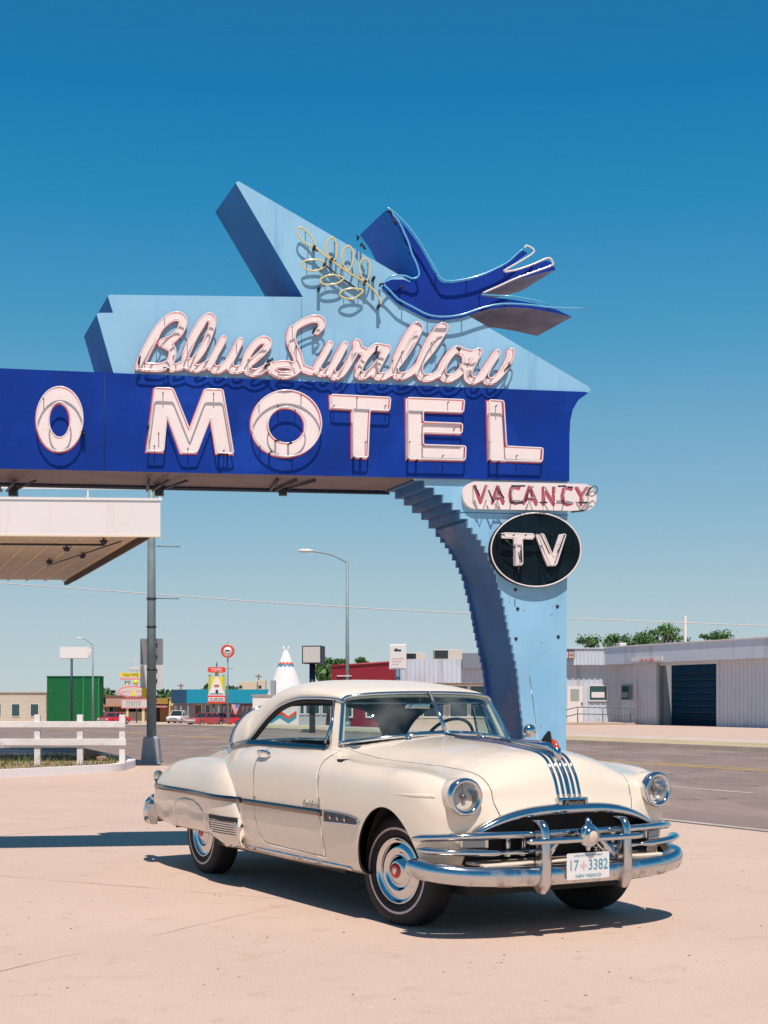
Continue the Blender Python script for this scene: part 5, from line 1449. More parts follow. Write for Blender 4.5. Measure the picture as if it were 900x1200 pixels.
# door opening from px 775: solve distance along the wing
def wing_s(px):
    # point = base + wd*s ; (X/D) = (px-450)/FP
    k = (px-450)/FP; bx, by = gar.location.x, gar.location.y
    return (k*by-bx)/(wd.x-k*wd.y)
def wing_z(py, s): return CH+(YH-py)/FP*(gar.location.y+wd.y*s)-gar.location.z
sg = wing_s(773); zt = wing_z(777.5, wing_s(760))
bm = bmesh.new(); wingbox(bm, .0, sg, -.3, 0, 0, zt); wingbox(bm, sg+5.2, W, -.3, 0, 0, zt); wingbox(bm, sg, sg+5.2, -.3, 0, zt-.15, zt); obj('side_wall', bm, m_wwall, gar)
bm = bmesh.new(); ribs(bm, wd*.1, wd*sg, 0, zt-.02, .33, .05, wn); ribs(bm, wd*(sg+5.3), wd*(W-.2), 0, zt-.02, .33, .05, wn); obj('side_ribs', bm, m_wwall, gar)
zf = wing_z(759.5, 0); zb_ = wing_z(778.5, 0)
bm = bmesh.new(); wingbox(bm, -.25, W+.2, -.25, .85, zt, zf); obj('side_fascia', bm, m_wwall, gar)
bm = bmesh.new(); wingbox(bm, -.28, W+.2, -.28, .9, zf, zf+.05); obj('roof_cap', bm, m_wtrim, gar)
bm = bmesh.new(); wingbox(bm, sg, sg+5.2, -.9, -.8, 0, zt-.1)
gd = obj('garage_door', bm, mat('garage_door_navy', (.004,.028,.062), .7, spec=.05), gar)
bm = bmesh.new()
for k in range(1,9): wingbox(bm, sg, sg+5.2, -.82, -.785, k*.36, k*.36+.02)
obj('door_panel_lines', bm, m_trim, gd)
bm = bmesh.new(); wingbox(bm, sg-.25, sg, -.02, .05, 0, zt-.02); wingbox(bm, sg-.02, sg, -.85, 0, 0, zt-.1); obj('door_jamb', bm, mat('jamb_grey', (.3,.33,.36), .6), gar)
s0, s1 = wing_s(756), wing_s(792)
bm = bmesh.new(); wingbox(bm, s0, s1, .86, .90, wing_z(775.6,s0), wing_z(771.0,s0)); sb = obj('shop_sign', bm, m_wtrim, gar); sb['label'] = 'small white sign with red lettering OIL & LUBE'
t = text_bm('OIL & LUBE', .26, .005, sx=1.05); ang = math.atan2(wd.y, wd.x)
sm = (s0+s1)/2; pc = wd*sm+wn*.92
bmesh.ops.transform(t, matrix=Matrix.Translation((pc.x,pc.y,(wing_z(775.6,sm)+wing_z(771,sm))/2-.03))@Matrix.Rotation(ang,4,'Z')@Matrix.Rotation(R(90),4,'X'), verts=t.verts[:]); obj('sign_lettering', t, m_lred, sb)
def window(root, xa, xb, za, zb, y=-.05, fr=.07, name='window'):
    w_ = part(root, name, [((xa-fr,y-.06,za-fr),(xb+fr,y-.01,za)),((xa-fr,y-.06,zb),(xb+fr,y-.01,zb+fr)),((xa-fr,y-.06,za),(xa,y-.01,zb)),((xb,y-.06,za),(xb+fr,y-.01,zb))], m_wtrim)
    part(w_, 'pane', [((xa,y-.035,za),(xb,y-.012,zb))], m_win); return w_
dr = part(gar, 'door', [((lx(664.5),-.09,.02),(lx(683),-.05,lz(803.8)))], m_wtrim)
part(dr, 'pane', [((lx(668.3),-.10,lz(821.4)),(lx(678.5),-.091,lz(807.5)))], mat('pale_door_glass', (.35,.38,.36), .2)); part(dr, 'handle', [((lx(681),-.15,lz(826)),(lx(682.4),-.09,lz(823)))], m_trim)
w1 = window(gar, lx(690.6), lx(710.6), lz(820.4), lz(804), -.05)
part(w1, 'paper', [((lx(693),-.10,lz(817.5)),(lx(708),-.090,lz(811)))], m_wtrim)
bm = bmesh.new(); sa, sb2 = wing_s(730.5), wing_s(742)
wingbox(bm, sa-.1, sb2+.1, .0, .09, wing_z(820.5,sa), wing_z(802.5,sa)); wf = obj('window', bm, mat('grey_trim', (.25,.30,.34), .6), gar)
bm = bmesh.new(); wingbox(bm, sa, sb2, .09, .10, wing_z(819.5,sa), wing_z(803.5,sa)); obj('pane', bm, m_win, wf)
part(gar, 'roof_vent', [((lx(729.5),1,lz(759)),(lx(737.5),2.4,lz(752.5)))], m_wtrim, .04)
YR = -3.9; rlx = lambda px: gx(px,D1+YR)-gar.location.x; rlz = lambda py: zat(py,D1+YR,gar)
part(gar, 'ramp', [((rlx(650),YR-.15,0),(-.05,-.5,.12)),((-.05,YR-.15,0),(rlx(744),YR+.35,.12))], m_kerb)
rl = bpy.data.objects.new('ramp_railing', None); COL.objects.link(rl); rl.parent = gar
bm = bmesh.new(); yR = YR; m_rail = mat('railing_green_grey', (.05,.10,.10), .5)
for px in (677, 706.5, 738.5): tube(bm, [(rlx(px),yR,.14),(rlx(px),yR,rlz(829))], .028, 8)
obj('post', bm, m_rail, rl)
bm = bmesh.new()
tube(bm, [(rlx(655),yR,rlz(834)),(rlx(677),yR,rlz(828.6)),(rlx(738),yR,rlz(830)),(rlx(742.5),yR,rlz(831.5)),(rlx(743.5),yR,rlz(834.5)),(rlx(741.5),yR,rlz(837.3)),(rlx(736),yR,rlz(837.8)),(rlx(677),yR,rlz(836.6)),(rlx(655),yR,rlz(842))], .026, 8)
obj('rail', bm, m_rail, rl)
sgn = thing('framed_sign', 'small dark framed sign on the white workshop fascia beside the blue pillar', 'sign', (gx(668,D1-.6), D1-.6, gz(767.5,D1-.6)))
part(sgn, 'frame', [((-.32,0,-.24),(.26,.12,.26))], m_trim); part(sgn, 'panel', [((-.05,-.012,.02),(.07,-.002,.20)),((.10,-.012,.02),(.22,-.002,.20)),((-.05,-.012,-.20),(.07,-.002,-.03)),((.10,-.012,-.20),(.22,-.002,-.03)),((-.28,-.012,-.20),(-.1,-.002,.20))], mat('sign_peach', (.70,.42,.36), .5))
mp_ = thing('roof_mast', 'white mast rising above the grey workshop roof', 'mast', (gx(803,98), 98, 0))
part(mp_, 'pole', [((-.09,-.09,0),(.09,.09,gz(722,98)))], m_wtrim, .02)

# middle metal building with roof units
D2 = 78.0
mid = bld('metal_building', 'low white ribbed metal building with dark shopfront behind the pillar', 'building', gx(463,D2), D2)
mx = lambda px: gx(px,D2)-mid.location.x
mz = lambda py: zat(py,D2,mid)
XR = mx(652)
part(mid, 'wall', [((0,.4,0),(XR,9,mz(772.5)))], m_conc2)
part(mid, 'fascia', [((-.1,-.5,mz(800.5)),(XR+.1,.39,mz(772.8)))], m_wwall)
bm = bmesh.new(); ribs(bm, Vector((0,-.5,0)), Vector((XR,-.5,0)), mz(800), mz(773.4), .25, .025, Vector((0,-1,0))); obj('fascia_ribs', bm, m_wwall, mid)
for a, b in ((470,492),(497,520),(528,548),(552,572),(580,600),(612,640)): window(mid, mx(a), mx(b), .5, mz(804), .42)
bx_ = part(mid, 'box_sign', [((mx(541),-.9,mz(783.5)),(mx(575),-.55,mz(766)))], mat('sign_grey', (.20,.22,.26), .5))
def ac_unit(pxa, pxb, pya, d, label):
    r_ = thing('air_conditioner', label, 'air conditioner', (gx((pxa+pxb)/2,d), d, gz(773,d)), 0, 'rooftop air conditioners')
    w_ = (pxb-pxa)/FP*d; h_ = gz(pya,d)-gz(773,d)
    part(r_, 'casing', [((-w_*.5,0,0),(w_*.5,1.5,h_))], mat('unit_beige', (.55,.50,.44), .6), .02)
    part(r_, 'louvre', [((-w_*.48,-.02,h_*.12),(-w_*.02,-.002,h_*.9))], mat('louvre_dark', (.06,.07,.07), .6))
    bm = bmesh.new(); 
    for k in range(6): box(bm, (-w_*.48,-.04,h_*(.15+.13*k)),(-w_*.02,-.022,h_*(.18+.13*k)))
    obj('slats', bm, m_trim, r_)
    return r_
ac_unit(476, 500, 765, D2+2, 'smaller beige rooftop unit on the white building, nearer the white sign'); ac_unit(508.5, 543, 761, D2+2, 'wider beige rooftop unit with dark louvre on the white building')
# dark red block
D3 = 70.0
rd = bld('red_building', 'low flat-roofed dark red building behind the cream car roof', 'building', gx(388,D3), D3)
rx = lambda px: gx(px,D3)-rd.location.x
bm = bmesh.new(); z1_, z2_ = zat(781,D3,rd), zat(776,D3,rd); xr_ = rx(463.5)
vs = [bm.verts.new(v) for v in ((0,0,0),(xr_,0,0),(xr_,0,z2_),(0,0,z1_),(0,7,0),(xr_,7,0),(xr_,7,z2_),(0,7,z1_))]
for f in ((0,1,2,3),(5,4,7,6),(1,5,6,2),(4,0,3,7),(3,2,6,7)): bm.faces.new([vs[i] for i in f])
obj('wall', bm, mat('crimson_metal', (.25,.008,.022), .5, var=.15), rd)
bm = bmesh.new(); tube(bm, [(-.05,-.03,z1_+.02),(xr_+.05,-.03,z2_+.02)], .05, 6); obj('roof_edge', bm, mat('crimson_trim', (.32,.03,.04), .5), rd)
part(rd, 'pipe', [((rx(395),-.1,zat(792.6,D3,rd)),(rx(412),-.02,zat(791.6,D3,rd)))], m_wtrim)
window(rd, rx(398), rx(412), .6, 2.0, 0); window(rd, rx(430), rx(450), .6, 2.0, 0)

# pole signs
def pole_sign(name, label, cat, px0, px1, py0, py1, d, pole_px=None, mface=None, mside=None, thick=.3, prad=.08, group=None, mpole=None, pybot=None):
    cx_ = (px0+px1)/2; x = gx(pole_px or cx_, d); gz0 = ground_z(x,d)
    r_ = thing(name, label, cat, (x,d,gz0), 0, group)
    X0, X1 = gx(px0,d)-x, gx(px1,d)-x; Z0, Z1_ = gz(py1,d)-gz0, gz(py0,d)-gz0
    part(r_, 'sign_box', [((X0,-thick/2,Z0),(X1,thick/2,Z1_))], mside or m_trim, .02)
    part(r_, 'sign_face', [((X0+.05,-thick/2-.012,Z0+.05),(X1-.05,-thick/2-.002,Z1_-.05))], mface or m_wtrim)
    bm = bmesh.new(); tube(bm, [(0,0,0),(0,0,Z0+.02)], prad, 10); obj('pole', bm, mpole or m_trim, r_, smooth=True)
    return r_, X0, X1, Z0, Z1_
m_cream2 = mat('sign_face_cream', (.62,.58,.54), .4)
r1,X0,X1,Z0,Z1_ = pole_sign('pole_sign', 'blank cream box sign with a dark side on a dark pole', 'sign', 356, 379, 757, 778, 60, 366, m_cream2, m_trim, .9, .13)
r1.rotation_euler = (0,0,R(-8))
r2,X0,X1,Z0,Z1_ = pole_sign('pole_sign', 'white pole sign with small faded lettering before the white metal building', 'sign', 456, 476, 755, 784.5, 48, 466, m_wtrim, m_wtrim, .12, .09, mpole=mat('pole_blue_grey', (.05,.12,.18), .5))
bm = bmesh.new()
t_ = [('AUTO',.10,.30),('SERVICE',.075,.16)]
for k in range(3): 
    for j in range(5-k): 
        xx = -.18+.08*j; box(bm, (xx,-.078,(Z0+Z1_)/2-.08-.09*k),(xx+.055,-.073,(Z0+Z1_)/2-.05-.09*k))
obj('faded_lines', bm, mat('faded_pink_print', (.62,.30,.32), .6), r2)
bm = bmesh.new(); box(bm, (-.12,-.078,Z1_-.24),(.12,-.073,Z1_-.18)); box(bm, (-.10,-.078,Z1_-.17),(.0,-.073,Z1_-.145)); obj('faded_emblem', bm, m_trim, r2)

# street lamps
m_galv = mat('galvanised_steel', (.22,.30,.32), .5, 0, var=.2, vscale=3)
def street_lamp(px_, pyt, pxh, pyh, d, label, rad):
    x = gx(px_,d); g0 = ground_z(x,d); r_ = thing('street_lamp', label, 'street lamp', (x,d,g0), 0, 'street lamps along the highway')
    zt_ = gz(pyt,d)-g0; hx = gx(pxh,d)-x; hz = gz(pyh,d)-g0
    bm = bmesh.new(); tube(bm, [(0,0,0),(0,0,zt_)], [rad*1.25,rad*.8], 10); obj('pole', bm, m_galv, r_, smooth=True)
    bm = bmesh.new(); tube(bm, catmull([(0,0,zt_-.1),(hx*.35,0,zt_+(hz-zt_)*.55),(hx*.75,0,hz-.02*abs(hx)),(hx,0,hz)], 5), rad*.45, 8); obj('arm', bm, m_galv, r_, smooth=True)
    bm = bmesh.new(); lathe(bm, [(0,-.35),(.10,-.33),(.17,-.1),(.16,.2),(.07,.45),(0,.47)], 16, 'X', (0,0,0), sy=.6); bmesh.ops.transform(bm, matrix=Matrix.Translation((hx,0,hz)), verts=bm.verts[:]); 
    obj('lamp_head', bm, mat('lamp_head_pale', (.66,.66,.64), .4), r_, smooth=True)
    bm = bmesh.new(); cyl(bm, (0,0,0), rad*2.2, rad*1.6, .35, 10); obj('base', bm, m_galv, r_)
street_lamp(407, 657, 357, 645.5, 70, 'tall cobra-head street lamp behind the cream car', .085)
street_lamp(108.8, 755, 92, 748, 150, 'distant thin street lamp above the green clad box', .10)

# big foreground pole with two road-sign backs
DP = 31.0
xp = gx(177.5,DP)
pole = thing('steel_pole', 'thick grey tapered steel pole in the lot before the road', 'pole', (xp,DP,0))
ztop_ = 7.6
bm = bmesh.new(); tube(bm, [(0,0,.55),(0,0,ztop_)], [.108,.072], 12); obj('shaft', bm, mat('pole_weathered_steel', (.22,.30,.32), .5, 0, var=.3, vscale=2.5, bump=.2), pole, smooth=True)
bm = bmesh.new(); 
for k, (hw, z) in enumerate(((.205,0),(.205,.06),(.165,.56),(.12,.58))):
    pass
lv_ = [(.21,0),(.20,.10),(.16,.56),(.12,.60)]; rg = []
for hw, z in lv_: rg.append([bm.verts.new((sx_*hw,sy_*hw,z)) for sx_,sy_ in ((-1,-1),(1,-1),(1,1),(-1,1))])
for a,b in zip(rg[:-1],rg[1:]):
    for j in range(4): bm.faces.new((a[j],a[(j+1)%4],b[(j+1)%4],b[j]))
bm.faces.new(rg[-1]); bmesh.ops.bevel(bm, geom=bm.edges[:], offset=.012, segments=1, affect='EDGES'); obj('base_cover', bm, mat('base_pale_steel', (.33,.345,.36), .6, var=.2, vscale=5), pole)
bm = bmesh.new()
for z in (gz(786,DP), gz(736,DP), gz(703,DP)): lathe(bm, [(.10,z),(.108,z+.01),(.108,z+.04),(.10,z+.05)], 16)
obj('band', bm, m_trim, pole)
for pa, pb, py_ in ((184,211,640),(180,210,701)):
    bm = bmesh.new(); tube(bm, [(gx(pa,DP)-xp,0,gz(py_,DP)),(gx(pb,DP)-xp,0,gz(py_+.5,DP))], .014, 6); obj('bracket_arm', bm, m_galv, pole)
m_back = mat('sign_back_aluminium', (.27,.28,.29), .45, .3, var=.1); m_back2 = mat('sign_back_pale', (.62,.61,.62), .5)
for pya, pyb, mm, lab in ((748,779,m_back,'upper grey road sign seen from behind on the steel pole'),(779.5,806,m_back2,'lower pale road sign seen from behind on the steel pole')):
    r_ = thing('road_sign', lab, 'road sign', (xp,DP+.13,gz(pyb,DP)), 0, 'road signs on the steel pole')
    w0, w1_ = gx(163.2,DP)-xp, gx(190,DP)-xp; h_ = gz(pya,DP)-gz(pyb,DP)
    bm = bmesh.new(); slab(bm, [roundc([(w0,0),(w1_,0),(w1_,h_),(w0,h_)],.03)], lambda x,z,d: Vector((x,d,z)), 0, .006); obj('plate', bm, mm, r_)
    part(r_, 'clamp', [((-.11,-.03,h_*.3),(.11,.0,h_*.3+.04)),((-.11,-.03,h_*.75),(.11,.0,h_*.75+.04))], m_trim)
r_ = thing('marker_plate', 'narrow yellow plate fixed to the side of the steel pole', 'sign', (xp-.16,DP-.02,gz(817.5,DP))); part(r_, 'plate', [((-.05,0,0),(.055,.012,gz(806,DP)-gz(817.5,DP)))], mat('marker_yellow', (.80,.55,.02), .4)); part(r_, 'clamp', [((.0,.012,.05),(.10,.03,.08)),((.0,.012,.14),(.10,.03,.17))], m_trim)

# canopy at the left
DC = 27.8
cn = thing('canopy', 'white-edged flat canopy with a ribbed beige underside beyond the blue sign', 'canopy', (gx(188,DC), DC, 0))
c_x = lambda px: gx(px,DC)-cn.location.x
dirx = Vector((1,.06,0)).normalized(); diry = Vector((-.367,1,0)).normalized()
def cpt(a, b, z): p = dirx*a+diry*b; return Vector((p.x,p.y,z))
def skewbox(bm, a0,a1,b0,b1,z0,z1):
    lo = [bm.verts.new(cpt(a,b,z0)) for a,b in ((a0,b0),(a1,b0),(a1,b1),(a0,b1))]; hi = [bm.verts.new(cpt(a,b,z1)) for a,b in ((a0,b0),(a1,b0),(a1,b1),(a0,b1))]
    bm.faces.new(lo[::-1]); bm.faces.new(hi)
    for j in range(4): bm.faces.new((lo[j],lo[(j+1)%4],hi[(j+1)%4],hi[j]))
zb0, zt0 = gz(629.5,DC), gz(588,DC)
m_soff = mat('soffit_beige_metal', (.80,.66,.50), .6, var=.12, vscale=2)
bm = bmesh.new(); skewbox(bm, -9, 0, 0, .06, zb0, zt0); skewbox(bm, -.05, 0, .06, 12, zb0+.08, zt0); fs_ = obj('fascia', bm, m_fasc, cn)
bm = bmesh.new()
for k in range(7): skewbox(bm, -.9-1.25*k, -.893-1.25*k, -.004, .0, zb0, zt0)
skewbox(bm, -9, 0, -.012, 0, zb0, zb0+.03); obj('panel_joints', bm, m_soff, fs_)
bm = bmesh.new(); skewbox(bm, -9, -.05, .06, 12, zb0+.12, zt0-.1); obj('deck', bm, m_soff, cn)
bm = bmesh.new()
for k in range(18): skewbox(bm, -.35-.5*k, -.32-.5*k, .08, 11.9, zb0+.07, zb0+.12)
obj('soffit_ribs', bm, m_soff, cn)
bm = bmesh.new(); skewbox(bm, -.30,-.20,.08,12,zb0-.02,zb0+.07); obj('edge_beam', bm, mat('rusty_beam', (.07,.045,.03), .8, var=.5, vscale=6), cn)
bm = bmesh.new()
for k in range(4): a = cpt(-.9-.55*(k%2), 1.3+1.5*k, zb0-.01); cyl(bm, a, .05, .09, .08, 10); tube(bm, [a,a+Vector((0,0,.12))], .02, 6)
tube(bm, [cpt(-3.5,1.8,zb0+.03), cpt(-.8,1.8,zb0+.03)], .022, 6); tube(bm, [cpt(-1.4,6.6,zb0+.02), cpt(-.6,1.0,zb0+.02)], .015, 6)
obj('light_fittings', bm, m_trim, cn)
bm = bmesh.new(); skewbox(bm, -9, .03, -.02, .10, zt0+.02, zt0+.07); obj('top_rail', bm, m_wtrim, cn)
bm = bmesh.new(); skewbox(bm, -9, .02, .02, .06, zt0+.24, zt0+.27)
for k in range(7): skewbox(bm, -.02-1.4*k, .01-1.4*k, .03,.06, zt0+.07, zt0+.25)
obj('upper_rail', bm, m_wtrim, cn)
bm = bmesh.new()
for a, b in ((-7.2,2.0),(-7.2,10)): p = cpt(a,b,0); cyl(bm, p, .12, .12, zb0+.13, 12)
obj('support_post', bm, m_wtrim, cn)

# white rail fence and planter
DF = 28.0
fn = thing('rail_fence', 'white two-rail wooden fence behind the planter', 'fence', (gx(143.5,DF),DF,.1))
bm = bmesh.new()
fx = lambda px: gx(px,DF)-fn.location.x
for px in (143.5, 94, 44, -6): 
    box(bm, (fx(px)-.058,-.05,0),(fx(px)+.058,.05,(gz(837.5,DF)-.1)),.008)
    o_ = obj('post', bm, m_fence, fn); bm = bmesh.new()
box(bm, (fx(-40),-.09,(gz(852.5,DF)-.1)),(fx(147.5),-.052,(gz(845.2,DF)-.1)),.006); obj('rail', bm, m_fence, fn)
bm = bmesh.new(); vsb = box(bm, (fx(-40),-.09,(gz(873.5,DF)-.1)),(fx(148.5),-.052,(gz(865.5,DF)-.1)),.006); obj('rail', bm, m_fence, fn)
pt = thing('planter_bed', 'white-kerbed planting bed with dry grass beside the lot', 'planter', (gx(110,28.5),28.5,0))
oc = [G(160,899)-pt.location, G(150,893.5)-pt.location, G(120,890.5)-pt.location, G(-20,890)-pt.location, G(-20,913)-pt.location, G(96,907)-pt.location, G(140,904.5)-pt.location]
oc = [Vector((p.x,p.y,0)) for p in oc]
lo_ = roundc([(p.x,p.y) for p in oc], .35, 4); li_ = inset_loop(lo_, .16) if True else lo_
bm = bmesh.new(); slab(bm, [lo_, li_], lambda x,y,d: Vector((x,y,d)), 0, .15); obj('kerb', bm, m_wtrim, pt)
bm = bmesh.new(); slab(bm, [li_], lambda x,y,d: Vector((x,y,d)), 0, .11); obj('soil', bm, mat('bed_soil', (.36,.25,.15), .95, var=.4, vscale=4), pt)
rng = random.Random(11)
def inpoly(x, y, l):
    c = False
    for i in range(len(l)):
        (a,b),(e,f) = l[i-1], l[i]
        if (b > y) != (f > y) and x < (e-a)*(y-b)/(f-b)+a: c = not c
    return c
xs_ = [p[0] for p in li_]; ys_ = [p[1] for p in li_]
bm = bmesh.new()
for k in range(2600):
    x, y = rng.uniform(max(-3.2,min(xs_)),max(xs_)), rng.uniform(min(ys_),max(ys_))
    if not inpoly(x,y,li_): continue
    h = rng.uniform(.04,.15)*(1.2 if math.sin(x*3)+math.sin(y*4+1) > .2 else .6); a = rng.uniform(0,6.28); dx, dy = math.cos(a)*.012, math.sin(a)*.012; lx_, ly_ = rng.gauss(0,.03), rng.gauss(0,.03)
    f = bm.faces.new([bm.verts.new(v) for v in ((x-dx,y-dy,.1),(x+dx,y+dy,.1),(x+lx_,y+ly_,.1+h))]); f.material_index = rng.choice((0,0,1))
bmesh.ops.translate(bm, verts=bm.verts[:], vec=pt.location)
tag(obj('grass', bm, [mat('grass_green', (.09,.15,.04), .8), mat('grass_straw', (.36,.27,.12), .9)], recalc=False), 'short green and straw coloured grass growing in the planting bed', 'grass', kind='stuff')
def rock(bm, c, r, rg):
    vs = bmesh.ops.create_icosphere(bm, subdivisions=2, radius=r)['verts']
    for v in vs: v.co = Vector((v.co.x*1.3, v.co.y, v.co.z*.65))*(1+rg.uniform(-.18,.18))+Vector(c)
rocks = [((102,884),.20,'largest brown rock in the planting bed'),((112,885),.14,'middle-sized brown rock in the planting bed'),((119,888),.09,'smallest brown rock in the planting bed')]
for (px,py),r,lab in rocks:
    d_ = 30.3 if px < 115 else 29.8; x = gx(px,d_); bm = bmesh.new(); rock(bm, (0,0,.0), r, rng)
    o = tag(obj('rock', bm, mat('rock_brown', (.36,.22,.15), .9, var=.4, vscale=8)), lab, 'rock', 'rocks in the planter'); o.location = (x,d_,.13+r*.3)

# distant shops across the highway
DL = 190.0
def shop(name, label, px0, px1, pytop, mwall, d=DL, depth=10, roofm=None, cat='shop'):
    x = gx(px0,d); r_ = bld(name, label, cat, x, d); w_ = gx(px1,d)-x; h_ = gz(pytop,d)-r_.location.z
    part(r_, 'wall', [((0,0,0),(w_,depth,h_))], mwall)
    part(r_, 'roof', [((-.15,-.15,h_),(w_+.15,depth+.15,h_+.12))], roofm or m_kerb)
    f = lambda px: gx(px,d)-x; g = lambda py: gz(py,d)-r_.location.z
    return r_, f, g
m_brownw = mat('shopfront_brown', (.20,.13,.11), .8, var=.3, vscale=1); m_teal2 = mat('fascia_teal', (.0,.27,.40), .5, var=.08); m_teald = mat('fascia_navy', (.012,.06,.13), .5)
bs, f, g = shop('souvenir_shop', 'long low shop with a bright teal fascia across the highway', 203, 330, 809, mat('shop_mauve_wall', (.42,.34,.36), .8, var=.2))
part(bs, 'fascia', [((f(221),-1.9,g(824)),(f(331),-1.5,g(808)))], m_teal2); part(bs, 'fascia', [((f(203),-1.9,g(824)),(f(220.9),-1.5,g(808.3)))], m_teald); part(bs, 'canopy_slab', [((f(203),-1.49,g(823.5)),(f(331),-.01,g(821.5)))], m_brownw)
for px in (208,214,222.5,258,300): part(bs, 'post', [((f(px)-.12,-1.7,0),(f(px)+.12,-1.5,g(824)))], m_galv)
part(bs, 'base_wall', [((f(255),-.12,0),(f(331),-.01,g(838)))], mat('brick_low_wall', (.30,.17,.11), .9, var=.3, vscale=3))
for a,b in ((231,236),(241,246)): window(bs, f(a), f(b), .2, 2.3, -.02, name='window')
dr2 = part(bs, 'door', [((f(229.5),-.08,0),(f(235.5),-.02,2.2))], m_brownw)
sgp = part(bs, 'banner', [((f(260),-.2,g(836)),(f(316),-.13,g(826)))], mat('banner_mauve', (.22,.17,.22), .8)); sgp['label'] = 'mauve banner with pale letters'
bm = bmesh.new()
for k, px in enumerate((262,266.5,271,284,289,294,299,304)):
    box(bm, (f(px),-.23,g(834)),(f(px)+.12,-.21,g(828))); box(bm, (f(px)+.12,-.23,g(829)),(f(px)+.34,-.21,g(828)));
    if k%2: box(bm, (f(px)+.12,-.23,g(831.5)),(f(px)+.3,-.21,g(830.6)))
obj('banner_marks', bm, m_cream2, sgp)
fl = thing('hanging_flag', 'folded red, white and blue flag hanging under the teal fascia', 'flag', (gx(276,DL-2.2),DL-2.2,gz(836.5,DL-2.2)))
bm = bmesh.new(); h_ = 1.25
cols_ = 9
for i in range(cols_):
    for j in range(8):
        a0, a1 = i/cols_, (i+1)/cols_; z0, z1 = j/8, (j+1)/8
        wv_ = lambda a, z: Vector(((a-.5)*(.25+1.0*z), .05*math.sin(a*9), z*h_))
        fc = bm.faces.new([bm.verts.new(wv_(a,z)) for a,z in ((a0,z0),(a1,z0),(a1,z1),(a0,z1))]); fc.material_index = 2 if (z0 > .6 and a0 > .5) else (i%2)
bmesh.ops.remove_doubles(bm, verts=bm.verts[:], dist=1e-4); shell(obj('cloth', bm, [mat('flag_red', (.6,.09,.10), .8), mat('flag_white', (.72,.62,.62), .8), mat('flag_blue', (.10,.22,.5), .8)], fl), .02)
for px0,px1,pyt,lab in ((279.5,301,799,'long tan unit on the teal shop roof'),(302,311,797,'square pale unit on the teal shop roof')):
    r_ = thing('roof_unit', lab, 'roof unit', (gx(px0,DL+3),DL+3,gz(808.5,DL+3)), 0, 'units on the teal shop roof'); part(r_, 'casing', [((0,0,-.3),((px1-px0)/FP*(DL+3),2,(808.5-pyt)/FP*(DL+3)))], mat('unit_tan', (.60,.50,.36), .7), .04); part(r_, 'grille', [((.1,-.03,.2),(.5,-.002,.6))], m_trim)
ys_, f, g = shop('yellow_shop', 'small pale yellow shop beside the teal-roofed shop', 198, 215, 818.5, mat('pale_yellow_stucco', (.72,.55,.20), .8, var=.1), DL+.5)
part(ys_, 'mural_mark', [((f(207.5),-.03,g(832)),(f(211),-.005,g(822)))], mat('faded_orange_mark', (.72,.34,.14), .8)); part(ys_, 'door', [((f(199.5),-.05,0),(f(203.5),-.005,2.2))], m_brownw)
os_, f, g = shop('brick_shop', 'brown brick shop with ochre parapet beside the pale yellow shop', 182, 197.5, 819, mat('brick_brown', (.36,.17,.08), .9, var=.3, vscale=3), DL+1)
part(os_, 'parapet', [((f(184.5),-.4,g(825)),(f(197.5),-.01,g(818)))], mat('ochre_panel', (.36,.24,.05), .8)); part(os_, 'canopy_edge', [((f(181),-1.2,g(829)),(f(197.5),-.01,g(827)))], mat('pink_edge', (.55,.25,.25), .7)); part(os_, 'opening', [((f(182.5),-.03,0),(f(187.5),-.005,2.4))], m_dark)
bw, f, g = shop('brown_roof_building', 'pinkish low building with brown roof behind the roadside signs', 124, 183, 816, mat('pinkish_stucco', (.50,.33,.26), .85, var=.2), DL+14, roofm=mat('brown_roof', (.30,.15,.10), .8))
part(bw, 'porch_roof', [((f(123),-3,g(828)),(f(183),-.01,g(826)))], mat('orange_roof_edge', (.45,.22,.12), .8)); part(bw, 'porch_front', [((f(126),-2.9,g(846)),(f(183),-2.7,g(834)))], m_brownw)
for a,b in ((128,133),(150,160),(163,170)): window(bw, f(a), f(b), .8, 2.2, -.02)
gb = bld('green_kiosk', 'box clad in bright green ribbed sheet at the roadside', 'kiosk', gx(55,DL-8), DL-8)
w_ = gx(116,DL-8)-gb.location.x; h_ = gz(793,DL-8)-gb.location.z
m_grn = mat('artificial_turf_green', (.0,.13,.035), .9, var=.3, vscale=5, bump=.8, bscale=10); add_spots(m_grn, (.16,.26,.07), 3.0, .64, .68)
part(gb, 'wall', [((0,0,0),(w_,3,h_))], m_grn); part(gb, 'corner_trim', [((gx(97,DL-8)-gb.location.x,-.1,0),(gx(98.5,DL-8)-gb.location.x,-.01,h_+.05)),((w_-.12,-.06,0),(w_+.05,-.01,h_))], mat('green_trim', (.01,.22,.07), .7)); part(gb, 'roof', [((-.1,-.1,h_),(w_+.06,3.1,h_+.1))], mat('green_cap', (.01,.13,.06), .7))
lb, f, g = shop('white_shop', 'plain pale flat-roofed shop at the far left roadside', -40, 54, 812, m_conc2, DL)
for a in (-30,-8,14,36): window(lb, f(a), f(a+9), .8, 2.4, -.02)
# arrow-ended white sign
r3,X0,X1,Z0,Z1_ = pole_sign('pole_sign', 'small white arrow-ended sign over the green clad box', 'sign', 70, 104, 758, 772, 120, 84, m_wtrim, m_cream2, .25, .1)
bm = bmesh.new(); slab(bm, [[(X1-.02,Z0+.08),(X1+.28,(Z0+Z1_)/2+.2),(X1-.02,Z1_-.02)]], lambda x,z,d: Vector((x,d,z)), -.1, .1); obj('arrow_tip', bm, m_wtrim, r3)

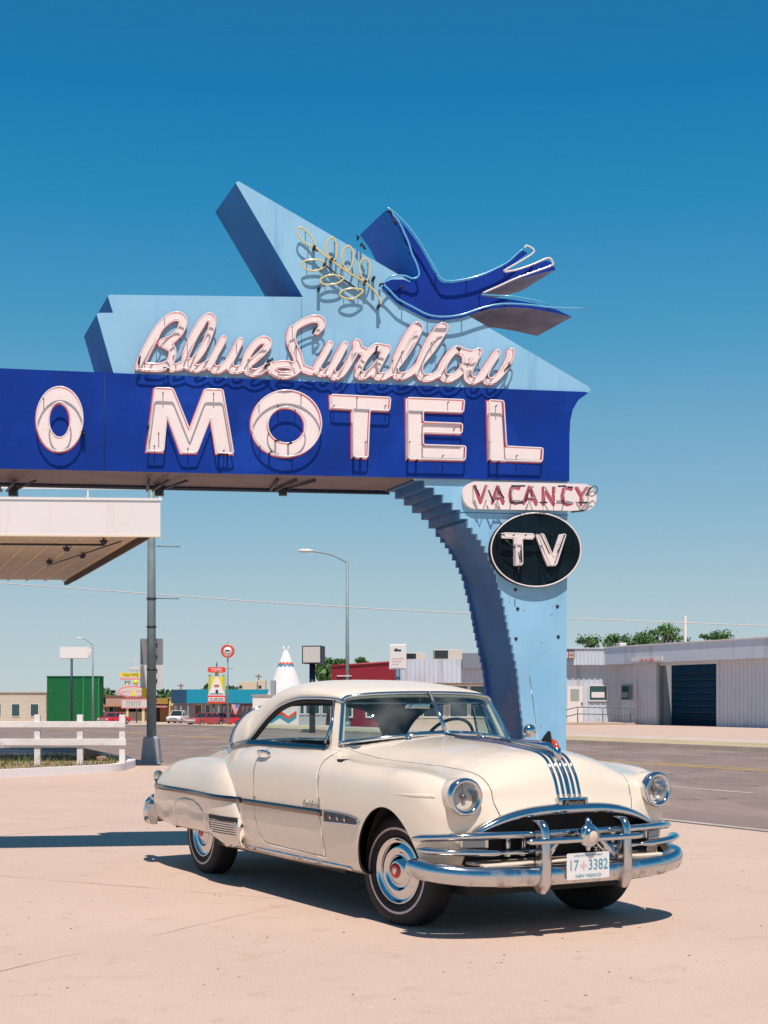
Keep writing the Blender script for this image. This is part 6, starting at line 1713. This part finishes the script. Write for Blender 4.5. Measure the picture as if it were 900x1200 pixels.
# motel and diner signs cluster
DS = 182.0
m_signyel = mat('sign_yellow', (.80,.62,.03), .5); m_signpink = mat('sign_pink', (.80,.22,.26), .5); m_postc = mat('post_cream_yellow', (.70,.58,.30), .6)
def marks(root, xs0, xs1, z0, z1, y, m, n, seed):
    rg = random.Random(seed); bm = bmesh.new(); w_ = (xs1-xs0)/n
    for k in range(n):
        a = xs0+w_*k+w_*.15; b = a+w_*.65; t = w_*.2
        box(bm, (a,y-.02,z0),(a+t,y,z1))
        c = rg.random()
        if c < .7: box(bm, (a+t,y-.02,z1-t),(b,y,z1))
        if c > .3: box(bm, (a+t,y-.02,(z0+z1)/2-t/2),(b,y,(z0+z1)/2+t/2))
        if c > .55: box(bm, (a+t,y-.02,z0),(b,y,z0+t))
    return obj('lettering', bm, m, root)
cs_ = bld('sign_tower', 'stacked yellow, pink and white roadside signs on two cream posts', 'sign', gx(158,DS), DS)
f = lambda px: gx(px,DS)-cs_.location.x; g = lambda py: gz(py,DS)-cs_.location.z
part(cs_, 'post', [((f(148),-.12,0),(f(150.6),.12,g(798)))], m_postc); part(cs_, 'post', [((f(166.5),-.12,0),(f(169.5),.12,g(818)))], m_postc)
bm = bmesh.new(); slab(bm, [[(f(142),g(793)),(f(140),g(788.5)),(f(175),g(788.5)),(f(175),g(793.5)),(f(143),g(793.5))]], lambda x,z,d: Vector((x,d,z)), -.3, -.05); y_ = obj('yellow_board', bm, m_signyel, cs_); marks(y_, f(144), f(163), g(792.6), g(789.4), -.30, m_trim, 7, 1)
part(cs_, 'pink_bar', [((f(141),-.3,g(796.6)),(f(176),-.05,g(794.8)))], m_signpink)
bm = bmesh.new(); lathe(bm, [(0,-.1),(.34,-.1),(.34,.1),(0,.1)], 24, 'Y', (f(159.3),-.2,g(799.4))); obj('yellow_disc', bm, m_signyel, cs_)
bm = bmesh.new(); el = [(f(156.5)+2.02*math.cos(a), g(810.6)+.74*math.sin(a)) for a in lin(0,2*math.pi,41)[:-1]]; slab(bm, [el], lambda x,z,d: Vector((x,d,z)), -.3, -.05); ov = obj('oval_board', bm, m_signpink, cs_); ov['label'] = 'pink-rimmed cream oval board'
bm = bmesh.new(); slab(bm, [[(f(156.5)+1.8*math.cos(a), g(810.6)+.56*math.sin(a)) for a in lin(0,2*math.pi,41)[:-1]]], lambda x,z,d: Vector((x,d,z)), -.33, -.301); obj('oval_face', bm, m_cream2, ov); marks(ov, f(142.5), f(154), g(812), g(809.2), -.335, m_signpink, 5, 2); marks(ov, f(160), f(170), g(812), g(809.2), -.335, m_signpink, 4, 3)
part(ov, 'jug_mark', [((f(154.6),-.36,g(815.6)),(f(158.6),-.34,g(811))),((f(155.4),-.36,g(811)),(f(156.2),-.34,g(806.5)))], m_signyel)
part(cs_, 'lower_board', [((f(142.5),-.3,g(830.2)),(f(174),-.05,g(819.4)))], m_signpink); lbd = part(cs_, 'lower_face', [((f(143.6),-.33,g(829.2)),(f(173),-.302,g(820.6)))], m_cream2); marks(lbd, f(148.5), f(166), g(828), g(822), -.335, mat('lettering_grey_green', (.16,.20,.16), .7), 6, 4)
part(cs_, 'bracket', [((f(146.4),-.1,g(802)),(f(147.2),.05,g(797.6))),((f(151.4),-.1,g(802)),(f(152,),.05,g(797.6)))], m_trim)
r4 = bld('outline_figure_sign', 'thin pale outline sign peeking above the stacked roadside signs', 'sign', gx(160,DS+3), DS+3)
f = lambda px: gx(px,DS+3)-r4.location.x; g = lambda py: gz(py,DS+3)-r4.location.z
bm = bmesh.new(); tube(bm, [(f(158)+.55*math.cos(a), 0, g(780)+.65*math.sin(a)) for a in lin(.2,3.3,14)], .05, 6); obj('outline', bm, m_cream2, r4); part(r4, 'panel', [((f(151.5),-.08,g(786)),(f(165),.08,g(782)))], m_cream2, .05); bm = bmesh.new(); cyl(bm, (0,0,0), .07, .07, g(785.5), 8); obj('pole', bm, m_galv, r4)

# curio sign and round sign
DT = 160.0
tc_ = bld('curio_sign', 'red, yellow and white sign with a painted tipi on a green pole', 'sign', gx(254,DT), DT)
f = lambda px: gx(px,DT)-tc_.location.x; g = lambda py: gz(py,DT)-tc_.location.z
m_sred = mat('sign_red', (.70,.06,.02), .45); m_sol = mat('sign_olive', (.42,.48,.14), .6); m_sgr = mat('pole_green', (.01,.20,.12), .5)
bm = bmesh.new(); cyl(bm, (f(250.5),0,0), .09, .09, g(824), 10); cyl(bm, (f(254),0,g(781)), .1, .05, .5, 8); obj('pole', bm, m_sgr, tc_)
bm = bmesh.new(); slab(bm, [roundc([(f(243.6),g(788.2)),(f(264.2),g(788.2)),(f(264.2),g(781.8)),(f(243.6),g(781.8))],.3,4)], lambda x,z,d: Vector((x,d,z)), -.3, .3); tp = obj('top_board', bm, m_sred, tc_)
def lab3(root, txt, size, x, z, y, m, sx=1):
    t = text_bm(txt, size, .01, sx=sx); bmesh.ops.transform(t, matrix=Matrix(((1,0,0,x),(0,0,-1,y),(0,1,0,z),(0,0,0,1))), verts=t.verts[:]); return obj('lettering', t, m, root)
lab3(tp, 'TEEPEE', .52, f(254), g(785.2), -.315, m_wtrim, .82)
part(tc_, 'side_panel', [((f(244.2),-.1,g(813)),(f(247.4),.1,g(791))),((f(260.8),-.1,g(813)),(f(264,),.1,g(791)))], m_sol); part(tc_, 'back_panel', [((f(247.4),-.08,g(812)),(f(260.8),.08,g(793.5)))], m_signyel)
part(tc_, 'neck', [((f(252),-.1,g(793.5)),(f(256),.1,g(788.2)))], m_sol)
bm = bmesh.new(); slab(bm, [[(f(243.8),g(815.5)),(f(264.4),g(815.5)),(f(255.4),g(793)),(f(253,),g(793))]], lambda x,z,d: Vector((x,d,z)), -.25, -.11); tpp = obj('tipi_panel', bm, m_wtrim, tc_)
part(tpp, 'tipi_door', [((f(253),-.28,g(812.5)),(f(256),-.252,g(808.5)))], m_trim); part(tpp, 'tipi_emblem', [((f(251.4),-.28,g(805)),(f(257),-.252,g(802.4)))], mat('emblem_rust', (.45,.14,.06), .6)); part(tpp, 'tipi_stripe', [((f(246),-.28,g(813.4)),(f(262),-.252,g(812.6)))], m_teal2)
part(tc_, 'lower_board', [((f(243.8),-.35,g(824.4)),(f(264.6),.3,g(815)))], m_sred); lw = part(tc_, 'lower_face', [((f(244.8),-.38,g(822)),(f(263.6),-.352,g(817)))], m_wtrim); lab3(lw, 'CURIOS', .46, f(254.2), g(819.6), -.40, m_trim, .95)
rs = bld('round_sign', 'round red-ringed white sign on a tall pale pole', 'sign', gx(267,150), 150)
f = lambda px: gx(px,150)-rs.location.x; g = lambda py: gz(py,150)-rs.location.z
bm = bmesh.new(); tube(bm, [(0,0,0),(0,0,g(752))], [.12,.05], 10); obj('pole', bm, m_galv, rs)
bm = bmesh.new(); lathe(bm, [(0,-.28),(.42,-.28),(.42,.1),(0,.1)], 28, 'Y', (0,0,g(763))); obj('sign_face', bm, m_wtrim, rs)
bm = bmesh.new(); lathe(bm, [(.70,-.30),(.70,.12),(.50,.12),(.50,-.30),(.70,-.30)], 32, 'Y', (0,0,g(763))); rr_ = obj('red_ring', bm, m_sred, rs)
bm = bmesh.new(); tube(bm, [(.36*math.cos(a),-.29,g(763)+.36*math.sin(a)) for a in lin(0,2*math.pi,25)[:-1]], .08, 6, closed=True) if False else None
bm.free()
part(rs, 'emblem', [((-.24,-.31,g(763.2)),(.24,-.282,g(761.6)))], m_trim); part(rs, 'cross_arm', [((-.05,-.05,g(783.6)),(.6,.05,g(783)))], m_galv)

# tipi shop
DTP = 112.0
tq = bld('tipi', 'tall white stucco tipi with red and teal zigzags behind the car roof', 'tipi', gx(335,DTP), DTP)
f = lambda px: gx(px,DTP)-tq.location.x; g = lambda py: gz(py,DTP)-tq.location.z
m_stucco = mat('white_stucco', (.74,.70,.68), .8, var=.06, vscale=3, bump=.2)
hT = g(764); rB = 2.35
bm = bmesh.new(); lathe(bm, [(rB,0),(rB*.98,.2),(.22,hT),(.10,hT+.12),(0,hT+.14)], 40, 'Z'); obj('shell', bm, m_stucco, tq, smooth=True)
bm = bmesh.new()
for a in (0.2,2.6): tube(bm, [(.1*math.cos(a),.1*math.sin(a),hT-.1),(.22*math.cos(a),.22*math.sin(a),hT+.45)], .06, 6)
obj('tipi_poles', bm, m_stucco, tq)
def zig(root, rfun, z0, amp, wd_, m, n, off):
    bm = bmesh.new(); K_ = n*2; pr_ = None; first = None
    for k in range(K_+1):
        a = 2*math.pi*k/K_; z = z0+(amp if k%2 else 0); r0, r1_ = rfun(z)+off, rfun(z+wd_)+off
        lo = bm.verts.new((r0*math.cos(a),r0*math.sin(a),z)); hi = bm.verts.new((r1_*math.cos(a),r1_*math.sin(a),z+wd_))
        if pr_:
            bm.faces.new((pr_[0],lo,hi,pr_[1]))
        pr_ = (lo,hi)
    o_ = obj('zigzag', bm, m, root); shell(o_, .01); return o_
rf_ = lambda z: .22+(rB-.22)*(1-z/hT)
zig(tq, rf_, g(779.8), .16, .14, m_sred, 12, .02); zig(tq, rf_, g(782.2), .16, .14, m_teal2, 12, .02)
th_ = bld('curio_shop', 'white curio shop with red and teal zigzag on its wall, seen through the car', 'shop', gx(296,104), 104)
f = lambda px: gx(px,104)-th_.location.x; g = lambda py: gz(py,104)-th_.location.z
part(th_, 'wall', [((0,0,0),(f(350),5,g(815)))], m_stucco); part(th_, 'annex_wall', [((f(350.05),0,0),(f(388),5,g(808)))], mat('annex_grey', (.42,.44,.46), .7, var=.1)); part(th_, 'roof', [((-.1,-.1,g(815)),(f(350),5.1,g(814))),((f(350.05),-.1,g(808)),(f(388.5),5.1,g(807)))], m_kerb)
def zflat(root, pts, w_, m, y):
    bm = bmesh.new(); 
    for a,b in zip(pts[:-1],pts[1:]): bm.faces.new([bm.verts.new(v) for v in ((a[0],y,a[1]),(b[0],y,b[1]),(b[0],y,b[1]+w_),(a[0],y,a[1]+w_))])
    shell(obj('zigzag', bm, m, root), .02)
zp = [(306,836),(312,841),(318,841.5),(328,836),(337,842),(347.5,835.5)]
zp = [(297,842.5),(308,836),(318,843),(328,836.5),(338,843),(347.5,836.5)]
zflat(th_, [(f(x),g(y+.4)) for x,y in zp], .26, m_sred, -.03); zflat(th_, [(f(x),g(y+4.4)) for x,y in zp], .26, m_teal2, -.03)
for a,b in ((352,356),(359,364),(368,374),(378,384)): window(th_, f(a), f(b), .9, 2.4, -.01)
part(th_, 'roof_vent', [((f(315.5),1,g(815)),(f(321),2,g(797)))], mat('vent_grey', (.3,.33,.36), .6))

# small parked cars
m_cglass = mat('car_glass_dark', (.02,.03,.035), .08); m_chr3 = mat('dull_chrome', (.5,.5,.5), .3, 1)
def small_car(name, label, cat, px, d, heading, paint, L=4.7, Wd=1.78, H=1.4, front_paint=None, group='cars parked across the highway'):
    x = gx(px,d); r_ = thing(name, label, cat, (x,d,ground_z(x,d)), heading, group)
    hw = Wd/2; prof = [(-L/2,.42),(-L/2+.03,.75),(-L/2+.12,.86),(-L*.27,.93),(L*.16,.94),(L*.42,.84),(L/2-.03,.74),(L/2,.55),(L/2-.02,.36),(L*.40,.26),(-L*.42,.26)]
    bm = bmesh.new(); pr_ = None
    for y, k in ((-hw,.93),(-hw*.97,.985),(-hw*.85,1.0),(0,1.02),(hw*.85,1.0),(hw*.97,.985),(hw,.93)):
        rg = [bm.verts.new((a*(.985+.015*(k>.95)), y, .6+(b-.6)*k)) for a,b in prof]
        if pr_:
            for j in range(len(prof)): bm.faces.new((pr_[j],rg[j],rg[(j+1)%len(prof)],pr_[(j+1)%len(prof)]))
        else: bm.faces.new(rg)
        pr_ = rg
    bm.faces.new(pr_[::-1]); obj('body', bm, paint, r_, ang=40)
    cab = [(-L*.30,.92),(-L*.20,H-.03),(-L*.0,H),(L*.07,H-.02),(L*.19,.93)]
    bm = bmesh.new(); A = [bm.verts.new((a,-hw*.9 if b < 1 else -hw*.72,b)) for a,b in cab]; B = [bm.verts.new((a,hw*.9 if b < 1 else hw*.72,b)) for a,b in cab]
    bm.faces.new(A); bm.faces.new(B[::-1])
    for j in range(5): bm.faces.new((A[j],A[(j+1)%5],B[(j+1)%5],B[j]))
    cg = obj('windows', bm, m_cglass, r_)
    bm = bmesh.new(); box(bm, (-L*.20,-hw*.73,H-.035),(L*.08,hw*.73,H+.02), .015)
    for s in (1,-1):
        for a0,b0,a1,b1 in ((-L*.30,.92,-L*.20,H-.03),(-L*.06,.93,-L*.06,H-.02),(L*.19,.93,L*.08,H-.02)): tube(bm, [(a0,hw*.905*s,b0),(a1,hw*.73*s,b1)], .035, 6)
    obj('roof', bm, paint, r_)
    for sx_ in (-.30,.31):
        for s in (1,-1):
            bm = bmesh.new(); lathe(bm, [(.0,-.1),(.30,-.1),(.33,-.06),(.33,.06),(.30,.1),(0,.1)], 20, 'Y'); wv_ = obj('wheel', bm, m_tyre, r_); wv_.location = (L*sx_,(hw-.09)*s,.33)
            bm = bmesh.new(); lathe(bm, [(0,.112),(.12,.115),(.19,.102)], 16, 'Y'); rim_ = obj('hub_cap', bm, m_chr3, wv_); rim_.scale = (1,s,1)
    bm = bmesh.new(); box(bm, (L/2-.02,-hw*.97,.38),(L/2+.10,hw*.97,.52),.02); obj('bumper', bm, m_chr3, r_)
    bm = bmesh.new(); box(bm, (L/2-.04,-hw*.55,.56),(L/2+.02,hw*.55,.72),.01); obj('grille', bm, m_chr3 if front_paint is None else front_paint, r_)
    for s in (1,-1): bm = bmesh.new(); box(bm, (L/2-.05,min(hw*.6*s,hw*.88*s),.58),(L/2+.02,max(hw*.6*s,hw*.88*s),.73),.02); obj('headlight', bm, m_wtrim, r_)
    return r_
small_car('parked_car', 'older red sedan with pale grille under the tipi shop sign', 'car', 241, 153, R(234), mat('car_red_faded', (.45,.05,.045), .35, coat=.4), 4.9, front_paint=m_wtrim)
small_car('parked_car', 'bright red car behind the older red sedan', 'car', 262.5, 162, R(220), mat('car_red_bright', (.62,.01,.03), .3, coat=.5), 4.3, H=1.45)
small_car('parked_car', 'red car in the shade beside the roadside signs', 'car', 134, 172, R(240), MATS['car_red_bright'], 4.3)
small_car('parked_car', 'white car by the pale yellow shop', 'car', 208.5, 181, R(262), m_wtrim, 4.4, H=1.6)

# power line and small utility pole
cb = bmesh.new(); tube(cb, [P(-160,672,46),P(95,690,46.5),P(300,705,46.6),P(450,714,46.8),P(665,724.5,47),P(806,730,47.3),P(1060,739,48)], .016, 6)
tag(obj('overhead_cable', cb, mat('cable_pale', (.60,.52,.50), .6), smooth=True), 'thin pale overhead cable crossing the sky behind the sign', 'cable')
for px, pt_, d, lab in ((212,801,230,'small utility pole with a crossarm behind the navy fascia'),(303,790,230,'thin utility pole behind the teal shop roof')):
    r_ = thing('utility_pole', lab, 'utility pole', (gx(px,d),d,ground_z(gx(px,d),d)), 0, 'far utility poles'); h_ = gz(pt_,d)-r_.location.z
    bm = bmesh.new(); tube(bm, [(0,0,0),(0,0,h_)], .12, 8); obj('pole', bm, m_brownw, r_); part(r_, 'crossarm', [((-.5,-.1,h_-.45),(.5,.1,h_-.28))], m_brownw)

# ---------- trees
m_leaf = [mat('leaf_dark_green', (.04,.10,.03), .8), mat('leaf_mid_green', (.08,.19,.05), .75), mat('leaf_pale_green', (.17,.30,.10), .7)]
m_bark = mat('bark', (.10,.07,.05), .9, var=.3)
def tree(px, d, pytop, halfpx, label, seed, dens=900, leaf=.28, squash=1.0, group='trees beyond the buildings', pale=0):
    rg = random.Random(seed); x = gx(px,d); g0 = ground_z(x,d); r_ = thing('tree', label, 'tree', (x,d,g0), 0, group)
    H_ = gz(pytop,d)-g0; RW = halfpx/FP*d
    bm = bmesh.new(); tube(bm, [(0,0,0),(.1,0,H_*.3),(0,.1,H_*.6)], [.16,.10,.05], 8)
    cl = []
    for k in range(20):
        a = rg.uniform(0,6.28); rr_ = rg.uniform(.2,1.15)*RW; zz = H_-RW*rg.uniform(.3,1.6)
        c = Vector((rr_*math.cos(a), rr_*math.sin(a)*.8, zz)); cl.append((c, RW*rg.uniform(.10,.36)))
        tube(bm, [(0,0,H_*rg.uniform(.25,.45)), Vector((c.x*.6,c.y*.6,zz*.9)), c], [.05,.035,.015], 5)
    cl.append((Vector((0,0,H_-RW*.42)), RW*.42))
    obj('trunk', bm, m_bark, r_)
    bm = bmesh.new()
    for k in range(dens):
        c, rr_ = rg.choice(cl); v = Vector((rg.gauss(0,1),rg.gauss(0,1),rg.gauss(0,1))).normalized()*rr_*(rg.uniform(.2,1.1) if rg.random() < .7 else rg.uniform(1.0,1.8))
        p = c+Vector((v.x,v.y,v.z*.8*squash)); 
        if p.z > H_: p.z = H_-rg.uniform(0,.3)
        n = (v.normalized()+Vector((rg.gauss(0,.5),rg.gauss(0,.5),rg.gauss(0,.5)))).normalized(); t = n.orthogonal().normalized(); b = n.cross(t); s_ = leaf*rg.uniform(.6,1.3)
        f_ = bm.faces.new([bm.verts.new(p+t*s_), bm.verts.new(p+b*s_*.6), bm.verts.new(p-t*s_), bm.verts.new(p-b*s_*.6)]); f_.material_index = min(2,max(0,int(rg.gauss(.9+pale,.7))))
    obj('crown', bm, m_leaf, r_, recalc=False)
tree(123, 215, 806, 10, 'dark leafy tree beside the green clad box', 1, 800, .3)
tree(146, 215, 812, 9, 'dark tree behind the pink-rimmed roadside boards', 2, 600, .3)
tree(190, 205, 808, 9, 'bushy dark tree behind the steel pole', 3, 700, .3)
tree(245, 215, 800, 7, 'small dark tree behind the tipi shop sign', 4, 500, .3)
tree(272, 215, 804, 6, 'low dark tree behind the round sign pole', 5, 400, .3)
tree(384, 100, 769, 16, 'green tree behind the blank cream box sign', 6, 1300, .2, pale=.5)
tree(402, 104, 774, 10, 'small green tree behind the tall street lamp', 7, 700, .2, pale=.4)
tree(424, 98, 770, 7, 'sparse small green tree rising above the red building', 8, 350, .16, pale=.6)
for i,(px,d,pt_,hp,lab,den,pl_) in enumerate(((699,112,743,15,'dark low tree top over the white workshop fascia beside the pillar',1000,.2),(722,116,742,13,'dark green tree between two others over the workshop roof vent',900,.1),(744,113,741,16,'broad green tree over the workshop roof vent',1000,.3),(765,118,735,13,'mid-green tree left of the pale airy tree over the workshop',900,.4),(782,108,729,10,'pale airy tree, tallest over the workshop roof',420,1.1),(802,118,744,9,'small tree by the white roof mast',350,.4),(840,120,738,18,'wide tree behind the far end of the workshop',900,.3))):
    tree(px,d,pt_,hp*1.25,lab,20+i,int(den*2.4),.11,pale=pl_)

# loose pebbles on the lot
bm = bmesh.new(); rg = random.Random(5)
for k in range(260):
    y = 6.5+10*rg.random()**1.2; x = rg.uniform(-.32,.32)*y; r = rg.uniform(.002,.007)
    vs = bmesh.ops.create_icosphere(bm, subdivisions=1, radius=r)['verts']
    for v in vs: v.co = Vector((v.co.x*1.2+x, v.co.y+y, v.co.z*.6+r*.4))
tag(obj('gravel', bm, mat('pebble_brown', (.36,.25,.19), .9, var=.4, vscale=50), recalc=False), 'tiny loose brown pebbles scattered over the pink concrete lot', 'gravel', kind='stuff')
bpy.context.view_layer.update()
